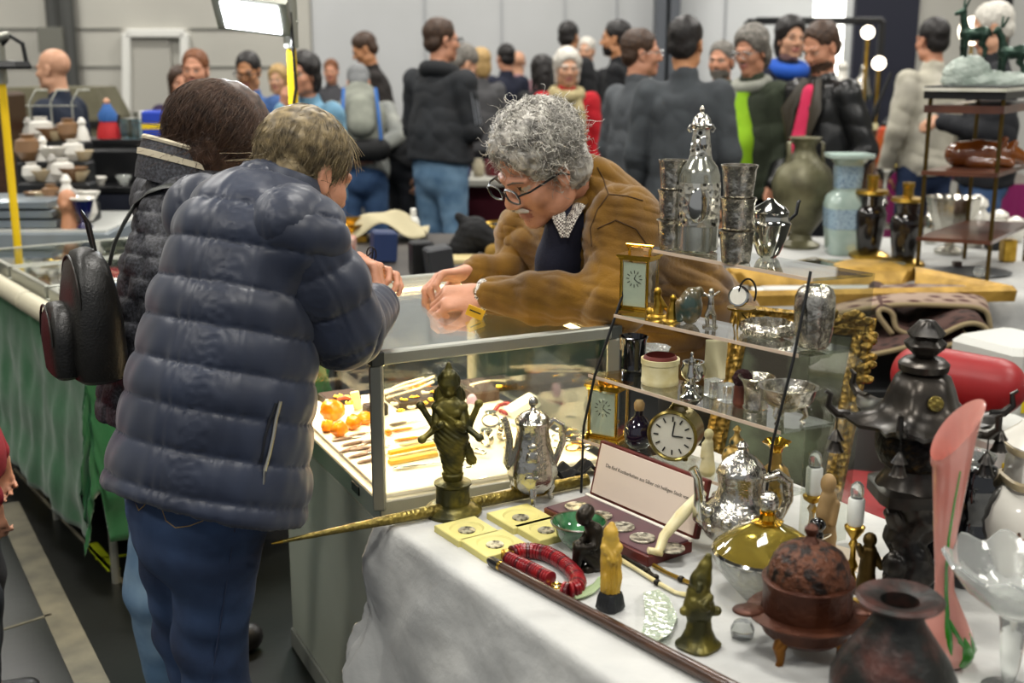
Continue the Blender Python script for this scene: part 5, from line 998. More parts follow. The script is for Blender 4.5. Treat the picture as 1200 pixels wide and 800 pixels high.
b = q.mb(); b.lathe([(12, -2), (13, 0), (12, 2), (10, 2.4), (0, 2.4)], 28); w_ = b.build('watch_case', mSilP, q.o); w_.location = (-4*q.k, 0, 38*q.kz); w_.rotation_euler = (1.25, 0, -.5)
b = q.mb(); b.lathe([(10, 2.5), (0, 2.7)], 28); d_ = b.build('watch_dial', M('white_enamel_dial', '#e2dfd2', .3), w_); q.tube('hoop', mBlkPl, [(6+10*math.cos(a), 0, 42+17*math.sin(a)) for a in [PI*i/10-.6 for i in range(15)]], 1.2, 6)
q = PX('bracelet', 'wide lobed silver bangle dish at the upper shelf edge', 'dish', 899, 396, h1, 22); q.lathe('ring', mSilD, [(24, 0), (30, 3), (32, 9), (29, 15), (26, 16), (25, 12), (24, 4)], 48, lobes=9, depth=.06, cap0=False, cap1=False)
q = PX('vase', 'tall engraved silver beaker vase behind the slanting black rod', 'vase', 952, 410, h1, 16); q.lathe('vase', mSilD, [(15, 0), (19, 3), (22, 20), (23.5, 45), (23, 62), (20, 70), (14, 75), (12, 74), (0, 70)], 36, lobes=8, depth=.02)
# ---- middle shelf goods
q = PX('beaker', 'dark mirror silver beaker at the end of the middle shelf', 'beaker', 742, 435, h2, 11); q.lathe('beaker', M('dark_mirror_silver', '#4a4a4c', .06, 1), [(12, 0), (14, 2), (13, 8), (15, 36), (17, 40), (15.5, 40.5), (13, 30), (0, 6)], 32)
q = PX('cut_bowl', 'small cut crystal bowl standing behind the ivory box', 'bowl', 766, 428, h2, 7); q.lathe('bowl', mCrys, [(7, 0), (9, 2), (15, 12), (19, 21), (17.5, 21), (12, 10), (0, 5)], 32, lobes=10, depth=.05)
q = PX('box', 'oval ivory box with red lined open top on the middle shelf', 'box', 773, 453, h2, 18); q.lathe('box', mIvo, [(21, 0), (22, 2), (22, 6), (21.4, 7), (21.4, 24), (22.6, 25), (22.6, 31), (20, 31), (19.5, 26)], 36, cap1=False); q.lathe('lining', M('red_lining', '#5e1d14', .7), [(0.1, 24), (17, 26), (18, 33), (17, 35), (19, 33.5), (20.5, 29)], 36, cap0=False, cap1=False)
fig(809, 468, h2, 'silver statuette on a flared foot in front of a silver pot', mSilP, [('ch', [(0, 0, 14), (0, 0, 26), (0, 0, 38)], [4, 5, 3.5]), ('e', (0, 0, 44), (3.4, 3.4, 4)), ('c', (0, 0, 46), (0, 0, 54), 1.6, 1.6), ('c', (3, 0, 36), (8, -2, 24), 2, 1.8)], base=[(12, 0), (13, 2), (8, 6), (5, 12), (9, 14), (9, 16), (4, 18), (0, 18)])
q = PX('pot', 'small round silver pot behind the silver statuette', 'pot', 812, 447, h2, 9); q.lathe('pot', mSilP, [(9, 0), (14, 6), (15, 14), (12, 20), (13, 22), (11, 22), (0, 12)], 30)
for px, pyb, lb in ((836, 468, 'clear acrylic cube standing beside another on the middle shelf'), (852, 474, 'clear acrylic block in front of the red brown figure')):
    o = one('acrylic_cube', lb, 'cube', mGlassG, G(px, pyb-4, h2+.0005), lambda b: b.box((0, 0, .017), (.028, .028, .034), 0, rotz(.5), .0015), smooth=False)
q = fig(868, 474, h2, 'red brown wooden figure with a dark tuft on top', M('red_brown_wood', '#4a1f10', .5, c2='#63301a', scale=20), [('c', (0, 0, 3), (0, 0, 20), 9, 8)]); q.sdf('tuft', M('dark_red_tuft', '#2c0d10', .9, bump=1, bscale=200), [('e', (1, 0, 30), (11, 10, 11))], 1, 2, 1, lambda v: 1.2*noise3(v, 1.5, 2))
q = PX('beaker', 'flared silver beaker with a polished rim on the middle shelf', 'beaker', 885, 482, h2, 14); q.lathe('beaker', mSilD, [(13, 0), (15, 2), (14, 5), (14, 22), (17, 33), (22, 39), (20.5, 40), (15, 32), (12, 20), (0, 6)], 36)
q = PX('footed_bowl', 'tarnished silver bowl on curled feet at the middle shelf corner', 'bowl', 922, 496, h2, 14); q.lathe('bowl', mSilD, [(8, 12), (20, 16), (30, 28), (33, 40), (35, 42), (31, 42), (26, 28), (0, 18)], 44, lobes=9, depth=.02)
for a in (-2.4, -.7, 1.6): q.tube('foot', mSilD, [(20*math.cos(a), 20*math.sin(a), 20), (24*math.cos(a), 24*math.sin(a), 10), (18*math.cos(a), 18*math.sin(a), 3), (22*math.cos(a), 22*math.sin(a), 0)], [4, 3, 2, 2.2], 8)
p = G(838, 446, h2); b = MB(); b.grid(lambda u, v: V((-.022+.044*u, .012*math.sin(u*7+v*3)*(1-v), .001+v*.085)), 12, 14); o = tag(b.build('folded_paper', M('cream_paper', '#cfc6a2', .8, bump=.3, bscale=60), None, True, loc=p), 'folded cream paper standing on the middle shelf behind the acrylic cubes', 'paper'); md = o.modifiers.new('s', 'SOLIDIFY'); md.thickness = .0012
# ---- low shelf and table behind it
q = PX('bottle', 'small round dark purple glass bottle with a cork between the two clocks', 'bottle', 748, 526, h3, 12); q.lathe('bottle', M('purple_glass', '#1a1322', .05, coat=1), [(11, 0), (16, 6), (18, 16), (16, 26), (9, 34), (5, 38), (5, 44), (0, 44)], 32); q.lathe('cork', mTan, [(5, 44), (6, 46), (6.5, 52), (4, 56), (0, 57)], 16)
q = PX('drum_clock', 'round brass cased clock with white dial and roman style numerals', 'clock', 790, 541, h3, 12); q.o.rotation_euler = (0, 0, -.45)
cz = 31; b = q.mb(); b.X = b.X @ Matrix.Translation((0, 0, cz)) @ Matrix.Rotation(PI/2, 4, 'X'); b.lathe([(25, -26), (28, -24), (28.5, 6), (30.5, 8), (30.5, 11), (28, 13), (26.5, 11.5), (26.5, 8), (0, 8)], 44); b.build('case', M('aged_brass', '#6b5f34', .28, .9, c2='#8f8148', scale=12), q.o)
b = q.mb(); b.X = b.X @ Matrix.Translation((0, 0, cz)) @ Matrix.Rotation(PI/2, 4, 'X'); b.lathe([(26.3, 8.6), (0, 9)], 40); b.build('dial', MATS['clock_dial'], q.o)
b = q.mb()
for i in range(12): a = i*PI/6; b.box((20*math.sin(a), -9.9, cz+20*math.cos(a)), (1.6, .5, 6), 0, rotm('Y', a))
b.build('numerals', mBlkPl, q.o, False)
for a, L in ((1.55, 13), (.15, 18)): b = q.mb(); b.box((L/2*math.sin(a), -10.4, cz+L/2*math.cos(a)), (1.6, .5, L), 0, rotm('Y', a)); b.build('hand', mBlkPl, q.o, False)
q.tube('handle', MATS['aged_brass'], [(-8, 8, 59), (-5, 8, 64), (8, 8, 64), (11, 8, 59)], 2.4, 8)
for sx in (-12, 12): b = q.mb(); b.lathe([(3, 0), (3.4, 2), (2, 5)], 10, (sx, 4, -1.5)); b.build('foot', MATS['aged_brass'], q.o)
fig(829, 553, h3, 'small pale ivory statuette beside the round brass clock', mIvo, [('ch', [(0, 0, 2), (0, 0, 18), (0, 0, 34)], [9, 6, 5]), ('e', (0, 0, 44), (5, 5, 6)), ('c', (-5, 0, 32), (-7, -2, 18), 2.4, 2)])
for px, pyb, sc, lb in ((861, 572, 1, 'cloisonne enamel vase with a domed lid behind the silver teapot'), (906, 604, 1.05, 'cloisonne enamel vase with gilt flared neck beside the slanting rod')):
    q = PX('cloisonne_vase', lb, 'vase', px, pyb, h3 if sc == 1 else TH+.03, 12)
    mCl = M('cloisonne', '#2c3a33', .3, .5, c2='#a88a4a', scale=60, kind='voronoi', lo=.2, hi=.45)
    if sc == 1: q.lathe('vase', mCl, [(9, 0), (10, 3), (8, 6), (14, 20), (17, 34), (14, 44), (8, 48), (9, 50)], 28); q.lathe('lid', mCl, [(9, 50), (8, 56), (4, 60), (3, 64), (5, 68), (2, 72), (0, 73)], 20)
    else: q.lathe('vase', mCl, [(11, 0), (12, 4), (9, 8), (14, 24), (18, 42), (14, 54), (7, 60), (6, 74)], 28, lobes=6, depth=.02); q.lathe('neck', mGoldP, [(6, 74), (8, 80), (16, 86), (15, 87), (5, 80), (0, 78)], 24, lobes=6, depth=.1)
fig(822, 560, TH+.055, 'tiny gilt lion seal beside the silver teapot spout', mGoldP, [('ch', [(0, 0, 3), (2, 0, 12), (0, 0, 20)], [7, 6, 5]), ('e', (-2, 0, 24), (5, 5, 5))]) if False else None
o = one('price_card', 'small blank white folded price card on the low shelf', 'card', M('white_card', '#e2e0d8', .7), G(884, 566, h3+.0004), lambda b: b.loft([[V((x, y, z)) for x, y in ((-.016, -.009), (.016, -.009), (.016, -.0075), (-.016, -.0075))] for z in (0, .014)]))
# ---- gilt framed landscape painting leaning behind the stand
TR, BR, TLp = at(1022, 376, 3.0), at(974, 622, 2.83), at(862, 360, 2.99); BL = BR+(TLp-TR); fr = empty('painting', (BR+BL)/2, 'gilt framed landscape painting leaning behind the acrylic stand', 'painting'); fo = V(fr.location)
px_ = (TR-TLp).normalized(); pz_ = (TR-BR).normalized(); pn = px_.cross(pz_).normalized()
if pn.y > 0: pn = -pn
b = MB(); b.X = Matrix.Translation(-fo); W_ = .045
b.loft([[TLp+px_*.02-pz_*.02, TR-px_*.02-pz_*.02, BR-px_*.02+pz_*.02, BL+px_*.02+pz_*.02], [TLp+px_*.02-pz_*.02-pn*.01, TR-px_*.02-pz_*.02-pn*.01, BR-px_*.02+pz_*.02-pn*.01, BL+px_*.02+pz_*.02-pn*.01]]); b.build('canvas', M('landscape_paint', '#231e10', .7, c2='#5f6850', scale=4.5, lo=.38, hi=.62, bump=.15, bscale=200), fr, False)
for p0, p1 in ((TLp, TR), (TR, BR), (BR, BL), (BL, TLp)):
    t = (p1-p0).normalized(); inn = ((TLp+BR)/2-(p0+p1)/2); inn = (inn-t*inn.dot(t)).normalized(); b = MB(); b.X = Matrix.Translation(-fo); rg = []
    for o_, e_ in ((p0, 1), (p1, -1)): rg.append([o_+inn*w+t*e_*w+pn*d for w, d in ((-.006, -.01), (-.006, .016), (.004, .024), (.016, .014), (.028, .02), (.044, .006), (.044, -.01))])
    b.loft(rg); b.build('frame_rail', M('ornate_gilt', '#6a5520', .42, .7, c2='#947636', scale=60, kind='voronoi', bump=1.6, bscale=70), fr)
b = MB(); b.X = Matrix.Translation(-fo)
for i in range(26): a = random.random(); p = TR-px_*(.02+.16*a)*(i % 2)-pz_*(.02+.16*a)*(1-i % 2)+pn*.02; b.ell(p+V((random.uniform(-.012, .012), 0, random.uniform(-.012, .012))), (.017, .01, .012), 8, 5)
b.build('corner_ornament', MATS['ornate_gilt'], fr)
# ------------------------------------------------------------------ jewellery inside the glass case
HC = .7265; GC = 'goods in the lit glass case'
mAmb = M('amber', '#c26a08', .2, c2='#e09a24', scale=30, trans=.25); mPearl = M('pearl', '#dcd0b8', .25, coat=.5); mTray = M('brown_tray', '#3a2a20', .6); mTrayD = M('dark_tray', '#1f1c1c', .6)
mKnife = M('knife_handle', '#3b2f28', .35, c2='#6e5a48', scale=60); mSteel = M('knife_steel', '#b5b2a8', .2, 1); mYelB = M('yellow_case_box', '#c99c14', .5); mLilac = M('lilac_stone', '#a78fb0', .3)
def gob(name, label, cat, m, px, py, fill, group=GC, smooth=True, h=HC, rz=0):
    b = MB(); fill(b); o = b.build(name, m, None, smooth, loc=G(px, py, h)); o.rotation_euler = (0, 0, rz); return tag(o, label, cat, group)
def lump(r, seed):
    def f(b):
        random.seed(seed); R = r*1.5; b.ell((0, 0, R*.8), (R, R*.8, R*.82), 12, 8, noise=.12)
    return f
for i, (x, y, r, w) in enumerate(((390, 492, .022, 'biggest amber lump, half hidden by the navy jacket'), (398, 511, .016, 'amber lump in front of the biggest amber lump'), (414, 503, .016, 'amber lump between two others near the ivory block'), (428, 497, .014, 'amber lump just below the ivory block'), (384, 506, .013, 'small amber lump close to the navy jacket'), (440, 506, .008, 'small orange bead beside the case corner post'), (455, 510, .007, 'small orange bead just inside the front pane'))): gob('amber', w, 'amber', mAmb, x, y, lump(r, i), rz=i)
gob('ivory_block', 'leaning pale ivory block standing behind the amber lumps', 'block', mIvo, 418, 480, lambda b: b.box((0, 0, .026), (.022, .014, .05), 0, rotm('Y', -.2)), smooth=False)
gob('white_box', 'large white box tilted up behind the silver coffee pot', 'box', mWhite, 612, 486, lambda b: b.box((0, 0, .022), (.085, .05, .032), 0, rotm('Y', -.45)), smooth=False, rz=.4)
for x, y, lb, s in ((474, 450, 'white oval jewellery label behind the pearl strands', 1), (452, 452, 'white oval stand beside the case corner post', 1.3), (548, 470, 'white oval stand behind the shoulder of the goddess', 1.2)): gob('label_stand', lb, 'label', mWhite, x, y+14, lambda b: b.lathe([(.0, -.002), (.018*s, -.001), (.018*s, .001), (0, .002)], 20, (0, 0, .02*s)) or b.box((0, 0, .003), (.012, .012, .006)), rz=0).rotation_euler = (1.2, 0, .5)
def tray(px, py, w, d, hh, label, m, rz=.46, lean=0):
    r = empty('jewellery_tray', G(px, py, HC), label, 'tray', GC, rz); b = MB(); b.box((0, 0, hh/2), (w, d, hh)); b.build('box', m, r, False); b = MB(); b.box((0, 0, hh+.0005), (w*.92, d*.92, .002)); b.build('pad', M('tray_velvet', '#20161a', .9), r, False); return r
tray(497, 470, .19, .12, .022, 'brown tray holding pearl strands and gold jewels', mTray); tray(398, 470, .1, .08, .02, 'flat dark tray of gold chains behind the amber lumps', mTrayD); tray(570, 455, .15, .1, .02, 'dark tray at the back pane holding pearls and gold', mTrayD); tray(565, 468, .08, .06, .03, 'small grey brown box behind the goddess', mTray)
tray(440, 486, .06, .04, .03, 'small dark box beside the case corner post', mTrayD)
def beads(name, label, cat, pts, r, m, part='bead', h=HC, lift=.024):
    P_ = [G(x, y, h+lift) for x, y in pts]; rt = empty(name, P_[0], label, cat, GC); dp = dense(P_, r*1.9); pr = None
    for i, q in enumerate(dp[:60]):
        if pr is None: b = MB(); b.ell(X0, (r, r, r), 10, 7); pr = b.build(part, m, rt); o = pr
        else: o = pr.copy(); COL.objects.link(o)
        o.location = q-P_[0]
for k, pts in enumerate(([(452, 461), (470, 455), (490, 449), (508, 441)], [(454, 466), (472, 461), (492, 455), (508, 447)], [(458, 456), (474, 449), (496, 443)])): beads('pearl_necklace', ('middle of three pearl strands on the brown tray', 'pearl strand nearest the front pane on the brown tray', 'pearl strand furthest from the front pane on the brown tray')[k], 'necklace', pts, .0042, mPearl)
beads('pearl_necklace', 'pearl strand on the dark tray at the back pane', 'necklace', [(552, 451), (564, 448), (578, 446), (592, 447)], .0042, mPearl, lift=.022); beads('bead_necklace', 'dark red bead necklace lying behind the coffee pot lid', 'necklace', [(578, 484), (584, 475), (594, 472), (602, 478), (594, 484), (586, 481)], .0065, M('red_bead', '#7a1220', .2), lift=.008)
beads('bead_necklace', 'bunch of round orange amber beads at the back of the case', 'necklace', [(480, 458), (488, 453), (496, 451), (504, 455), (496, 459), (488, 461), (482, 455), (494, 454)], .0085, mAmb, lift=.012)
random.seed(21)
# gold jewels on the brown tray
for i, (x, y) in enumerate(((462, 474), (474, 469), (486, 466), (498, 461), (508, 460), (468, 482), (482, 478), (496, 473), (506, 469), (556, 456), (570, 456), (584, 454), (386, 471), (396, 465), (408, 466), (392, 475), (410, 473))):
    gob('brooch', 'small gold or pearl set brooch lying on a tray inside the glass case', 'brooch', mGoldP if i % 3 else mPearl, x, y, lambda b: [b.ell((random.uniform(-.008, .008), random.uniform(-.007, .007), .003), (.006, .005, .004), 8, 5) for _ in range(4)] and b.lathe([(.009, 0), (.01, .002), (0, .003)], 12), 'gold brooches on trays in the case', h=HC+.023)
# pocket knives and pens
KN = [(388, 516, 40), (399, 522, 45), (398, 530, 34), (408, 527, 48), (408, 536, 38), (418, 533, 40), (418, 542, 30), (430, 540, 26), (432, 528, 20), (424, 519, 30), (408, 512, 34)]
KL = ['pocket knife closest to the navy jacket in the spread of knives', 'brown pocket knife second from the navy jacket', 'short pocket knife near the edge of the case deck', 'long pocket knife in the middle of the spread', 'pocket knife lying crosswise below the long pocket knife', 'pocket knife pointing at the case corner post', 'pocket knife nearest the lock edge of the case', 'small pocket knife right beside the corner post', 'small dark pocket knife behind the corner post', 'pocket knife below the amber lumps', 'slim pocket knife between the amber lumps and the other knives']
for i, (x, y, L) in enumerate(KN):
    p0 = G(x, y, HC+.004); p1 = G(x+L, y-6-(i % 3)*3, HC+.004); r = empty('pocket_knife', p0, KL[i], 'knife', GC); d = p1-p0
    b = MB(); b.tube([d*.0, d*.1, d*.3, d*.5, d*.58], [.002, .006, .0072, .0062, .0045], 10, flat=.6); b.build('handle', mKnife, r); b = MB(); b.tube([d*.58, d*.8, d], [.0045, .0042, .0008], 8, flat=.3); b.build('blade', mSteel, r)
for i, (x, y, L, m, lb) in enumerate(((458, 505, 50, mAmb, 'amber handled fruit knife behind the front pane'), (462, 516, 55, mAmb, 'orange handled letter opener next to the amber handled knife'), (456, 498, 40, mKnife, 'dark folding knife furthest behind the front pane'), (468, 521, 48, mIvo, 'ivory handled knife beside the yellow flat boxes'), (460, 549, 60, mSteel, 'steel paper knife along the front sill'))):
    p0 = G(x, y, HC+.005); d = G(x+L, y-8, HC+.005)-p0; r = empty('letter_opener', p0, lb, 'knife', GC); b = MB(); b.tube([X0, d*.1, d*.45, d*.5], [.003, .0065, .006, .003], 10, flat=.6); b.build('handle', m, r); b = MB(); b.tube([d*.5, d*.8, d], [.005, .0045, .001], 8, flat=.3); b.build('blade', mSteel, r)
for y, lb, m in ((531, 'long flat yellow box behind the front sill', mYelB), (542, 'long flat yellow box nearest the front sill', mYelB), (537, 'slim ivory ruler between the two yellow boxes', mIvo)):
    p0 = G(456, y, HC+.006); p1 = G(512, y-11, HC+.006); b = MB(); b.bar(X0, p1-p0, .017 if m is mYelB else .008, .011); o = b.build('flat_box' if m is mYelB else 'ruler', m, None, False, loc=p0); tag(o, lb, 'box' if m is mYelB else 'ruler', GC)
gob('stone_egg', 'pale lilac stone egg standing behind the goddess', 'egg', mLilac, 553, 480, lambda b: b.ell((0, 0, .022), (.015, .015, .022), 20, 12))
for i, (x, y, lb) in enumerate(((575, 500, 'wristwatch lying beside the lower arm of the goddess'), (590, 515, 'wristwatch with wide steel bracelet beside the goddess hip'), (570, 522, 'wristwatch standing on its strap behind the goddess hip'))):
    r = empty('wristwatch', G(x, y, HC), lb, 'watch', GC, i*1.1); b = MB(); b.tube([(.022*math.cos(a), .0, .018+.017*math.sin(a)) for a in [2*PI*j/20 for j in range(20)]], .008, 6, flat=.2, closed=True, up=(1, 0, 0)); b.build('strap', mSteel if i else mBlackL, r); b = MB(); b.X = Matrix.Translation((-.0, 0, .036)); b.lathe([(.014, 0), (.0155, .003), (.014, .006), (0, .006)], 22); b.build('watch_case', mSilP, r)
for i, (x, y) in enumerate(((655, 515), (668, 510), (680, 512), (662, 522), (676, 520), (690, 515), (650, 525), (672, 530), (686, 526), (660, 505), (600, 530), (560, 535), (545, 545))):
    gob('bangle', 'metal bangle in the tangle of bracelets at the far end of the front sill' if i < 10 else 'single metal bangle lying on the liner between statue and coffee pot', 'bangle', (mSilP, mGoldP, mSteel)[i % 3], x, y, lambda b: b.tube([(.019*math.cos(a), .017*math.sin(a), .004+(i % 4)*.003+.004*math.sin(a+i)) for a in [2*PI*j/22 for j in range(22)]], .0024, 6, closed=True), 'tangled bangles' if i < 10 else 'single bangles')
for i, (x, y, lb) in enumerate(((548, 500, 'white ring box lid beside the goddess shoulder'), (606, 498, 'small white tag card beside the tilted white box'), (520, 489, 'small white card in front of the brown tray'))): gob('tag_card', lb, 'card', mWhite, x, y, lambda b: b.box((0, 0, .004), (.03, .02, .008)), smooth=False, rz=i)
gob('coral_piece', 'dark orange coral twig in the flat tray behind the amber lumps', 'coral', M('coral', '#b03c12', .4), 404, 470, lambda b: b.tube([(-.02, 0, .006), (0, .006, .01), (.022, 0, .006)], [.004, .006, .003], 8), h=HC+.022)
p0 = G(640, 548, TH+.004); o = one('dark_scarf', 'crumpled black cloth lying between coffee pot and medal case', 'cloth', M('black_cloth', '#101012', .9), G(668, 556, TH+.002), lambda b: b.grid(lambda u, v: V(((u-.5)*.13, (v-.5)*.06, .012+.010*math.sin(u*11+v*5)*math.sin(v*9+1)+.008*math.sin(u*17))), 26, 14)); md = o.modifiers.new('s', 'SOLIDIFY'); md.thickness = .002; o.rotation_euler = (0, 0, .5)
# ------------------------------------------------------------------ white table with vases behind the stand
cloth('tablecloth', mCloth, 'white cloth on the further table under the tall vases and brass rack', V((1.0, 4.62, 0)), V((1, -.06, 0)).normalized(), V((.06, 1, 0)).normalized(), 2.5, 1.5, .75, .2, amp=.006, seed=9, n1=60, n2=40, splay=.02, bottom=.3)
tb2 = empty('trestle_table', (2.22, 5.3, 0), 'table carrying the tall vases under its white cloth', 'table')
b = MB(); b.box((0, 0, .73), (2.44, 1.42, .03), 0, rotz(-.06)); b.build('top', mWhite, tb2, False)
for x, y in ((-1.1, -.5), (1.1, -.62), (-1.1, .62), (1.1, .5)): b = MB(); b.tube([(x, y, 0), (x, y, .72)], .018, 8); b.build('leg', mDark, tb2)
H2 = .7525
q = PX('urn', 'large olive grey bronze urn with torn rim and flat handles', 'vase', 937, 292, H2, 20); mOl = M('olive_bronze', '#4b4834', .42, .3, c2='#6d6a50', scale=9, bump=.2, bscale=40)
q.lathe('urn', mOl, [(22, 0), (23, 4), (14, 9), (12, 16), (24, 34), (34, 60), (36, 78), (30, 94), (18, 106), (13, 114), (12, 120), (16, 128), (19, 131), (15, 132), (10, 122), (0, 112)], 40)
for sx in (1, -1): q.tube('handle', mOl, [(sx*14, 0, 128), (sx*20, -3, 124), (sx*19, -6, 110), (sx*22, -4, 96)], [3, 4, 3.5, 4], 8, flat=.5)
q = PX('vase', 'square shouldered pale celadon vase with blue painted bands', 'vase', 988, 300, H2, 22)
q.lathe('vase', M('celadon', '#93a8a0', .2, coat=.5, c2='#a7b8b0', scale=12), [(18, 0), (19, 2), (22, 30), (24, 60), (21, 70), (14, 76), (13, 84), (15, 108), (20, 114), (26, 116), (26, 120), (22, 119), (0, 110)], 40, sq=5)
mBlue = M('blue_painted_band', '#3c5878', .25, c2='#8da4b4', scale=90, kind='voronoi', lo=.2, hi=.4, coat=.5); q.lathe('painted_band', mBlue, [(22.6, 32), (24.2, 56)], 40, sq=5, cap0=False, cap1=False); q.lathe('neck_band', mBlue, [(14.2, 80), (15.6, 106)], 40, sq=5, cap0=False, cap1=False)
for px, pyb, lb in ((1017, 303, 'dark glazed lamp base vase with gilt cap next to the celadon vase'), (1058, 312, 'dark glazed lamp base vase with gilt cap near the brass rack')):
    q = PX('lamp_base', lb, 'vase', px, pyb, H2, 18); q.lathe('vase', M('dark_glaze', '#0d0b0a', .12, c2='#1f1814', scale=14, coat=.5), [(12, 6), (13, 8), (16, 30), (18, 50), (17, 56), (12, 62), (14, 74), (10, 76)], 30)
    q.lathe('gilt_base', mBrass, [(22, 0), (22, 4), (15, 7), (12, 8)], 24, sq=4); q.lathe('gilt_cap', mBrass, [(14, 74), (19, 76), (18, 80), (6, 82), (6, 92), (7, 93), (7, 98), (0, 98)], 24)
q = PX('gourd_pipe', 'tall brown gourd bottle with a long thin dark stem', 'bottle', 1018, 262, H2, 10, p=G(1012, 262, H2)); q.lathe('gourd', M('brown_gourd', '#3a2614', .4, c2='#5a3d20', scale=10), [(12, 0), (16, 10), (14, 34), (8, 52), (5, 70), (6, 100), (8, 112), (5, 114), (0, 114)], 24); q.lathe('ivory_ring', mIvo, [(8.4, 108), (8.8, 112), (8.2, 116)], 20, cap0=False, cap1=False); q.tube('stem', mDark, [(0, 0, 112), (8, 0, 140), (20, 0, 172)], [3, 2.2, 1.6], 7)
q = PX('candlestick', 'short silver candlestick standing behind the dark lamp bases', 'candlestick', 1033, 268, H2, 8); q.lathe('stick', mSilP, [(12, 0), (12, 3), (4, 8), (3, 24), (6, 30), (3, 36), (3, 56), (9, 66), (10, 70), (0, 70)], 20)
# lying gilt frames
def flatframe(pts, h, w, label, mt):
    Pn = [G(x, y, h) for x, y in pts]; c = sum(Pn, V((0, 0, 0)))/4; r = empty('picture_frame', c, label, 'frame')
    for i in range(4):
        p0, p1 = Pn[i], Pn[(i+1) % 4]; t = (p1-p0).normalized(); inn = c-(p0+p1)/2; inn = (inn-t*inn.dot(t)).normalized(); b = MB(); rg = []
        for o_, e_ in ((p0, 1), (p1, -1)): rg.append([o_-c+inn*a*w+t*e_*a*w+V((0, 0, z)) for a, z in ((0, -.03), (-.05, .012), (.1, .03), (.35, .012), (.6, .02), (.95, -.012), (1, -.03))])
        b.loft(rg); b.build('rail', mt, r)
    return r
mGiltL = M('pale_gilt_wood', '#8f6f2a', .5, .25, c2='#b89344', scale=14, bump=.3, bscale=60)
flatframe([(790, 352), (1190, 344), (1072, 320), (850, 322)], .780, .085, 'large gilt picture frame lying flat on the near edge of the further table', mGiltL)
q = PX('stand', 'oval gilt wood plinth lying beside the silver tray', 'plinth', 1018, 324, H2, 30); q.lathe('plinth', mGiltL, [(34, 0), (38, 3), (40, 8), (34, 11), (0, 12)], 36)
# brass rack with sculptures
FL, FR, BR_, BL_ = G(1074, 326, .75), G(1156, 332, .75), G(1200, 306, .75), G(1130, 303, .75); rk = empty('brass_rack', (FL+FR+BR_+BL_)/4, 'tiered brass and wood rack standing on the further table', 'rack'); ro = V(rk.location)
for p in (FL, FR, BR_, BL_): b = MB(); b.tube([p-ro, p-ro+V((0, 0, .76))], .009, 10); b.build('post', M('dull_rack_brass', '#5a4a26', .35, .9), rk)
mRW = M('red_brown_shelf', '#3e241c', .3, c2='#5c382a', scale=8, coat=.3)
for nm, z, t, m, g in (('shelf', .16, .016, mRW, 1.06), ('shelf', .43, .018, mRW, 1.06), ('shelf', .68, .03, mRW, 1.1), ('top_slab', .735, .05, mBlkPl, 1.12), ('marble_top', .765, .014, M('pale_marble', '#b9b8a8', .3, c2='#cfcec2', scale=10), 1.15)):
    b = MB(); b.loft([[V(((p-ro).x*g, (p-ro).y*g, zz)) for p in (FL, FR, BR_, BL_)] for zz in (z, z+t)]); b.build(nm, m, rk, False)
zt = .75+.779
def topfig(px, py, D): return at(px, py, D)
rp = V((ro.x, ro.y, zt)); q = PX('marble_rock', 'rough pale grey green marble rock base under the two deer', 'sculpture base', 0, 0, 0, p=rp); mRock = M('grey_green_marble', '#7d8a80', .45, c2='#a9b3aa', scale=12, bump=.8, bscale=30)
q.sdf('rock', mRock, [('e', (-2, 0, 4), (52, 18, 10)), ('e', (-28, 0, 12), (26, 14, 20)), ('e', (-26, 0, 24), (14, 10, 9)), ('e', (28, 0, 6), (30, 14, 7))], 1.5, 6, 1, lambda v: 1.6*noise3(v, .3, 4)+1*noise3(v, .7, 8))
mDeer = M('dark_green_deer', '#1a2a22', .3, .5, c2='#31483c', scale=20)
def deer(px, pz, s, label, up):
    q = PX('deer_figure', label, 'deer statue', 0, 0, 0, p=rp+V((px*S(rp), 0, pz*S(rp)))); hx = -10*s
    pr = [('ch', [(-9*s, 0, 26*s), (0, 0, 25*s), (10*s, 0, 27*s)], [7*s, 6.5*s, 7.5*s]), ('ch', [(hx, 0, 29*s), (hx-3*s, 0, 42*s), (hx-4*s*(1 if up else 2), 0, 50*s)], [5*s, 3.5*s, 3.4*s]), ('c', (hx-4*s*(1 if up else 2), 0, 51*s), (hx-12*s, 0, 48*s), 3.4*s, 1.9*s), ('c', (hx-3*s, -2, 54*s), (hx+1*s, -4, 64*s), 1.3*s, .9*s), ('c', (hx-3*s, 2, 54*s), (hx-2*s, 4, 65*s), 1.3*s, .9*s), ('c', (16*s, 0, 30*s), (19*s, 0, 24*s), 1.8*s, 1.2*s)]
    for x, y in ((-9, -4), (-10, 4)): pr.append(('ch', [(x*s, y*s, 22*s), ((x-1)*s, y*s, 11*s), ((x-.5)*s, y*s, 1)], [3.2*s, 1.9*s, 1.7*s]))
    for x, y in ((10, -4), (12, 4)): pr.append(('ch', [(x*s, y*s, 24*s), ((x-2)*s, y*s, 15*s), ((x+3)*s, y*s, 9*s), ((x+2)*s, y*s, 1)], [4.6*s, 2.8*s, 1.8*s, 1.7*s]))
    q.sdf('deer', mDeer, pr, .8, 1.6)
deer(-24, 33, 1.05, 'dark green deer statue standing high on the marble rock', 1); deer(22, 12, 1.05, 'dark green deer statue standing low with raised head on the marble rock', 0)
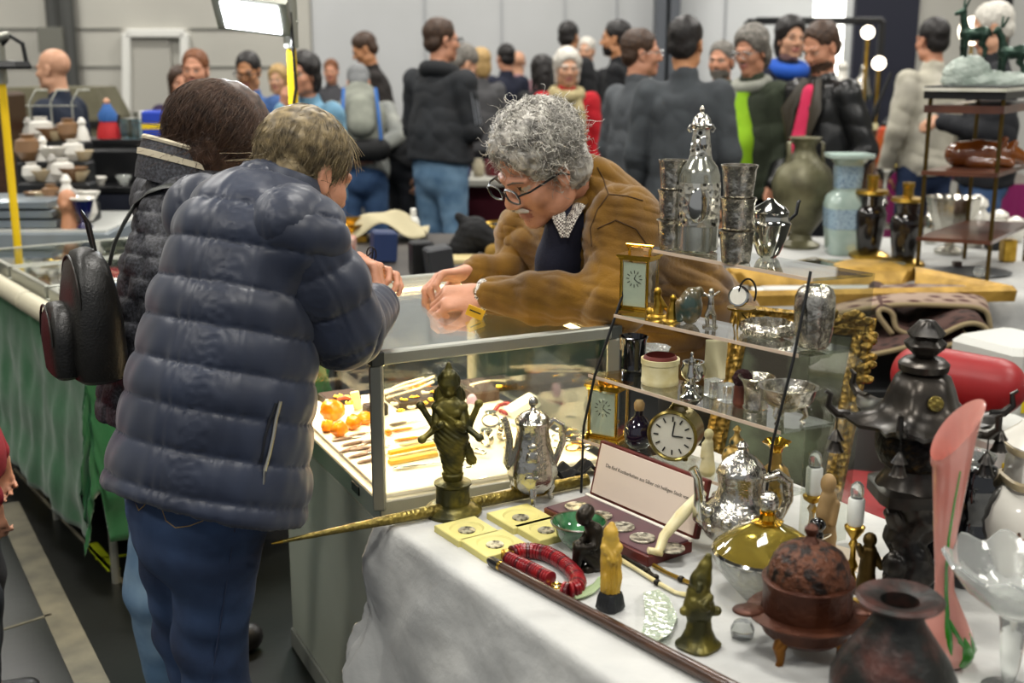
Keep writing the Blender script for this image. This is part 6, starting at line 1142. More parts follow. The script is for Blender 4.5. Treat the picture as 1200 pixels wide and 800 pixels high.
q = PX('boar_carving', 'glossy brown wood carving of a sleeping animal on the rack shelf', 'carving', 0, 0, 0, p=V((ro.x, ro.y-.03, .75+.449))); q.sdf('animal', M('glossy_brown_wood', '#5a2c0c', .18, c2='#7a4416', scale=8, coat=.7), [('ch', [(-34, 0, 14), (-10, 0, 15), (14, 0, 14), (30, 0, 12)], [13, 14, 13, 9]), ('ch', [(24, -6, 16), (40, -8, 9)], [10, 6]), ('c', (10, -8, 22), (16, -10, 32), 4, 2), ('c', (22, -8, 22), (28, -10, 28), 4, 2), ('c', (-22, -10, 6), (0, -14, 4), 6, 4), ('c', (6, -10, 8), (22, -16, 4), 5, 3.5)], 1.2, 4)
q = PX('lobed_bowl', 'silver fluted bowl on a pedestal seen through the brass rack', 'bowl', 1112, 299, H2, 16); q.lathe('bowl', mSil, [(16, 0), (17, 4), (6, 10), (6, 22), (16, 30), (27, 50), (30, 68), (27, 68), (0, 40)], 40, lobes=10, depth=.06)
for px, pyb, r, hh, m, lb in ((1140, 290, 17, 62, mPorc, 'white domed porcelain jar behind the fluted silver bowl'), (1168, 282, 14, 36, mPorc, 'white porcelain jug seen through the brass rack'), (1188, 284, 13, 30, mPorc, 'small white porcelain pot at the frame edge of the brass rack'), (1090, 286, 10, 50, mSilP, 'narrow silver vase partly hidden by the brass rack post')):
    q = PX('porcelain_jar' if m is mPorc else 'vase', lb, 'jar' if m is mPorc else 'vase', px, pyb, H2, r*.7); q.lathe('jar', m, [(r*.6, 0), (r*.7, hh*.06), (r, hh*.35), (r*.95, hh*.6), (r*.6, hh*.72), (r*.8, hh*.8), (r*.7, hh*.9), (r*.2, hh), (0, hh)], 28)
for px, py, w, d, hh, m, lb, nm in ((1121, 314, .035, .03, .03, mDarkW, 'small brown wooden block on the further table', 'wooden_block'), (1180, 306, .06, .06, .1, mBrass, 'tall dull gold box behind the brass rack post', 'gold_box'), (1165, 292, .08, .07, .09, mBlkPl, 'black box standing under the lowest rack shelf', 'black_box')): one(nm, lb, 'box', m, G(px, py, H2), lambda b: b.box((0, 0, hh/2), (w, d, hh)), smooth=False)
one('shallow_tray', 'dark grey shallow tray with odds and ends in front of the rack', 'tray', M('grey_tray', '#55585a', .4), G(1138, 320, H2), lambda b: b.lathe([(.1, 0), (.13, .008), (.126, .01), (.1, .003), (0, .003)], 30, sx=1.3)); one('glass_ball', 'clear glass ball lying in the grey shallow tray', 'ball', mGlassG, G(1148, 318, H2+.03), lambda b: b.ell(X0, (.026, .026, .026), 20, 12))
# ---- red chrome chair behind the table, rugs, cases
mRedL = M('red_leather', '#7c1015', .42, c2='#8c1a1c', scale=6); mChr = M('chrome', '#d5d7d8', .06, 1)
ch0 = at(1080, 600, 3.05); ch = empty('armchair', V((ch0.x, ch0.y, 0)), 'red leather armchair with chrome tube frame behind the sales table', 'chair', None, -.35); K = lambda x, y, z: V((x, y, z))
b = MB(); b.box(K(0, 0, .42), (.52, .5, .1), 0, None, .03); b.build('seat', mRedL, ch); sd = Sdf(.012, .03); sd.cap((-.03, .27, .76), (.17, .27, .745), .088, .082); smesh('backrest', sd, mRedL, ch, 1)
for x in (-.29, .3): b = MB(); b.tube([K(x, .3, .84), K(x, .2, .6), K(x, -.26, .62), K(x, -.28, .02), K(x, .28, .015), K(x, .3, .84)], .012, 10); b.build('frame_tube', mChr, ch)
mRug = M('dark_patterned_rug', '#140e0c', .95, c2='#46302a', scale=22, kind='voronoi', lo=.15, hi=.5, bump=.5, bscale=120)
def rug(px, D, dep, label, mt, th=.018, cy=0):
    pts = [at(x, y, D) for x, y in px]; n = len(pts); b = MB(); dv = V((.12, dep, 0))
    sm = []
    for i in range(n-1):
        for k in range(6):
            t = k/6; p0, p1, p2, p3 = pts[max(i-1, 0)], pts[i], pts[i+1], pts[min(i+2, n-1)]; sm.append(.5*((2*p1)+(p2-p0)*t+(2*p0-5*p1+4*p2-p3)*t*t+(3*p1-p0-3*p2+p3)*t**3))
    b.grid(lambda u, v: sm[min(int(u*(len(sm)-1)+.5), len(sm)-1)]-sm[0]+dv*v, len(sm)-1, 3); o = b.build('rug', [mt, M('rug_edge', '#8f8060', .9)], None, loc=sm[0]); md = o.modifiers.new('s', 'SOLIDIFY'); md.thickness = th; md.offset = 0; md.material_offset_rim = 1; return tag(o, label, 'rug')
rug([(990, 420), (1040, 412), (1090, 398), (1130, 380), (1152, 382), (1158, 396), (1140, 412), (1105, 419), (1085, 412), (1120, 402), (1134, 390)], 4.0, .55, 'folded dark rug with pale edge looped over at its end', mRug)
rug([(1046, 392), (1030, 370), (1034, 362), (1046, 368), (1052, 386), (1080, 392), (1130, 376)], 4.15, .5, 'smaller folded rug with a narrow loop behind the pagoda finial', mRug)
rug([(960, 372), (1040, 358), (1110, 358), (1150, 362), (1160, 378), (1158, 404), (1150, 424)], 4.2, .36, 'patterned red and white rug draped over the rug pile', M('red_white_rug', '#3a1218', .95, c2='#8d7a6a', scale=16, kind='voronoi', lo=.2, hi=.5))
tr = empty('trolley', (1.5, 4.35, 0), 'dark steel trolley carrying the folded rugs', 'trolley')
b = MB(); b.box((0, 0, .5), (1.1, .7, .04)); b.build('deck', mDark, tr, False)
for x, y in ((-.5, -.3), (.5, -.3), (-.5, .3), (.5, .3)): b = MB(); b.tube([(x, y, .02), (x, y, .5)], .018, 8); b.build('leg', mDark, tr)
b = MB(); b.bar((.5, -.3, .1), (.5, .3, .46), .03); b.build('brace', mDark, tr)
def carton(px, py, D, w, d, hh, label, rz=0):
    p = at(px, py, D); r = empty('white_case', V((p.x, p.y, 0)), label, 'case', None, rz); b = MB(); b.box((0, 0, hh/2), (w, d, hh), 0, None, .02); b.build('shell', M('white_plastic', '#b9bab4', .45), r, False); return r
r = carton(1184, 420, 3.7, .27, .27, .78, 'white plastic case with blue and yellow stripe label near the trolley', .5)
for z, m in ((.64, M('blue_label', '#1d3f8c', .5)), (.6, M('yellow_label', '#d9c21a', .5))): b = MB(); b.box((-.02, -.137, z), (.16, .006, .04)); b.build('stripe', m, r, False)
r = carton(1172, 520, 3.36, .24, .22, .6, 'white plastic case with a yellow tag on the floor behind the armchair', .3); b = MB(); b.box((-.03, -.113, .5), (.1, .006, .045)); b.build('tag', MATS['yellow_label'], r, False)
# ------------------------------------------------------------------ dealer's own table behind the case
bt = empty('work_table', (-.22, 5.15, 0), 'dark cluttered work table behind the dealer', 'table'); b = MB(); b.box((0, 0, .77), (1.45, 1.5, .05)); b.build('top', M('dark_table_top', '#2b2724', .6, c2='#3d3833', scale=6), bt, False)
for x, y in ((-.66, -.68), (.66, -.68), (-.66, .68), (.66, .68)): b = MB(); b.tube([(x, y, 0), (x, y, .75)], .02, 8); b.build('leg', mDark, bt)
HB = .7955
def bbox(nm, px, pyb, w, hh, m, lb, cat='box', d=None, rz=.2):
    p = G(px, pyb, HB); k = S(p); return one(nm, lb, cat, m, p, lambda b: b.box((0, 0, hh*k/2), (w*k, (d or w)*k, hh*k)), smooth=False)
bbox('blue_box', 449, 306, 28, 36, M('blue_box_card', '#1b2c52', .5), 'upright dark blue jewellery box on the work table').rotation_euler = (0, .06, .3)
bbox('black_box', 494, 322, 26, 40, mBlkPl, 'upright black box beside another black box on the work table').rotation_euler = (0, 0, .3)
bbox('black_box', 517, 328, 30, 40, M('charcoal_card', '#26282c', .5), 'charcoal black box leaning nearest to the dealer').rotation_euler = (0, -.12, .3)
bbox('cream_board', 548, 306, 60, 5, M('cream_board', '#b8a878', .6), 'cream coloured flat board on the work table beside the dealer', 'board', 40); bbox('paper_box', 402, 303, 30, 26, M('printed_card', '#b9b0a4', .6, c2='#a8503c', scale=9), 'printed paper box beside the cheek of the woman in navy')
bbox('phone', 560, 332, 44, 3, mBlkPl, 'flat black device lying next to the charcoal box', 'device', 30); bbox('silver_tool', 540, 290, 46, 3, mSilP, 'flat silver coloured tool on the work table', 'tool', 16)
q = PX('spray_bottle', 'white plastic bottle with narrow cap on the work table', 'bottle', 485, 281, HB, 6); q.lathe('bottle', M('white_bottle', '#d5d5ce', .4), [(6.5, 0), (7, 1), (7, 22), (5, 26), (3.4, 27)], 20); q.lathe('cap', mWhite, [(3.6, 27), (3.4, 36), (2, 37), (0, 37)], 14)
p = G(440, 280, HB); b = MB(); b.grid(lambda u, v: V(((u-.5)*.5, (v-.5)*.3, .01+.14*math.exp(-((u-.6)**2)*9)*(1-abs(v-.5))+.02*math.sin(u*13+v*7))), 26, 14); o = tag(b.build('cream_cloth', M('cream_canvas', '#aaa183', .9, bump=.3, bscale=60), None, loc=p), 'crumpled cream canvas bag lying on the work table', 'bag'); md = o.modifiers.new('s', 'SOLIDIFY'); md.thickness = .004
q = PX('scale', 'small brass weighing box standing on the work table', 'scales', 414, 284, HB, 12); b = q.mb(); b.box((0, 0, 4), (34, 22, 8)); b.build('base', mBrass, q.o, False); q.lathe('pan', mGoldP, [(4, 8), (6, 16), (14, 20), (13, 21), (0, 17)], 20); b = q.mb(); b.box((0, 9, 20), (28, 2, 16)); b.build('back', mBrass, q.o, False)
q = PX('bowl', 'dark metal bowl with a brass rim beside the dealer sleeve', 'bowl', 590, 292, HB, 12); q.lathe('bowl', M('dark_bowl', '#23201c', .3, .5), [(12, 0), (14, 3), (22, 18), (24, 28), (21, 28), (12, 10), (0, 8)], 30); q.lathe('rim', mBrass, [(24, 26), (25.5, 28), (24, 30), (22, 28)], 30, cap0=False, cap1=False)
q = PX('sponge_bear', 'nubbly golden brown sponge figure in front of the dark bowl', 'figurine', 592, 306, HB, 10); q.sdf('bear', M('nubbly_gold', '#8a6c2c', .9, bump=1.5, bscale=140, bkind='voronoi'), [('e', (0, 0, 12), (14, 10, 12)), ('e', (6, 0, 28), (11, 9, 10)), ('e', (-14, -2, 10), (9, 8, 9))], 1.2, 2.5)
q = PX('black_bag', 'slumped black fabric bag on the floor side of the work table', 'bag', 556, 300, HB, 12); q.sdf('bag', M('black_fabric', '#0f1012', .85), [('ch', [(-12, 0, 10), (0, 0, 26), (16, 0, 16)], [14, 16, 12]), ('c', (-8, 0, 36), (-18, 0, 46), 6, 2)], 1.6, 6, 1, lambda v: 1.2*noise3(v, .4, 3))
# far grey trestle with goods
D8 = 8.9; ft = empty('far_table', (-.55, D8+.3, 0), 'pale grey folding table far behind the dealer with burgundy skirt', 'table'); b = MB(); b.box((0, 0, .74), (1.5, .7, .05)); b.build('top', M('pale_grey_top', '#a6a69c', .5), ft, False); b = MB(); b.box((.25, -.2, .38), (.8, .02, .66)); b.build('skirt', M('burgundy_cloth', '#4a1020', .9), ft, False)
for x, y in ((-.68, -.28), (.68, -.28), (-.68, .28), (.68, .28)): b = MB(); b.tube([(x, y, 0), (x, y, .72)], .018, 8); b.build('leg', mAlu, ft)
random.seed(5)
FG = [('jar', 'purple lidded jar on the far grey table', '#3a2050', 545), ('jar', 'cream pot on the far grey table', '#b0a890', 561), ('book', 'burgundy book on the far grey table', '#5e1620', 578), ('box', 'ochre box on the far grey table beside the books', '#a8843c', 531), ('box', 'dark green box on the far grey table', '#1e3a2c', 520), ('jar', 'grey stone jar at the end of the far grey table', '#77776f', 592), ('box', 'white box on the far grey table', '#c8c4b8', 507)]
for k, (nm, lb, c, px) in enumerate(FG):
    p = at(px, 206, D8+.15+.05*(k % 3)); p.z = .766; hh = .06+.03*(k % 3)
    if nm == 'jar': one('jar', lb, 'jar', M('far'+c, c, .4), p, lambda b: b.lathe([(.03, 0), (.045, .02), (.045, hh), (.03, hh+.02), (.03, hh+.04), (0, hh+.045)], 16), 'goods on the far grey table')
    else: one(nm, lb, nm, M('far'+c, c, .6), p, lambda b: b.box((0, 0, hh/2), (.12, .09, hh), 0, rotz(k)), 'goods on the far grey table', smooth=False)
# ------------------------------------------------------------------ right rear stalls
dc = empty('black_cabinet', at(965, 110, 10.2)*1, 'black framed glass display cabinet far behind the bearded man', 'cabinet'); dc.location.z = 0; x0, x1 = at(890, 60, 10.2).x, at(1040, 60, 10.2).x; xm = (x0+x1)/2; dc.location.x = xm; w_ = x1-x0; zt_ = at(900, 23, 10.2).z; dc.location.y = 10.4
for a, c in (((-w_/2, 0, zt_), (w_/2, 0, zt_)), ((-w_/2, 0, 0), (-w_/2, 0, zt_)), ((w_/2, 0, 0), (w_/2, 0, zt_)), ((-w_/2, .4, zt_), (w_/2, .4, zt_)), ((-w_/2, .4, 0), (-w_/2, .4, zt_)), ((w_/2, .4, 0), (w_/2, .4, zt_)), ((-w_/2, 0, .9), (w_/2, 0, .9))): b = MB(); b.bar(a, c, .05); b.build('frame_bar', mBlkPl, dc, False)
for z in (.9, 1.31): b = MB(); b.box((0, .2, z), (w_, .38, .012)); b.build('glass_shelf', pane('green_shelf_glass', '#bfe0d8', 1.2), dc, False)
b = MB(); b.box((0, .2, .45), (w_, .38, .86)); b.build('base', mBlkPl, dc, False)
for px, lb, m, pr in ((988, 'white porcelain figure with gilt head in the black cabinet', mPorc, [('ch', [(0, 0, 3), (0, 0, 16), (0, 0, 26)], [9, 7, 5]), ('e', (0, 0, 34), (6, 6, 6))]), (1012, 'grey figurine group in the black cabinet', mSilD, [('ch', [(0, 0, 3), (0, 0, 12), (2, 0, 22)], [11, 8, 5]), ('e', (2, 0, 30), (4, 4, 6))]), (905, 'terracotta figurine in the black cabinet beside the dark haired woman', mCop, [('ch', [(0, 0, 3), (0, 0, 12)], [7, 5]), ('e', (0, 0, 22), (4, 4, 5))])):
    p = at(px, 66, 10.6); p.z = 1.318; q = PX('figurine', lb, 'figurine', 0, 0, 0, p=p); q.sdf('figure', m, pr, 1, 2)
for px, py, D, lb in ((1017, 38, 9.6, 'small glowing bulb in front of the black cabinet'), (1030, 74, 9.3, 'glowing bulb low beside the orange glass lantern'), (1140, 36, 9.0, 'round glowing globe lamp beside the old man in black')):
    p = at(px, py, D); r = .05 if px < 1100 else .1; o = empty('globe_lamp', V((p.x, p.y, 0)), lb, 'lamp'); b = MB(); b.ell((0, 0, p.z), (r, r, r), 16, 10); b.build('globe', M('lamp_globe', '#fff0d8', .4, emit=5), o); b = MB(); b.lathe([(.07, 0), (.07, .02), (.015, .04), (.012, p.z-r), (0, p.z-r)], 12); b.build('stem', mBrass, o)
def stall(x0, x1, y0, D, dep, h, m, label):
    p, q_ = at(x0, y0, D), at(x1, y0, D); r = empty('stall_table', V(((p.x+q_.x)/2, D+dep/2, 0)), label, 'table'); b = MB(); b.box((0, 0, h-.02), (q_.x-p.x, dep, .04)); b.build('top', mDarkW, r, False)
    b = MB(); n = 40; wv = q_.x-p.x; b.grid(lambda u, v: V(((u-.5)*wv, -dep/2-.01-.012*math.sin(u*45)*(1-v), .006+v*(h-.002))), n, 6); b.build('cloth_front', m, r); return r
mMag = M('magenta_cloth', '#8a0f5c', .85, sheen=.3); stall(1030, 1110, 150, 8.4, .9, .86, mMag, 'stall with a deep magenta cloth front behind the bearded man'); stall(1165, 1260, 150, 7.6, .8, .86, mMag, 'stall with a magenta cloth front beyond the brass rack')
for px, py, D, m, lb, rr, hh in ((1046, 112, 8.6, M('orange_glass', '#b5651e', .3, c2='#c9433a', scale=6), 'tall orange glass lantern with a dark lid on the magenta stall', .1, .36), (1062, 150, 8.5, mGold, 'gilt ornamental dish on the magenta stall', .16, .1), (1072, 134, 8.8, mBrass, 'brass vessel behind the gilt dish on the magenta stall', .1, .2), (1050, 150, 8.45, M('white_pot', '#cfc9ba', .3), 'small white pot on the magenta stall', .06, .08)):
    p = at(px, py, D); p.z = .862; o = empty('vessel' if hh < .3 else 'lantern', p, lb, 'vessel' if hh < .3 else 'lantern'); b = MB(); b.lathe([(rr*.7, 0), (rr*.8, hh*.05), (rr, hh*.4), (rr*.85, hh*.8), (rr*.6, hh*.85), (0, hh*.85)], 20); b.build('body', m, o); b = MB(); b.lathe([(rr*.6, hh*.84), (rr*.65, hh*.9), (rr*.2, hh*1.05), (0, hh*1.15)], 18); b.build('lid', mDark, o)
p = at(1100, 245, 6.5); q = PX('shopping_bag', 'colourful flowered shopping bag standing beyond the fluted silver bowl', 'bag', 0, 0, 0, p=V((p.x, 6.5, 0))); b = MB(); b.loft([[V((x*w, y*w, z)) for x, y in ((-.2, -.07), (.2, -.07), (.2, .07), (-.2, .07))] for z, w in ((0, .95), (.3, 1.05), (.62, 1))]); b.build('bag', M('flower_print', '#c9a21c', .7, c2='#a8324a', scale=14, kind='voronoi', lo=.2, hi=.45), q.o)
for y in (-.06, .06): b = MB(); b.tube([(-.1, y, .6), (-.08, y, .74), (.08, y, .74), (.1, y, .6)], .01, 6); b.build('handle', mBlackL, q.o)
# ------------------------------------------------------------------ green clothed stall and its cases
kO = V((-1.27, 3.475, 0)); g1 = V((.81, .586, 0)).normalized(); g2 = V((-.586, .81, 0)).normalized()
mGreen = M('green_cotton', '#07421e', .85, c2='#0a5227', scale=4, bump=.3, bscale=30, sheen=.2)
cloth('tablecloth', mGreen, 'green cotton cloth hanging to the floor over the jewellery stall', kO, g1, g2, .75, 1.5, .8, .62, amp=.010, seed=14, n1=90, n2=120, splay=.07, bottom=.06)
gt = empty('jewellery_table', kO+g1*.37+g2*.75, 'stall table with slim metal legs under the green cloth', 'table'); go_ = V(gt.location); gR = Matrix((g1, g2, V((0, 0, 1)))).transposed()
b = MB(); b.box((0, 0, .775), (.72, 1.46, .03), 0, gR); b.build('top', mWhite, gt, False)
for a, c in ((.05, .08), (.7, .08), (.05, .75), (.7, .75), (.05, 1.42), (.7, 1.42)): b = MB(); b.tube([kO-go_+g1*a+g2*c, kO-go_+g1*a+g2*c+V((0, 0, .76))], .014, 8); b.build('leg', mAlu, gt)
p0, p1 = kO+g2*.1-g1*.01+V((0, 0, .84)), kO+g2*1.15-g1*.01+V((0, 0, .84)); mRail = M('cream_tube', '#b3ad96', .4)
for k, (a, c, lb) in enumerate(((0, .49, 'cream padded rail along the green stall edge, end beside the backpack'), (.51, 1.0, 'cream padded rail along the green stall edge, end at the picture border'))): one('padded_rail', lb, 'rail', mRail, p0, lambda b: b.tube([(p1-p0)*a, (p1-p0)*(a+.01), (p1-p0)*(c-.01), (p1-p0)*c], [.022, .036, .036, .022], 14))
VL = ['flat jewellery vitrine nearest the backpack on the green stall', 'flat jewellery vitrine second from the backpack on the green stall', 'flat jewellery vitrine third from the backpack on the green stall', 'flat jewellery vitrine furthest from the backpack on the green stall']
random.seed(3); proto = None
for k in range(3):
    c0 = kO+g1*.375+g2*(.26+k*.49); r = empty('flat_vitrine', c0+V((0, 0, .803)), VL[k], 'vitrine', 'flat vitrines on the green stall', math.atan2(g1.y, g1.x))
    b = MB(); b.box((0, 0, .03), (.7, .46, .06)); b.build('case', mAlu, r, False); b = MB(); b.box((0, 0, .0615), (.66, .42, .004)); b.build('lining', M('navy_lining', '#161a28', .8), r, False); b = MB(); b.box((0, 0, .098), (.68, .44, .005)); b.build('glass_lid', mGlass, r, False)
    for a in ((-.34, -.22, .34, -.22), (.34, -.22, .34, .22), (.34, .22, -.34, .22), (-.34, .22, -.34, -.22)): b = MB(); b.bar((a[0], a[1], .08), (a[2], a[3], .08), .02, .045); b.build('rim_bar', mAlu, r, False)
    for i in range(26):
        u, v = random.uniform(-.27, .27), random.uniform(-.17, .17); m = random.choice([mSilP, mGoldP, mPearl, mSil]); L = random.choice([.02, .03, .08, .1]); a = random.random()*3
        one('brooch' if L < .05 else 'bracelet', 'small jewellery piece lying inside a flat vitrine on the green stall' if L < .05 else 'long bracelet or chain lying inside a flat vitrine on the green stall', 'jewellery', m, c0+V((0, 0, .868))+g1*u+g2*v, (lambda b: b.lathe([(L*.7, 0), (L*.75, .004), (0, .012)], 10)) if L < .05 else (lambda b: b.tube([(L*math.cos(a)*t, L*math.sin(a)*t+.008*math.sin(t*9), .004) for t in [-1+.2*j for j in range(11)]], .005, 6)), 'jewellery pieces in the flat vitrines' if L < .05 else 'bracelets in the flat vitrines')
# counter beyond, with trays and porcelain
ct = empty('counter', (-2.27, 5.55, 0), 'grey glass topped counter with a dark front behind the flat vitrines', 'counter'); b = MB(); b.box((-.35, 0, .84), (1.7, .7, .12)); b.build('glass_box', M('grey_counter', '#7d858a', .3), ct, False); b = MB(); b.box((-.35, .02, .39), (1.66, .66, .78)); b.build('front', M('dark_counter_cloth', '#16181e', .8), ct, False); b = MB(); b.box((-.35, 0, .904), (1.68, .68, .008)); b.build('top', M('white_counter_top', '#c9cbc6', .25), ct, False)
HQ = .909
def cgood(nm, px, py, D, lb, cat, m, fill, h=HQ, group=None): p = at(px, py, D); p.z = h; return one(nm, lb, cat, m, p, fill, group)
for i in range(3): cgood('metal_tray', 24, 240, 5.42, ('lowest', 'middle', 'topmost')[i]+' of the grey metal trays stacked on the counter', 'tray', M('grey_metal_tray', '#8b959c', .3, .6), lambda b: b.box((0, 0, .02), (.44-.03*i, .34, .032)), HQ+.042*i, 'stacked metal trays')
random.seed(8)
PL = [('bowl', 'white'), ('cup', 'white'), ('jug', 'white'), ('bowl', 'cream'), ('figurine', 'grey'), ('jar', 'white'), ('bowl', 'brown'), ('cup', 'cream'), ('jar', 'brown'), ('figurine', 'white')]
PC = dict(white='#cfccc4', cream='#bfae8e', grey='#8d8a84', brown='#7a5c40')
for k in range(30):
    nm, c = PL[k % 10]; col = 36+(k % 6)*12; row = k//6; D = 5.38+.13*row; z = HQ+(.02 if row == 0 else .085*row); s = random.uniform(.05, .075)
    g = f'{c} {nm}s heaped on the counter'; lb = f'{c} {nm} in the heap of bric a brac on the grey counter'
    p = at(col+random.uniform(-5, 5), 200, D); p.z = z
    if nm in ('bowl', 'cup'): f = lambda b: b.lathe([(s*.4, 0), (s*.5, .006), (s, s*.9), (s*.92, s*.9), (s*.4, s*.3), (0, s*.25)], 18)
    elif nm == 'figurine': f = lambda b: b.lathe([(s*.7, 0), (s*.5, s), (s*.3, s*1.4), (s*.42, s*1.7), (s*.2, s*2.1), (0, s*2.2)], 16)
    else: f = lambda b: b.lathe([(s*.5, 0), (s*.9, s*.6), (s*.8, s*1.3), (s*.4, s*1.5), (s*.5, s*1.7), (0, s*1.65)], 18)
    one(nm, lb, nm, M('heap_'+c, PC[c], .35, coat=.3), p, f, g)
for row in range(1, 5): b = MB(); p = at(66, 200, 5.38+.13*row); z = .085*row; b.box((0, 0, z/2), (.34, .125, z-.004)); o = b.build('step', mDark, None, False, loc=(p.x, p.y, HQ)); tag(o, ('lowest', 'second', 'third', 'highest')[row-1]+' dark display step under the heaped porcelain', 'display step')
q = PX('wooden_bust', 'carved wooden head standing in the porcelain heap', 'sculpture', 0, 0, 0, p=V((at(78, 200, 5.3).x, 5.28, HQ))); q.sdf('head', M('pink_wood', '#b5805f', .5), [('e', (0, 0, 30), (10, 11, 14)), ('c', (0, 0, 18), (0, 0, 2), 6, 9), ('e', (0, -10, 27), (3, 4, 4))], 1.2, 3)
q = PX('goblet', 'cobalt blue vase with a white rim at the end of the counter', 'vase', 0, 0, 0, p=V((at(97, 235, 5.27).x, 5.27, HQ))); q.lathe('vase', M('cobalt_glass', '#14164a', .1, coat=.6), [(9, 0), (9, 2), (4, 8), (9, 20), (13, 34), (12, 35), (0, 24)], 22); q.lathe('rim', mPorc, [(13, 33), (15, 35), (13, 37), (11, 35)], 22, cap0=False, cap1=False)
# black tiered stand
ts = empty('tiered_stand', V((at(128, 200, 6.05).x, 6.2, 0)), 'black tiered display stand draped in dark navy cloth beside the counter', 'display stand')
for z, y, w, d in ((1.0, -.12, .52, .2), (1.22, .1, .5, .22)): b = MB(); b.box((0, y, z), (w, d, .03)); b.build('tier', mBlkPl, ts, False)
b = MB(); b.box((0, .12, .6), (.5, .3, 1.2)); b.build('carcass', mBlkPl, ts, False); b = MB(); b.grid(lambda u, v: V(((u-.5)*.54, -.24-.02*math.sin(u*24)*(1-v), .1+v*.88)), 40, 8); b.build('drape', M('dark_navy_cloth', '#121726', .85), ts)
tx = ts.location.x; TG = [('bowl', 'small silver bowl on the lower tier', mSilP, -.18, .035), ('cup', 'white cup on the lower tier of the black stand', mPorc, -.06, .035), ('jar', 'clear glass jar on the lower tier of the black stand', mCrys, .06, .04), ('bowl', 'white sugar bowl at the end of the lower tier', mPorc, .17, .04)]
for nm, lb, m, dx, s in TG: one(nm, lb if 'tier of' in lb or 'tier' in lb else lb, nm, m, V((tx+dx, 6.08, 1.017)), lambda b: b.lathe([(s*.5, 0), (s*.6, .01), (s, s), (s*.9, s*1.2), (s*.5, s*.4), (0, s*.4)], 18))
b = MB(); b.box((0, 0, .05), (.13, .12, .1)); o = tag(b.build('glass_box', pane('pale_blue_glass', '#c6dce6', 1.5), None, False, loc=(tx+.07, 6.3, 1.238)), 'pale blue glass box on the upper tier of the black stand', 'box')
fb = empty('flag_box', (tx+.22, 6.3, 1.237), 'blue cardboard box with a yellow cross beside the brown bob', 'box'); b = MB(); b.box((0, 0, .07), (.2, .12, .14)); b.build('carton', M('flag_blue', '#1f3fae', .5), fb, False); b = MB(); b.box((.05, -.0605, .07), (.028, .002, .139)); b.box((0, -.061, .062), (.199, .002, .028)); b.build('cross', M('flag_yellow', '#e0c01c', .5), fb, False); b = MB(); b.box((-.105, 0, .07), (.01, .118, .138)); b.build('white_end', mWhite, fb, False)
q = PX('doll', 'folk doll with blue top and red skirt on the upper tier', 'doll', 0, 0, 0, p=V((tx-.06, 6.27, 1.237))); q.lathe('skirt', M('red_skirt', '#b0161c', .6), [(13, 0), (12, 10), (8, 22), (0, 22)], 20, lobes=9, depth=.06); q.lathe('blue_top', M('blue_felt', '#2a5a9a', .7), [(10, 20), (11, 28), (6, 36), (4, 40), (0, 41)], 18); q.lathe('head', skA, [(3, 40), (4, 43), (2.5, 46), (0, 47)], 14)
random.seed(12)
for k in range(9):
    c = ('#2a2018', '#101418', '#4a3a20', '#5a5a50')[k % 4]; px = 138+k*7; p = at(px, 135, 6.95); p.z = 1.1; s = random.uniform(.028, .04); hh = random.uniform(.16, .26)
    one('bottle', ('brown', 'black', 'amber', 'grey')[k % 4]+' slim bottle in the row behind the blue flag box', 'bottle', M('btl'+c, c, .15), p, lambda b: b.lathe([(s, 0), (s*1.05, hh*.5), (s*.4, hh*.75), (s*.4, hh), (0, hh)], 14), ('brown', 'black', 'amber', 'grey')[k % 4]+' bottles behind the flag box')
bs = empty('bottle_shelf', (at(166, 135, 6.95).x, 7.0, 0), 'dark shelf unit carrying a row of slim bottles', 'shelf unit'); b = MB(); b.box((0, 0, 1.085), (.5, .3, .03)); b.build('board', mDarkW, bs, False); b = MB(); b.box((0, .05, .53), (.46, .2, 1.06)); b.build('carcass', mDarkW, bs, False)
wr = empty('wire_rack', V((at(62, 150, 6.3).x, 6.3, 0)), 'pale wire card rack standing behind the porcelain heap', 'rack')
for x in (-.11, 0, .11): b = MB(); b.tube([(x, 0, 0), (x, 0, 1.42), (x+.03, .02, 1.48), (x+.09, .02, 1.48)], .006, 6); b.build('wire', mAlu, wr)
for z in (1.2, 1.3, 1.4): b = MB(); b.tube([(-.13, 0, z), (.13, 0, z)], .004, 6); b.build('cross_wire', mAlu, wr)
cr = empty('crate', V((at(75, 120, 9.5).x, 9.5, 0)), 'large olive canvas covered crate behind the bald man', 'crate'); b = MB(); b.loft([[V((x*w, y*w, z)) for x, y in ((-.42, -.3), (.42, -.3), (.42, .3), (-.42, .3))] for z, w in ((0, 1), (1.2, 1), (1.42, .8))]); b.build('cover', M('olive_canvas', '#565341', .9, c2='#6c6854', scale=3), cr, False); b = MB(); b.box((0, -.31, 1.15), (.86, .02, .05)); b.build('strap', mBlackL, cr, False)
cb2 = empty('cupboard', V((at(-2, 120, 8.9).x, 8.85, 0)), 'dark brown wooden cupboard next to the olive crate', 'cupboard'); b = MB(); b.box((0, 0, .7), (.3, .4, 1.4)); b.build('carcass', mDarkW, cb2, False); b = MB(); b.box((0, -.21, .7), (.26, .02, 1.2)); b.build('door', mDarkW, cb2, False)
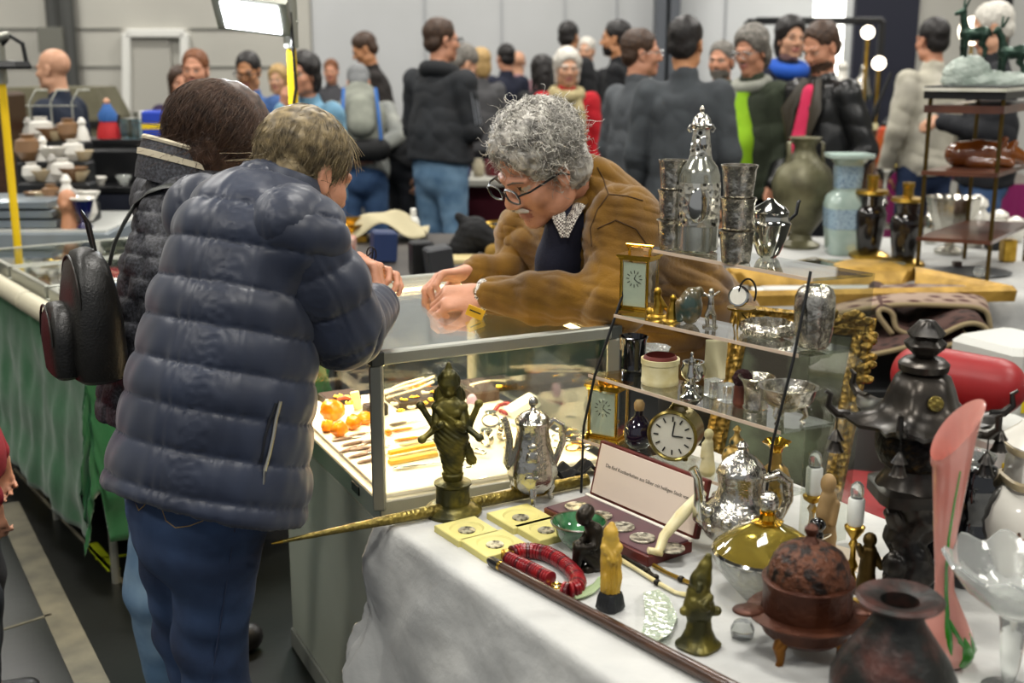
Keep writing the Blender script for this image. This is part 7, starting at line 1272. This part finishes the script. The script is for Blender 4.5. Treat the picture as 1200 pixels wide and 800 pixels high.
# floodlights on yellow poles
def flood(xp, yp, label, lit, aim):
    p = V((xp, yp, 0)); r = empty('work_lamp', p, label, 'lamp'); top = aim[2]
    b = MB(); b.tube([(0, 0, 0), (0, 0, top-.05)], .0165, 12); b.build('pole', mYel, r); b = MB(); b.tube([(0, 0, top-.08), (0, 0, top+.12)], .026, 12); b.build('clamp', mAlu, r)
    return r, top
p = at(344, 120, 4.22); r, top = flood(p.x, 4.22, 'big glowing floodlight on a yellow pole behind the two women', 1, (0, 0, at(340, 28, 4.22).z))
hc_ = at(296, 14, 4.14)-V((p.x, 4.22, 0)); Rm = Matrix.Rotation(.12, 3, 'Y') @ Matrix.Rotation(-.62, 3, 'X')
b = MB(); b.X = Matrix.Translation(hc_) @ Rm.to_4x4(); b.loft([[V((x*w, y*w, z)) for x, y in ((-.125, -.09), (.125, -.09), (.125, .09), (-.125, .09))] for z, w in ((-.02, 1), (.0, 1.02), (.03, .95), (.09, .6))]); b.build('housing', mAlu, r, False)
b = MB(); b.X = Matrix.Translation(hc_) @ Rm.to_4x4(); b.box((0, 0, -.024), (.19, .135, .008)); b.build('lit_glass', M('flood_glass', '#f4f8ff', .3, emit=9), r, False)
b = MB(); b.tube([hc_+V((.1, .0, .05)), V((-.02, 0, top+.05)), V((.02, 0, top))], .014, 8); b.build('bracket', mAlu, r); b = MB(); b.tube([hc_+V((.12, .03, 0)), hc_+V((.13, .03, -.25)), V((-.06, 0, 1.2)), V((-.02, 0, .9))], .006, 6); b.build('cable', mBlackL, r)
for s in (-1, 1): b = MB(); b.tube([(0, 0, .35), (.14*s, .1, 0)], .012, 8); b.build('leg', mDark, r)
l = bpy.data.lights.new('flood', 'AREA'); l.size = .22; l.energy = 10; l.color = (.92, .96, 1); lo = bpy.data.objects.new('flood', l); COL.objects.link(lo); lo.parent = r; lo.location = hc_+Rm @ V((0, 0, -.04)); lo.rotation_euler = Rm.to_euler()
r, top = flood(-2.1, 5.03, 'unlit black floodlight on a yellow pole above the jewellery stall', 0, (0, 0, 1.62)); b = MB(); b.X = Matrix.Translation((.06, -.05, 1.6)); b.lathe([(.085, 0), (.09, .01), (.08, .03), (0, .035)], 6, sy=.7); b.build('housing', mBlkPl, r, False)
b = MB(); b.tube([(.0, 0, 1.68), (.06, -.02, 1.73), (.12, -.05, 1.7), (.13, -.05, 1.62)], .009, 8); b.build('bracket', mDark, r); b = MB(); b.tube([(-.08, 0, 1.7), (.06, -.02, 1.735)], [.022, .016], 10); b.build('arm', mAlu, r)
# ------------------------------------------------------------------ visitors
def cl(n, c, c2=None, **k): return M('cloth_'+n, c, .85, c2=c2 or c, scale=8, bump=.15, bscale=150, **k)
HB_ = M('brown_hair', '#2c1d14', .55, c2='#4a3424', scale=70); HK = M('black_hair', '#0e0c0c', .5, c2='#241f1e', scale=70); HW = M('white_hair', '#b5b1a8', .6, c2='#d6d2c8', scale=70); HG = M('iron_grey_hair', '#4b4843', .6, c2='#7f7a72', scale=70); HR = M('ginger_brown_hair', '#5a3218', .6, c2='#7a4a28', scale=70); HBl = M('blond_hair', '#9a7c4c', .6, c2='#b89a66', scale=70)
jn = cl('jeans', '#2f4a72', '#48658c'); jd_ = cl('dark_trousers', '#14161c')
def pm(jacket, hair=HB_, trousers=jd_, sk=skB, brow=None): return dict(skin=sk, hair=hair, jacket=jacket, trousers=trousers, shoe=mShoe, brow=brow or hair)
VG = 'visitors across the hall'
def PP(*a, **k): k.setdefault('group', VG); return person(*a, **k)
PP(62, 82, 54, 80, 'bald man in a dark navy jacket facing the wall pipes', pm(cl('navy', '#0f1a2c'), HW, sk=skA), hair=None, fat=1.1)
PP(212, 98, 44, 200, 'dark haired woman in purple partly hidden behind the man in the cream hood', pm(cl('purple', '#2a1c3c'), HB_), hair='long')
PP(229, 83, 52, 165, 'short haired man with a cream hood and black vest behind the brown bob', pm(cl('black_vest', '#17181c'), HR, sk=skB), hair='crop', hyaw=15)
r_, J, T = root_last = PP(291, 84, 48, 172, 'man in glasses wearing a beige shirt and open blue jacket', pm(cl('blue_jacket', '#3c5a8c'), HK, sk=skC), hair='crop', hpitch=-15)
glasses(J['head'], J['R'], J['s'], mBlkPl, r_, r_.location, .003)
def scarf(r, J, T, mt, rad=.085, th=.04, tails=(), nm='scarf'):
    b = MB(); s = J['s']; lo = V(r.location); nk = T(0, .0, .56); R = frame(J['bf'] if abs(J['bf'][2]) < .5 else (J['bf'][0], J['bf'][1], 0)); pts = [V(nk)+R @ V((rad*s*math.cos(a), rad*s*math.sin(a)+.01, -.022*math.sin(a)*s))-lo for a in [2*PI*i/20 for i in range(20)]]
    b.tube(pts, th*s, 10, closed=True); o = b.build(nm, mt, r)
    for sx, L in tails: b = MB(); b.tube([V(T(sx*.05, .1, .55))-lo, V(T(sx*.07, .155, .42))-lo, V(T(sx*.075, .165, .42-L))-lo], [.035*s, .045*s, .042*s], 8, flat=.35, up=J['bf']); b.build(nm+'_tail', mt, r)
    return o
def front(r, J, T, mt, w=.075, nm='shirt', z0=.12, z1=.53, y=.1):
    sd = Sdf(.012, .02); sd.chain([T(0, y, z0), T(0, y+.012, (z0+z1)/2), T(0, y-.035, z1)], [w*J['s'], w*J['s'], .055*J['s']], 0, .02, (J['bf'], .62)); smesh(nm, sd, mt, r, 1, None, r.location)
front(r_, J, T, cl('beige_shirt', '#9c8a6c'), .085)
r_, J, T = PP(326, 94, 38, 170, 'small blond woman in a dark top behind the yellow pole cable', pm(cl('cream_top', '#b5a88c'), HBl, sk=skA), hair='bob')
r_, J, T = PP(355, 88, 54, 150, 'person in a light denim jacket holding a phone to the ear behind the yellow pole', pm(cl('light_denim', '#5d87a0', '#7ba2b8'), HK, jn), hair='bob', arms='face', armL='front', lean=8)
PP(427, 58, 44, 100, 'brown haired man in a dark brown jacket beyond the grey rucksack', pm(cl('dark_brown', '#1f1a18'), HB_, sk=skC), hair='short', hpitch=-25, lean=10, D=10.6)
PP(388, 84, 30, 180, 'distant visitor with ginger hair in the gap beside the denim jacket', pm(cl('grey_far', '#3c3c40'), HR), hair='short')
r_, J, T = PP(420, 98, 50, 8, 'person in a pale grey hoodie bending over with hands clasped behind the back', pm(cl('pale_grey', '#7c7f7c', '#94968f'), cl('grey_hood', '#77797a'), jn), hair='short', lean=38, arms='back', hpitch=-35, wide=1.1, fat=1.1, D=8.8)
bpk = empty('rucksack', V(T(0, -.13, .30)), 'grey green rucksack with blue straps on the bending person', 'rucksack'); sd = Sdf(.014, .04); lo = A(*bpk.location); mRk = cl('rucksack_grey', '#686b62', '#83867b')
sd.chain([T(0, -.23, .08), T(0, -.26, .28), T(0, -.2, .48)], [.15, .16, .12], 0, .05, (J['bf'], .62)); smesh('main_bag', sd, mRk, bpk, 2, lambda v: .006*noise3(v, 30, 4), lo); sd = Sdf(.012, .03); sd.chain([T(0, -.36, .14), T(0, -.37, .28)], [.1, .09], 0, .03, (J['bf'], .6)); smesh('front_pocket', sd, mRk, bpk, 2, None, lo)
sd = Sdf(.014, .03); sd.cap(T(-.12, -.25, .0), T(.12, -.25, .0), .08, .08); smesh('base', sd, M('rucksack_black', '#141516', .8), bpk, 2, None, lo)
for sx in (-.11, .11):
    b = MB(); b.tube([V(T(sx, -.33, .45))-V(lo), V(T(sx*1.1, -.4, .2))-V(lo), V(T(sx*1.2, -.34, .02))-V(lo)], .012, 6); b.build('strap', M('blue_webbing', '#1c5aa0', .7), bpk)
r_, J, T = PP(518, 48, 50, -38, 'burly man in a black hoodie with three pale sleeve stripes and jeans', pm(cl('black_hoodie', '#1c1e21', '#25282c'), HB_, cl('pale_jeans', '#4a6a88', '#7393ae')), hair='crop', hyaw=-25, fat=1.22, wide=1.15, arms='front', jr=1.06, hem=-.05, D=7.9)
glasses(J['head'], J['R'], J['s'], mBlkPl, r_, r_.location, .003); scarf(r_, J, T, cl('black_hood', '#1a1c1f'), .085, .05, (), 'hood')
jk = [o for o in r_.children if o.name.startswith('jacket')][0]
for k in range(3):
    e, s_ = V(J['elR']), V(J['shR']); rr = V((math.cos(math.radians(-38)), math.sin(math.radians(-38)), 0)); fw = V((-rr.y, rr.x, 0)); b = MB(); b.tube([p+rr*(.066+.006*math.sin(k))+fw*(-.03+k*.022)-V(r_.location) for p in (s_*.8+e*.2, s_*.5+e*.5, s_*.15+e*.85)], .0065, 6, flat=.5); b.build('sleeve_stripe', M('pale_stripe', '#8b8f96', .7), r_)
PP(543, 76, 44, -60, 'person in a black jacket bending forward beside the man in the black hoodie', pm(cl('black_jacket', '#131417'), HG, sk=skA), hair='short', lean=35, arms='down', hpitch=-30, D=8.75)
PP(562, 75, 24, 30, 'distant grey blond visitor beyond the black jackets', pm(cl('far_grey', '#4a4a4c'), HBl), hair='bob', D=11.0)
PP(592, 68, 26, 30, 'distant man in a dark navy coat with back turned', pm(cl('far_navy', '#12172a'), HK), hair='crop', D=12.0)
PP(607, 74, 26, 10, 'distant bald pink headed visitor beside the dark navy coat', pm(cl('far_pink', '#8c6a70'), HW, sk=skA), hair=None, D=12.8)
PP(634, 84, 38, 20, 'black haired visitor in black seen from behind next to the red coat', pm(cl('far_black', '#101114'), HK), hair='long', lean=12)
r_, J, T = PP(665, 80, 46, 188, 'white haired woman in a red coat with a cream scarf', pm(cl('red_coat', '#a80f1c', '#b81826'), HW, sk=skA), hair='bob', hpitch=-5)
scarf(r_, J, T, M('cream_scarf', '#b3a67e', .9, c2='#8c8058', scale=30), .09, .05, ((-1, .3), (1, .26))); front(r_, J, T, cl('dark_blue_top', '#1c2c44'), .07)
PP(667, 44, 34, -30, 'dark haired man standing behind the white haired woman', pm(cl('far_dark', '#141518'), HK, sk=skC), hair='crop'); PP(687, 60, 30, 160, 'distant white haired visitor beyond the red coat', pm(cl('far_black2', '#17181b'), HW, sk=skA), hair='short')
PP(721, 46, 40, 75, 'dark haired bearded man in a black coat facing the red coat', pm(cl('black_coat', '#101216'), HK, sk=skC), hair='crop', hk=dict(beard=True), arms='front')
r_, J, T = PP(752, 63, 68, -55, 'man with rimless glasses and a grey jacket turned towards the hall', pm(cl('grey_jacket', '#3f4347', '#4c5054'), HB_, sk=skB), hair='crop', hyaw=-35, fat=1.1, hk=dict(nose=1.1), D=6.9); glasses(J['head'], J['R'], J['s'], M('steel_rim', '#b0b4b6', .25, .9), r_, r_.location, .0025)
PP(804, 52, 70, -12, 'dark haired man in a dark grey sweater seen from behind', pm(cl('grey_sweater', '#35393d', '#41464a'), HK, sk=skC), hair='short', hyaw=-14, fat=.98, wide=.98, D=6.3)
PP(845, 72, 58, 150, 'grey blond man in a beige jacket half hidden by the grey sweater', pm(cl('beige_jacket', '#7c745c'), HG, sk=skB), hair='short', hk=dict(beard=True), D=8.1)
r_, J, T = PP(880, 60, 62, 136, 'grey haired man with glasses in a dark green jacket, lime sweater and grey scarf', pm(cl('dark_green', '#232a1c', '#2e3626'), HG, sk=skB), hair='side', hpitch=-12, fat=1.2, hk=dict(stache=True), jr=1.08, D=7.1); glasses(J['head'], J['R'], J['s'], MATS['steel_rim'], r_, r_.location, .0025)
front(r_, J, T, cl('lime_sweater', '#7fae12', '#8cba1c'), .115, 'sweater', -.04, .5, .125); scarf(r_, J, T, cl('grey_scarf', '#84867c', '#9a9c92'), .085, .035, ((1, .42),))
r_, J, T = PP(927, 46, 56, 192, 'black haired woman in a navy coat with a bright blue scarf', pm(cl('navy_coat', '#10182c'), HK, sk=skA), hair='bob', h=.007, D=8.3); scarf(r_, J, T, cl('bright_blue', '#1a4fae'), .085, .05)
r_, J, T = PP(962, 56, 70, 122, 'bearded man in a black leather coat over a pink shirt looking down', pm(M('black_leather_coat', '#121314', .35, bump=.2, bscale=60), HB_, sk=skB), hair='crop', hpitch=-22, hk=dict(beard=True), fat=1.1, jr=1.08, arms='pocket', D=6.7)
front(r_, J, T, cl('pink_shirt', '#c0224c', '#cc2e58'), .075, 'shirt', -.05, .5, .125)
for sx in (-1, 1): b = MB(); b.tube([V(T(sx*.04, .08, .58))-V(r_.location), V(T(sx*.1, .15, .42))-V(r_.location), V(T(sx*.06, .17, .24))-V(r_.location)], [.03, .05, .012], 8, flat=.3, up=J['bf']); b.build('lapel', M('brown_lapel', '#2a2418', .4), r_)
PP(1092, 48, 56, 20, 'dark haired person in a cream sweater facing away beyond the rack', pm(cl('cream_sweater', '#a9a595', '#b8b4a6'), HK, cl('rear_jeans', '#20304e')), hair='short', wide=1.0, D=7.9)
PP(1162, 34, 58, 75, 'balding old man with white hair in a black jacket beyond the deer', pm(cl('old_black', '#15171c'), HW, jn, sk=skA), hair='crop', hpitch=-15, fat=1.15, arms='front', D=7.0)
PP(-71, 260, 90, -70, 'person in a red top standing in front of the green cloth, mostly cut off', pm(cl('red_sleeve', '#8a1420'), HB_), hair='short', D=2.72, arms='down')
cam = bpy.data.cameras.new('camera'); co = bpy.data.objects.new('camera', cam); COL.objects.link(co)
co.location = (0, 0, CAMZ); co.rotation_euler = (PI/2-PITCH, 0, 0); cam.lens = 36*FPX/1200; cam.sensor_width = 36; cam.clip_start = .05
cam.dof.use_dof = True; cam.dof.focus_distance = 2.45; cam.dof.aperture_fstop = 3.2; cam.dof.aperture_blades = 9
scene.camera = co
scene.view_settings.view_transform = 'Standard'; scene.view_settings.look = 'None'; scene.view_settings.gamma = 1; scene.view_settings.exposure = .3
scene.view_settings.use_curve_mapping = False
scene.cycles.transparent_max_bounces = 32; scene.cycles.max_bounces = 10; scene.cycles.use_denoising = True
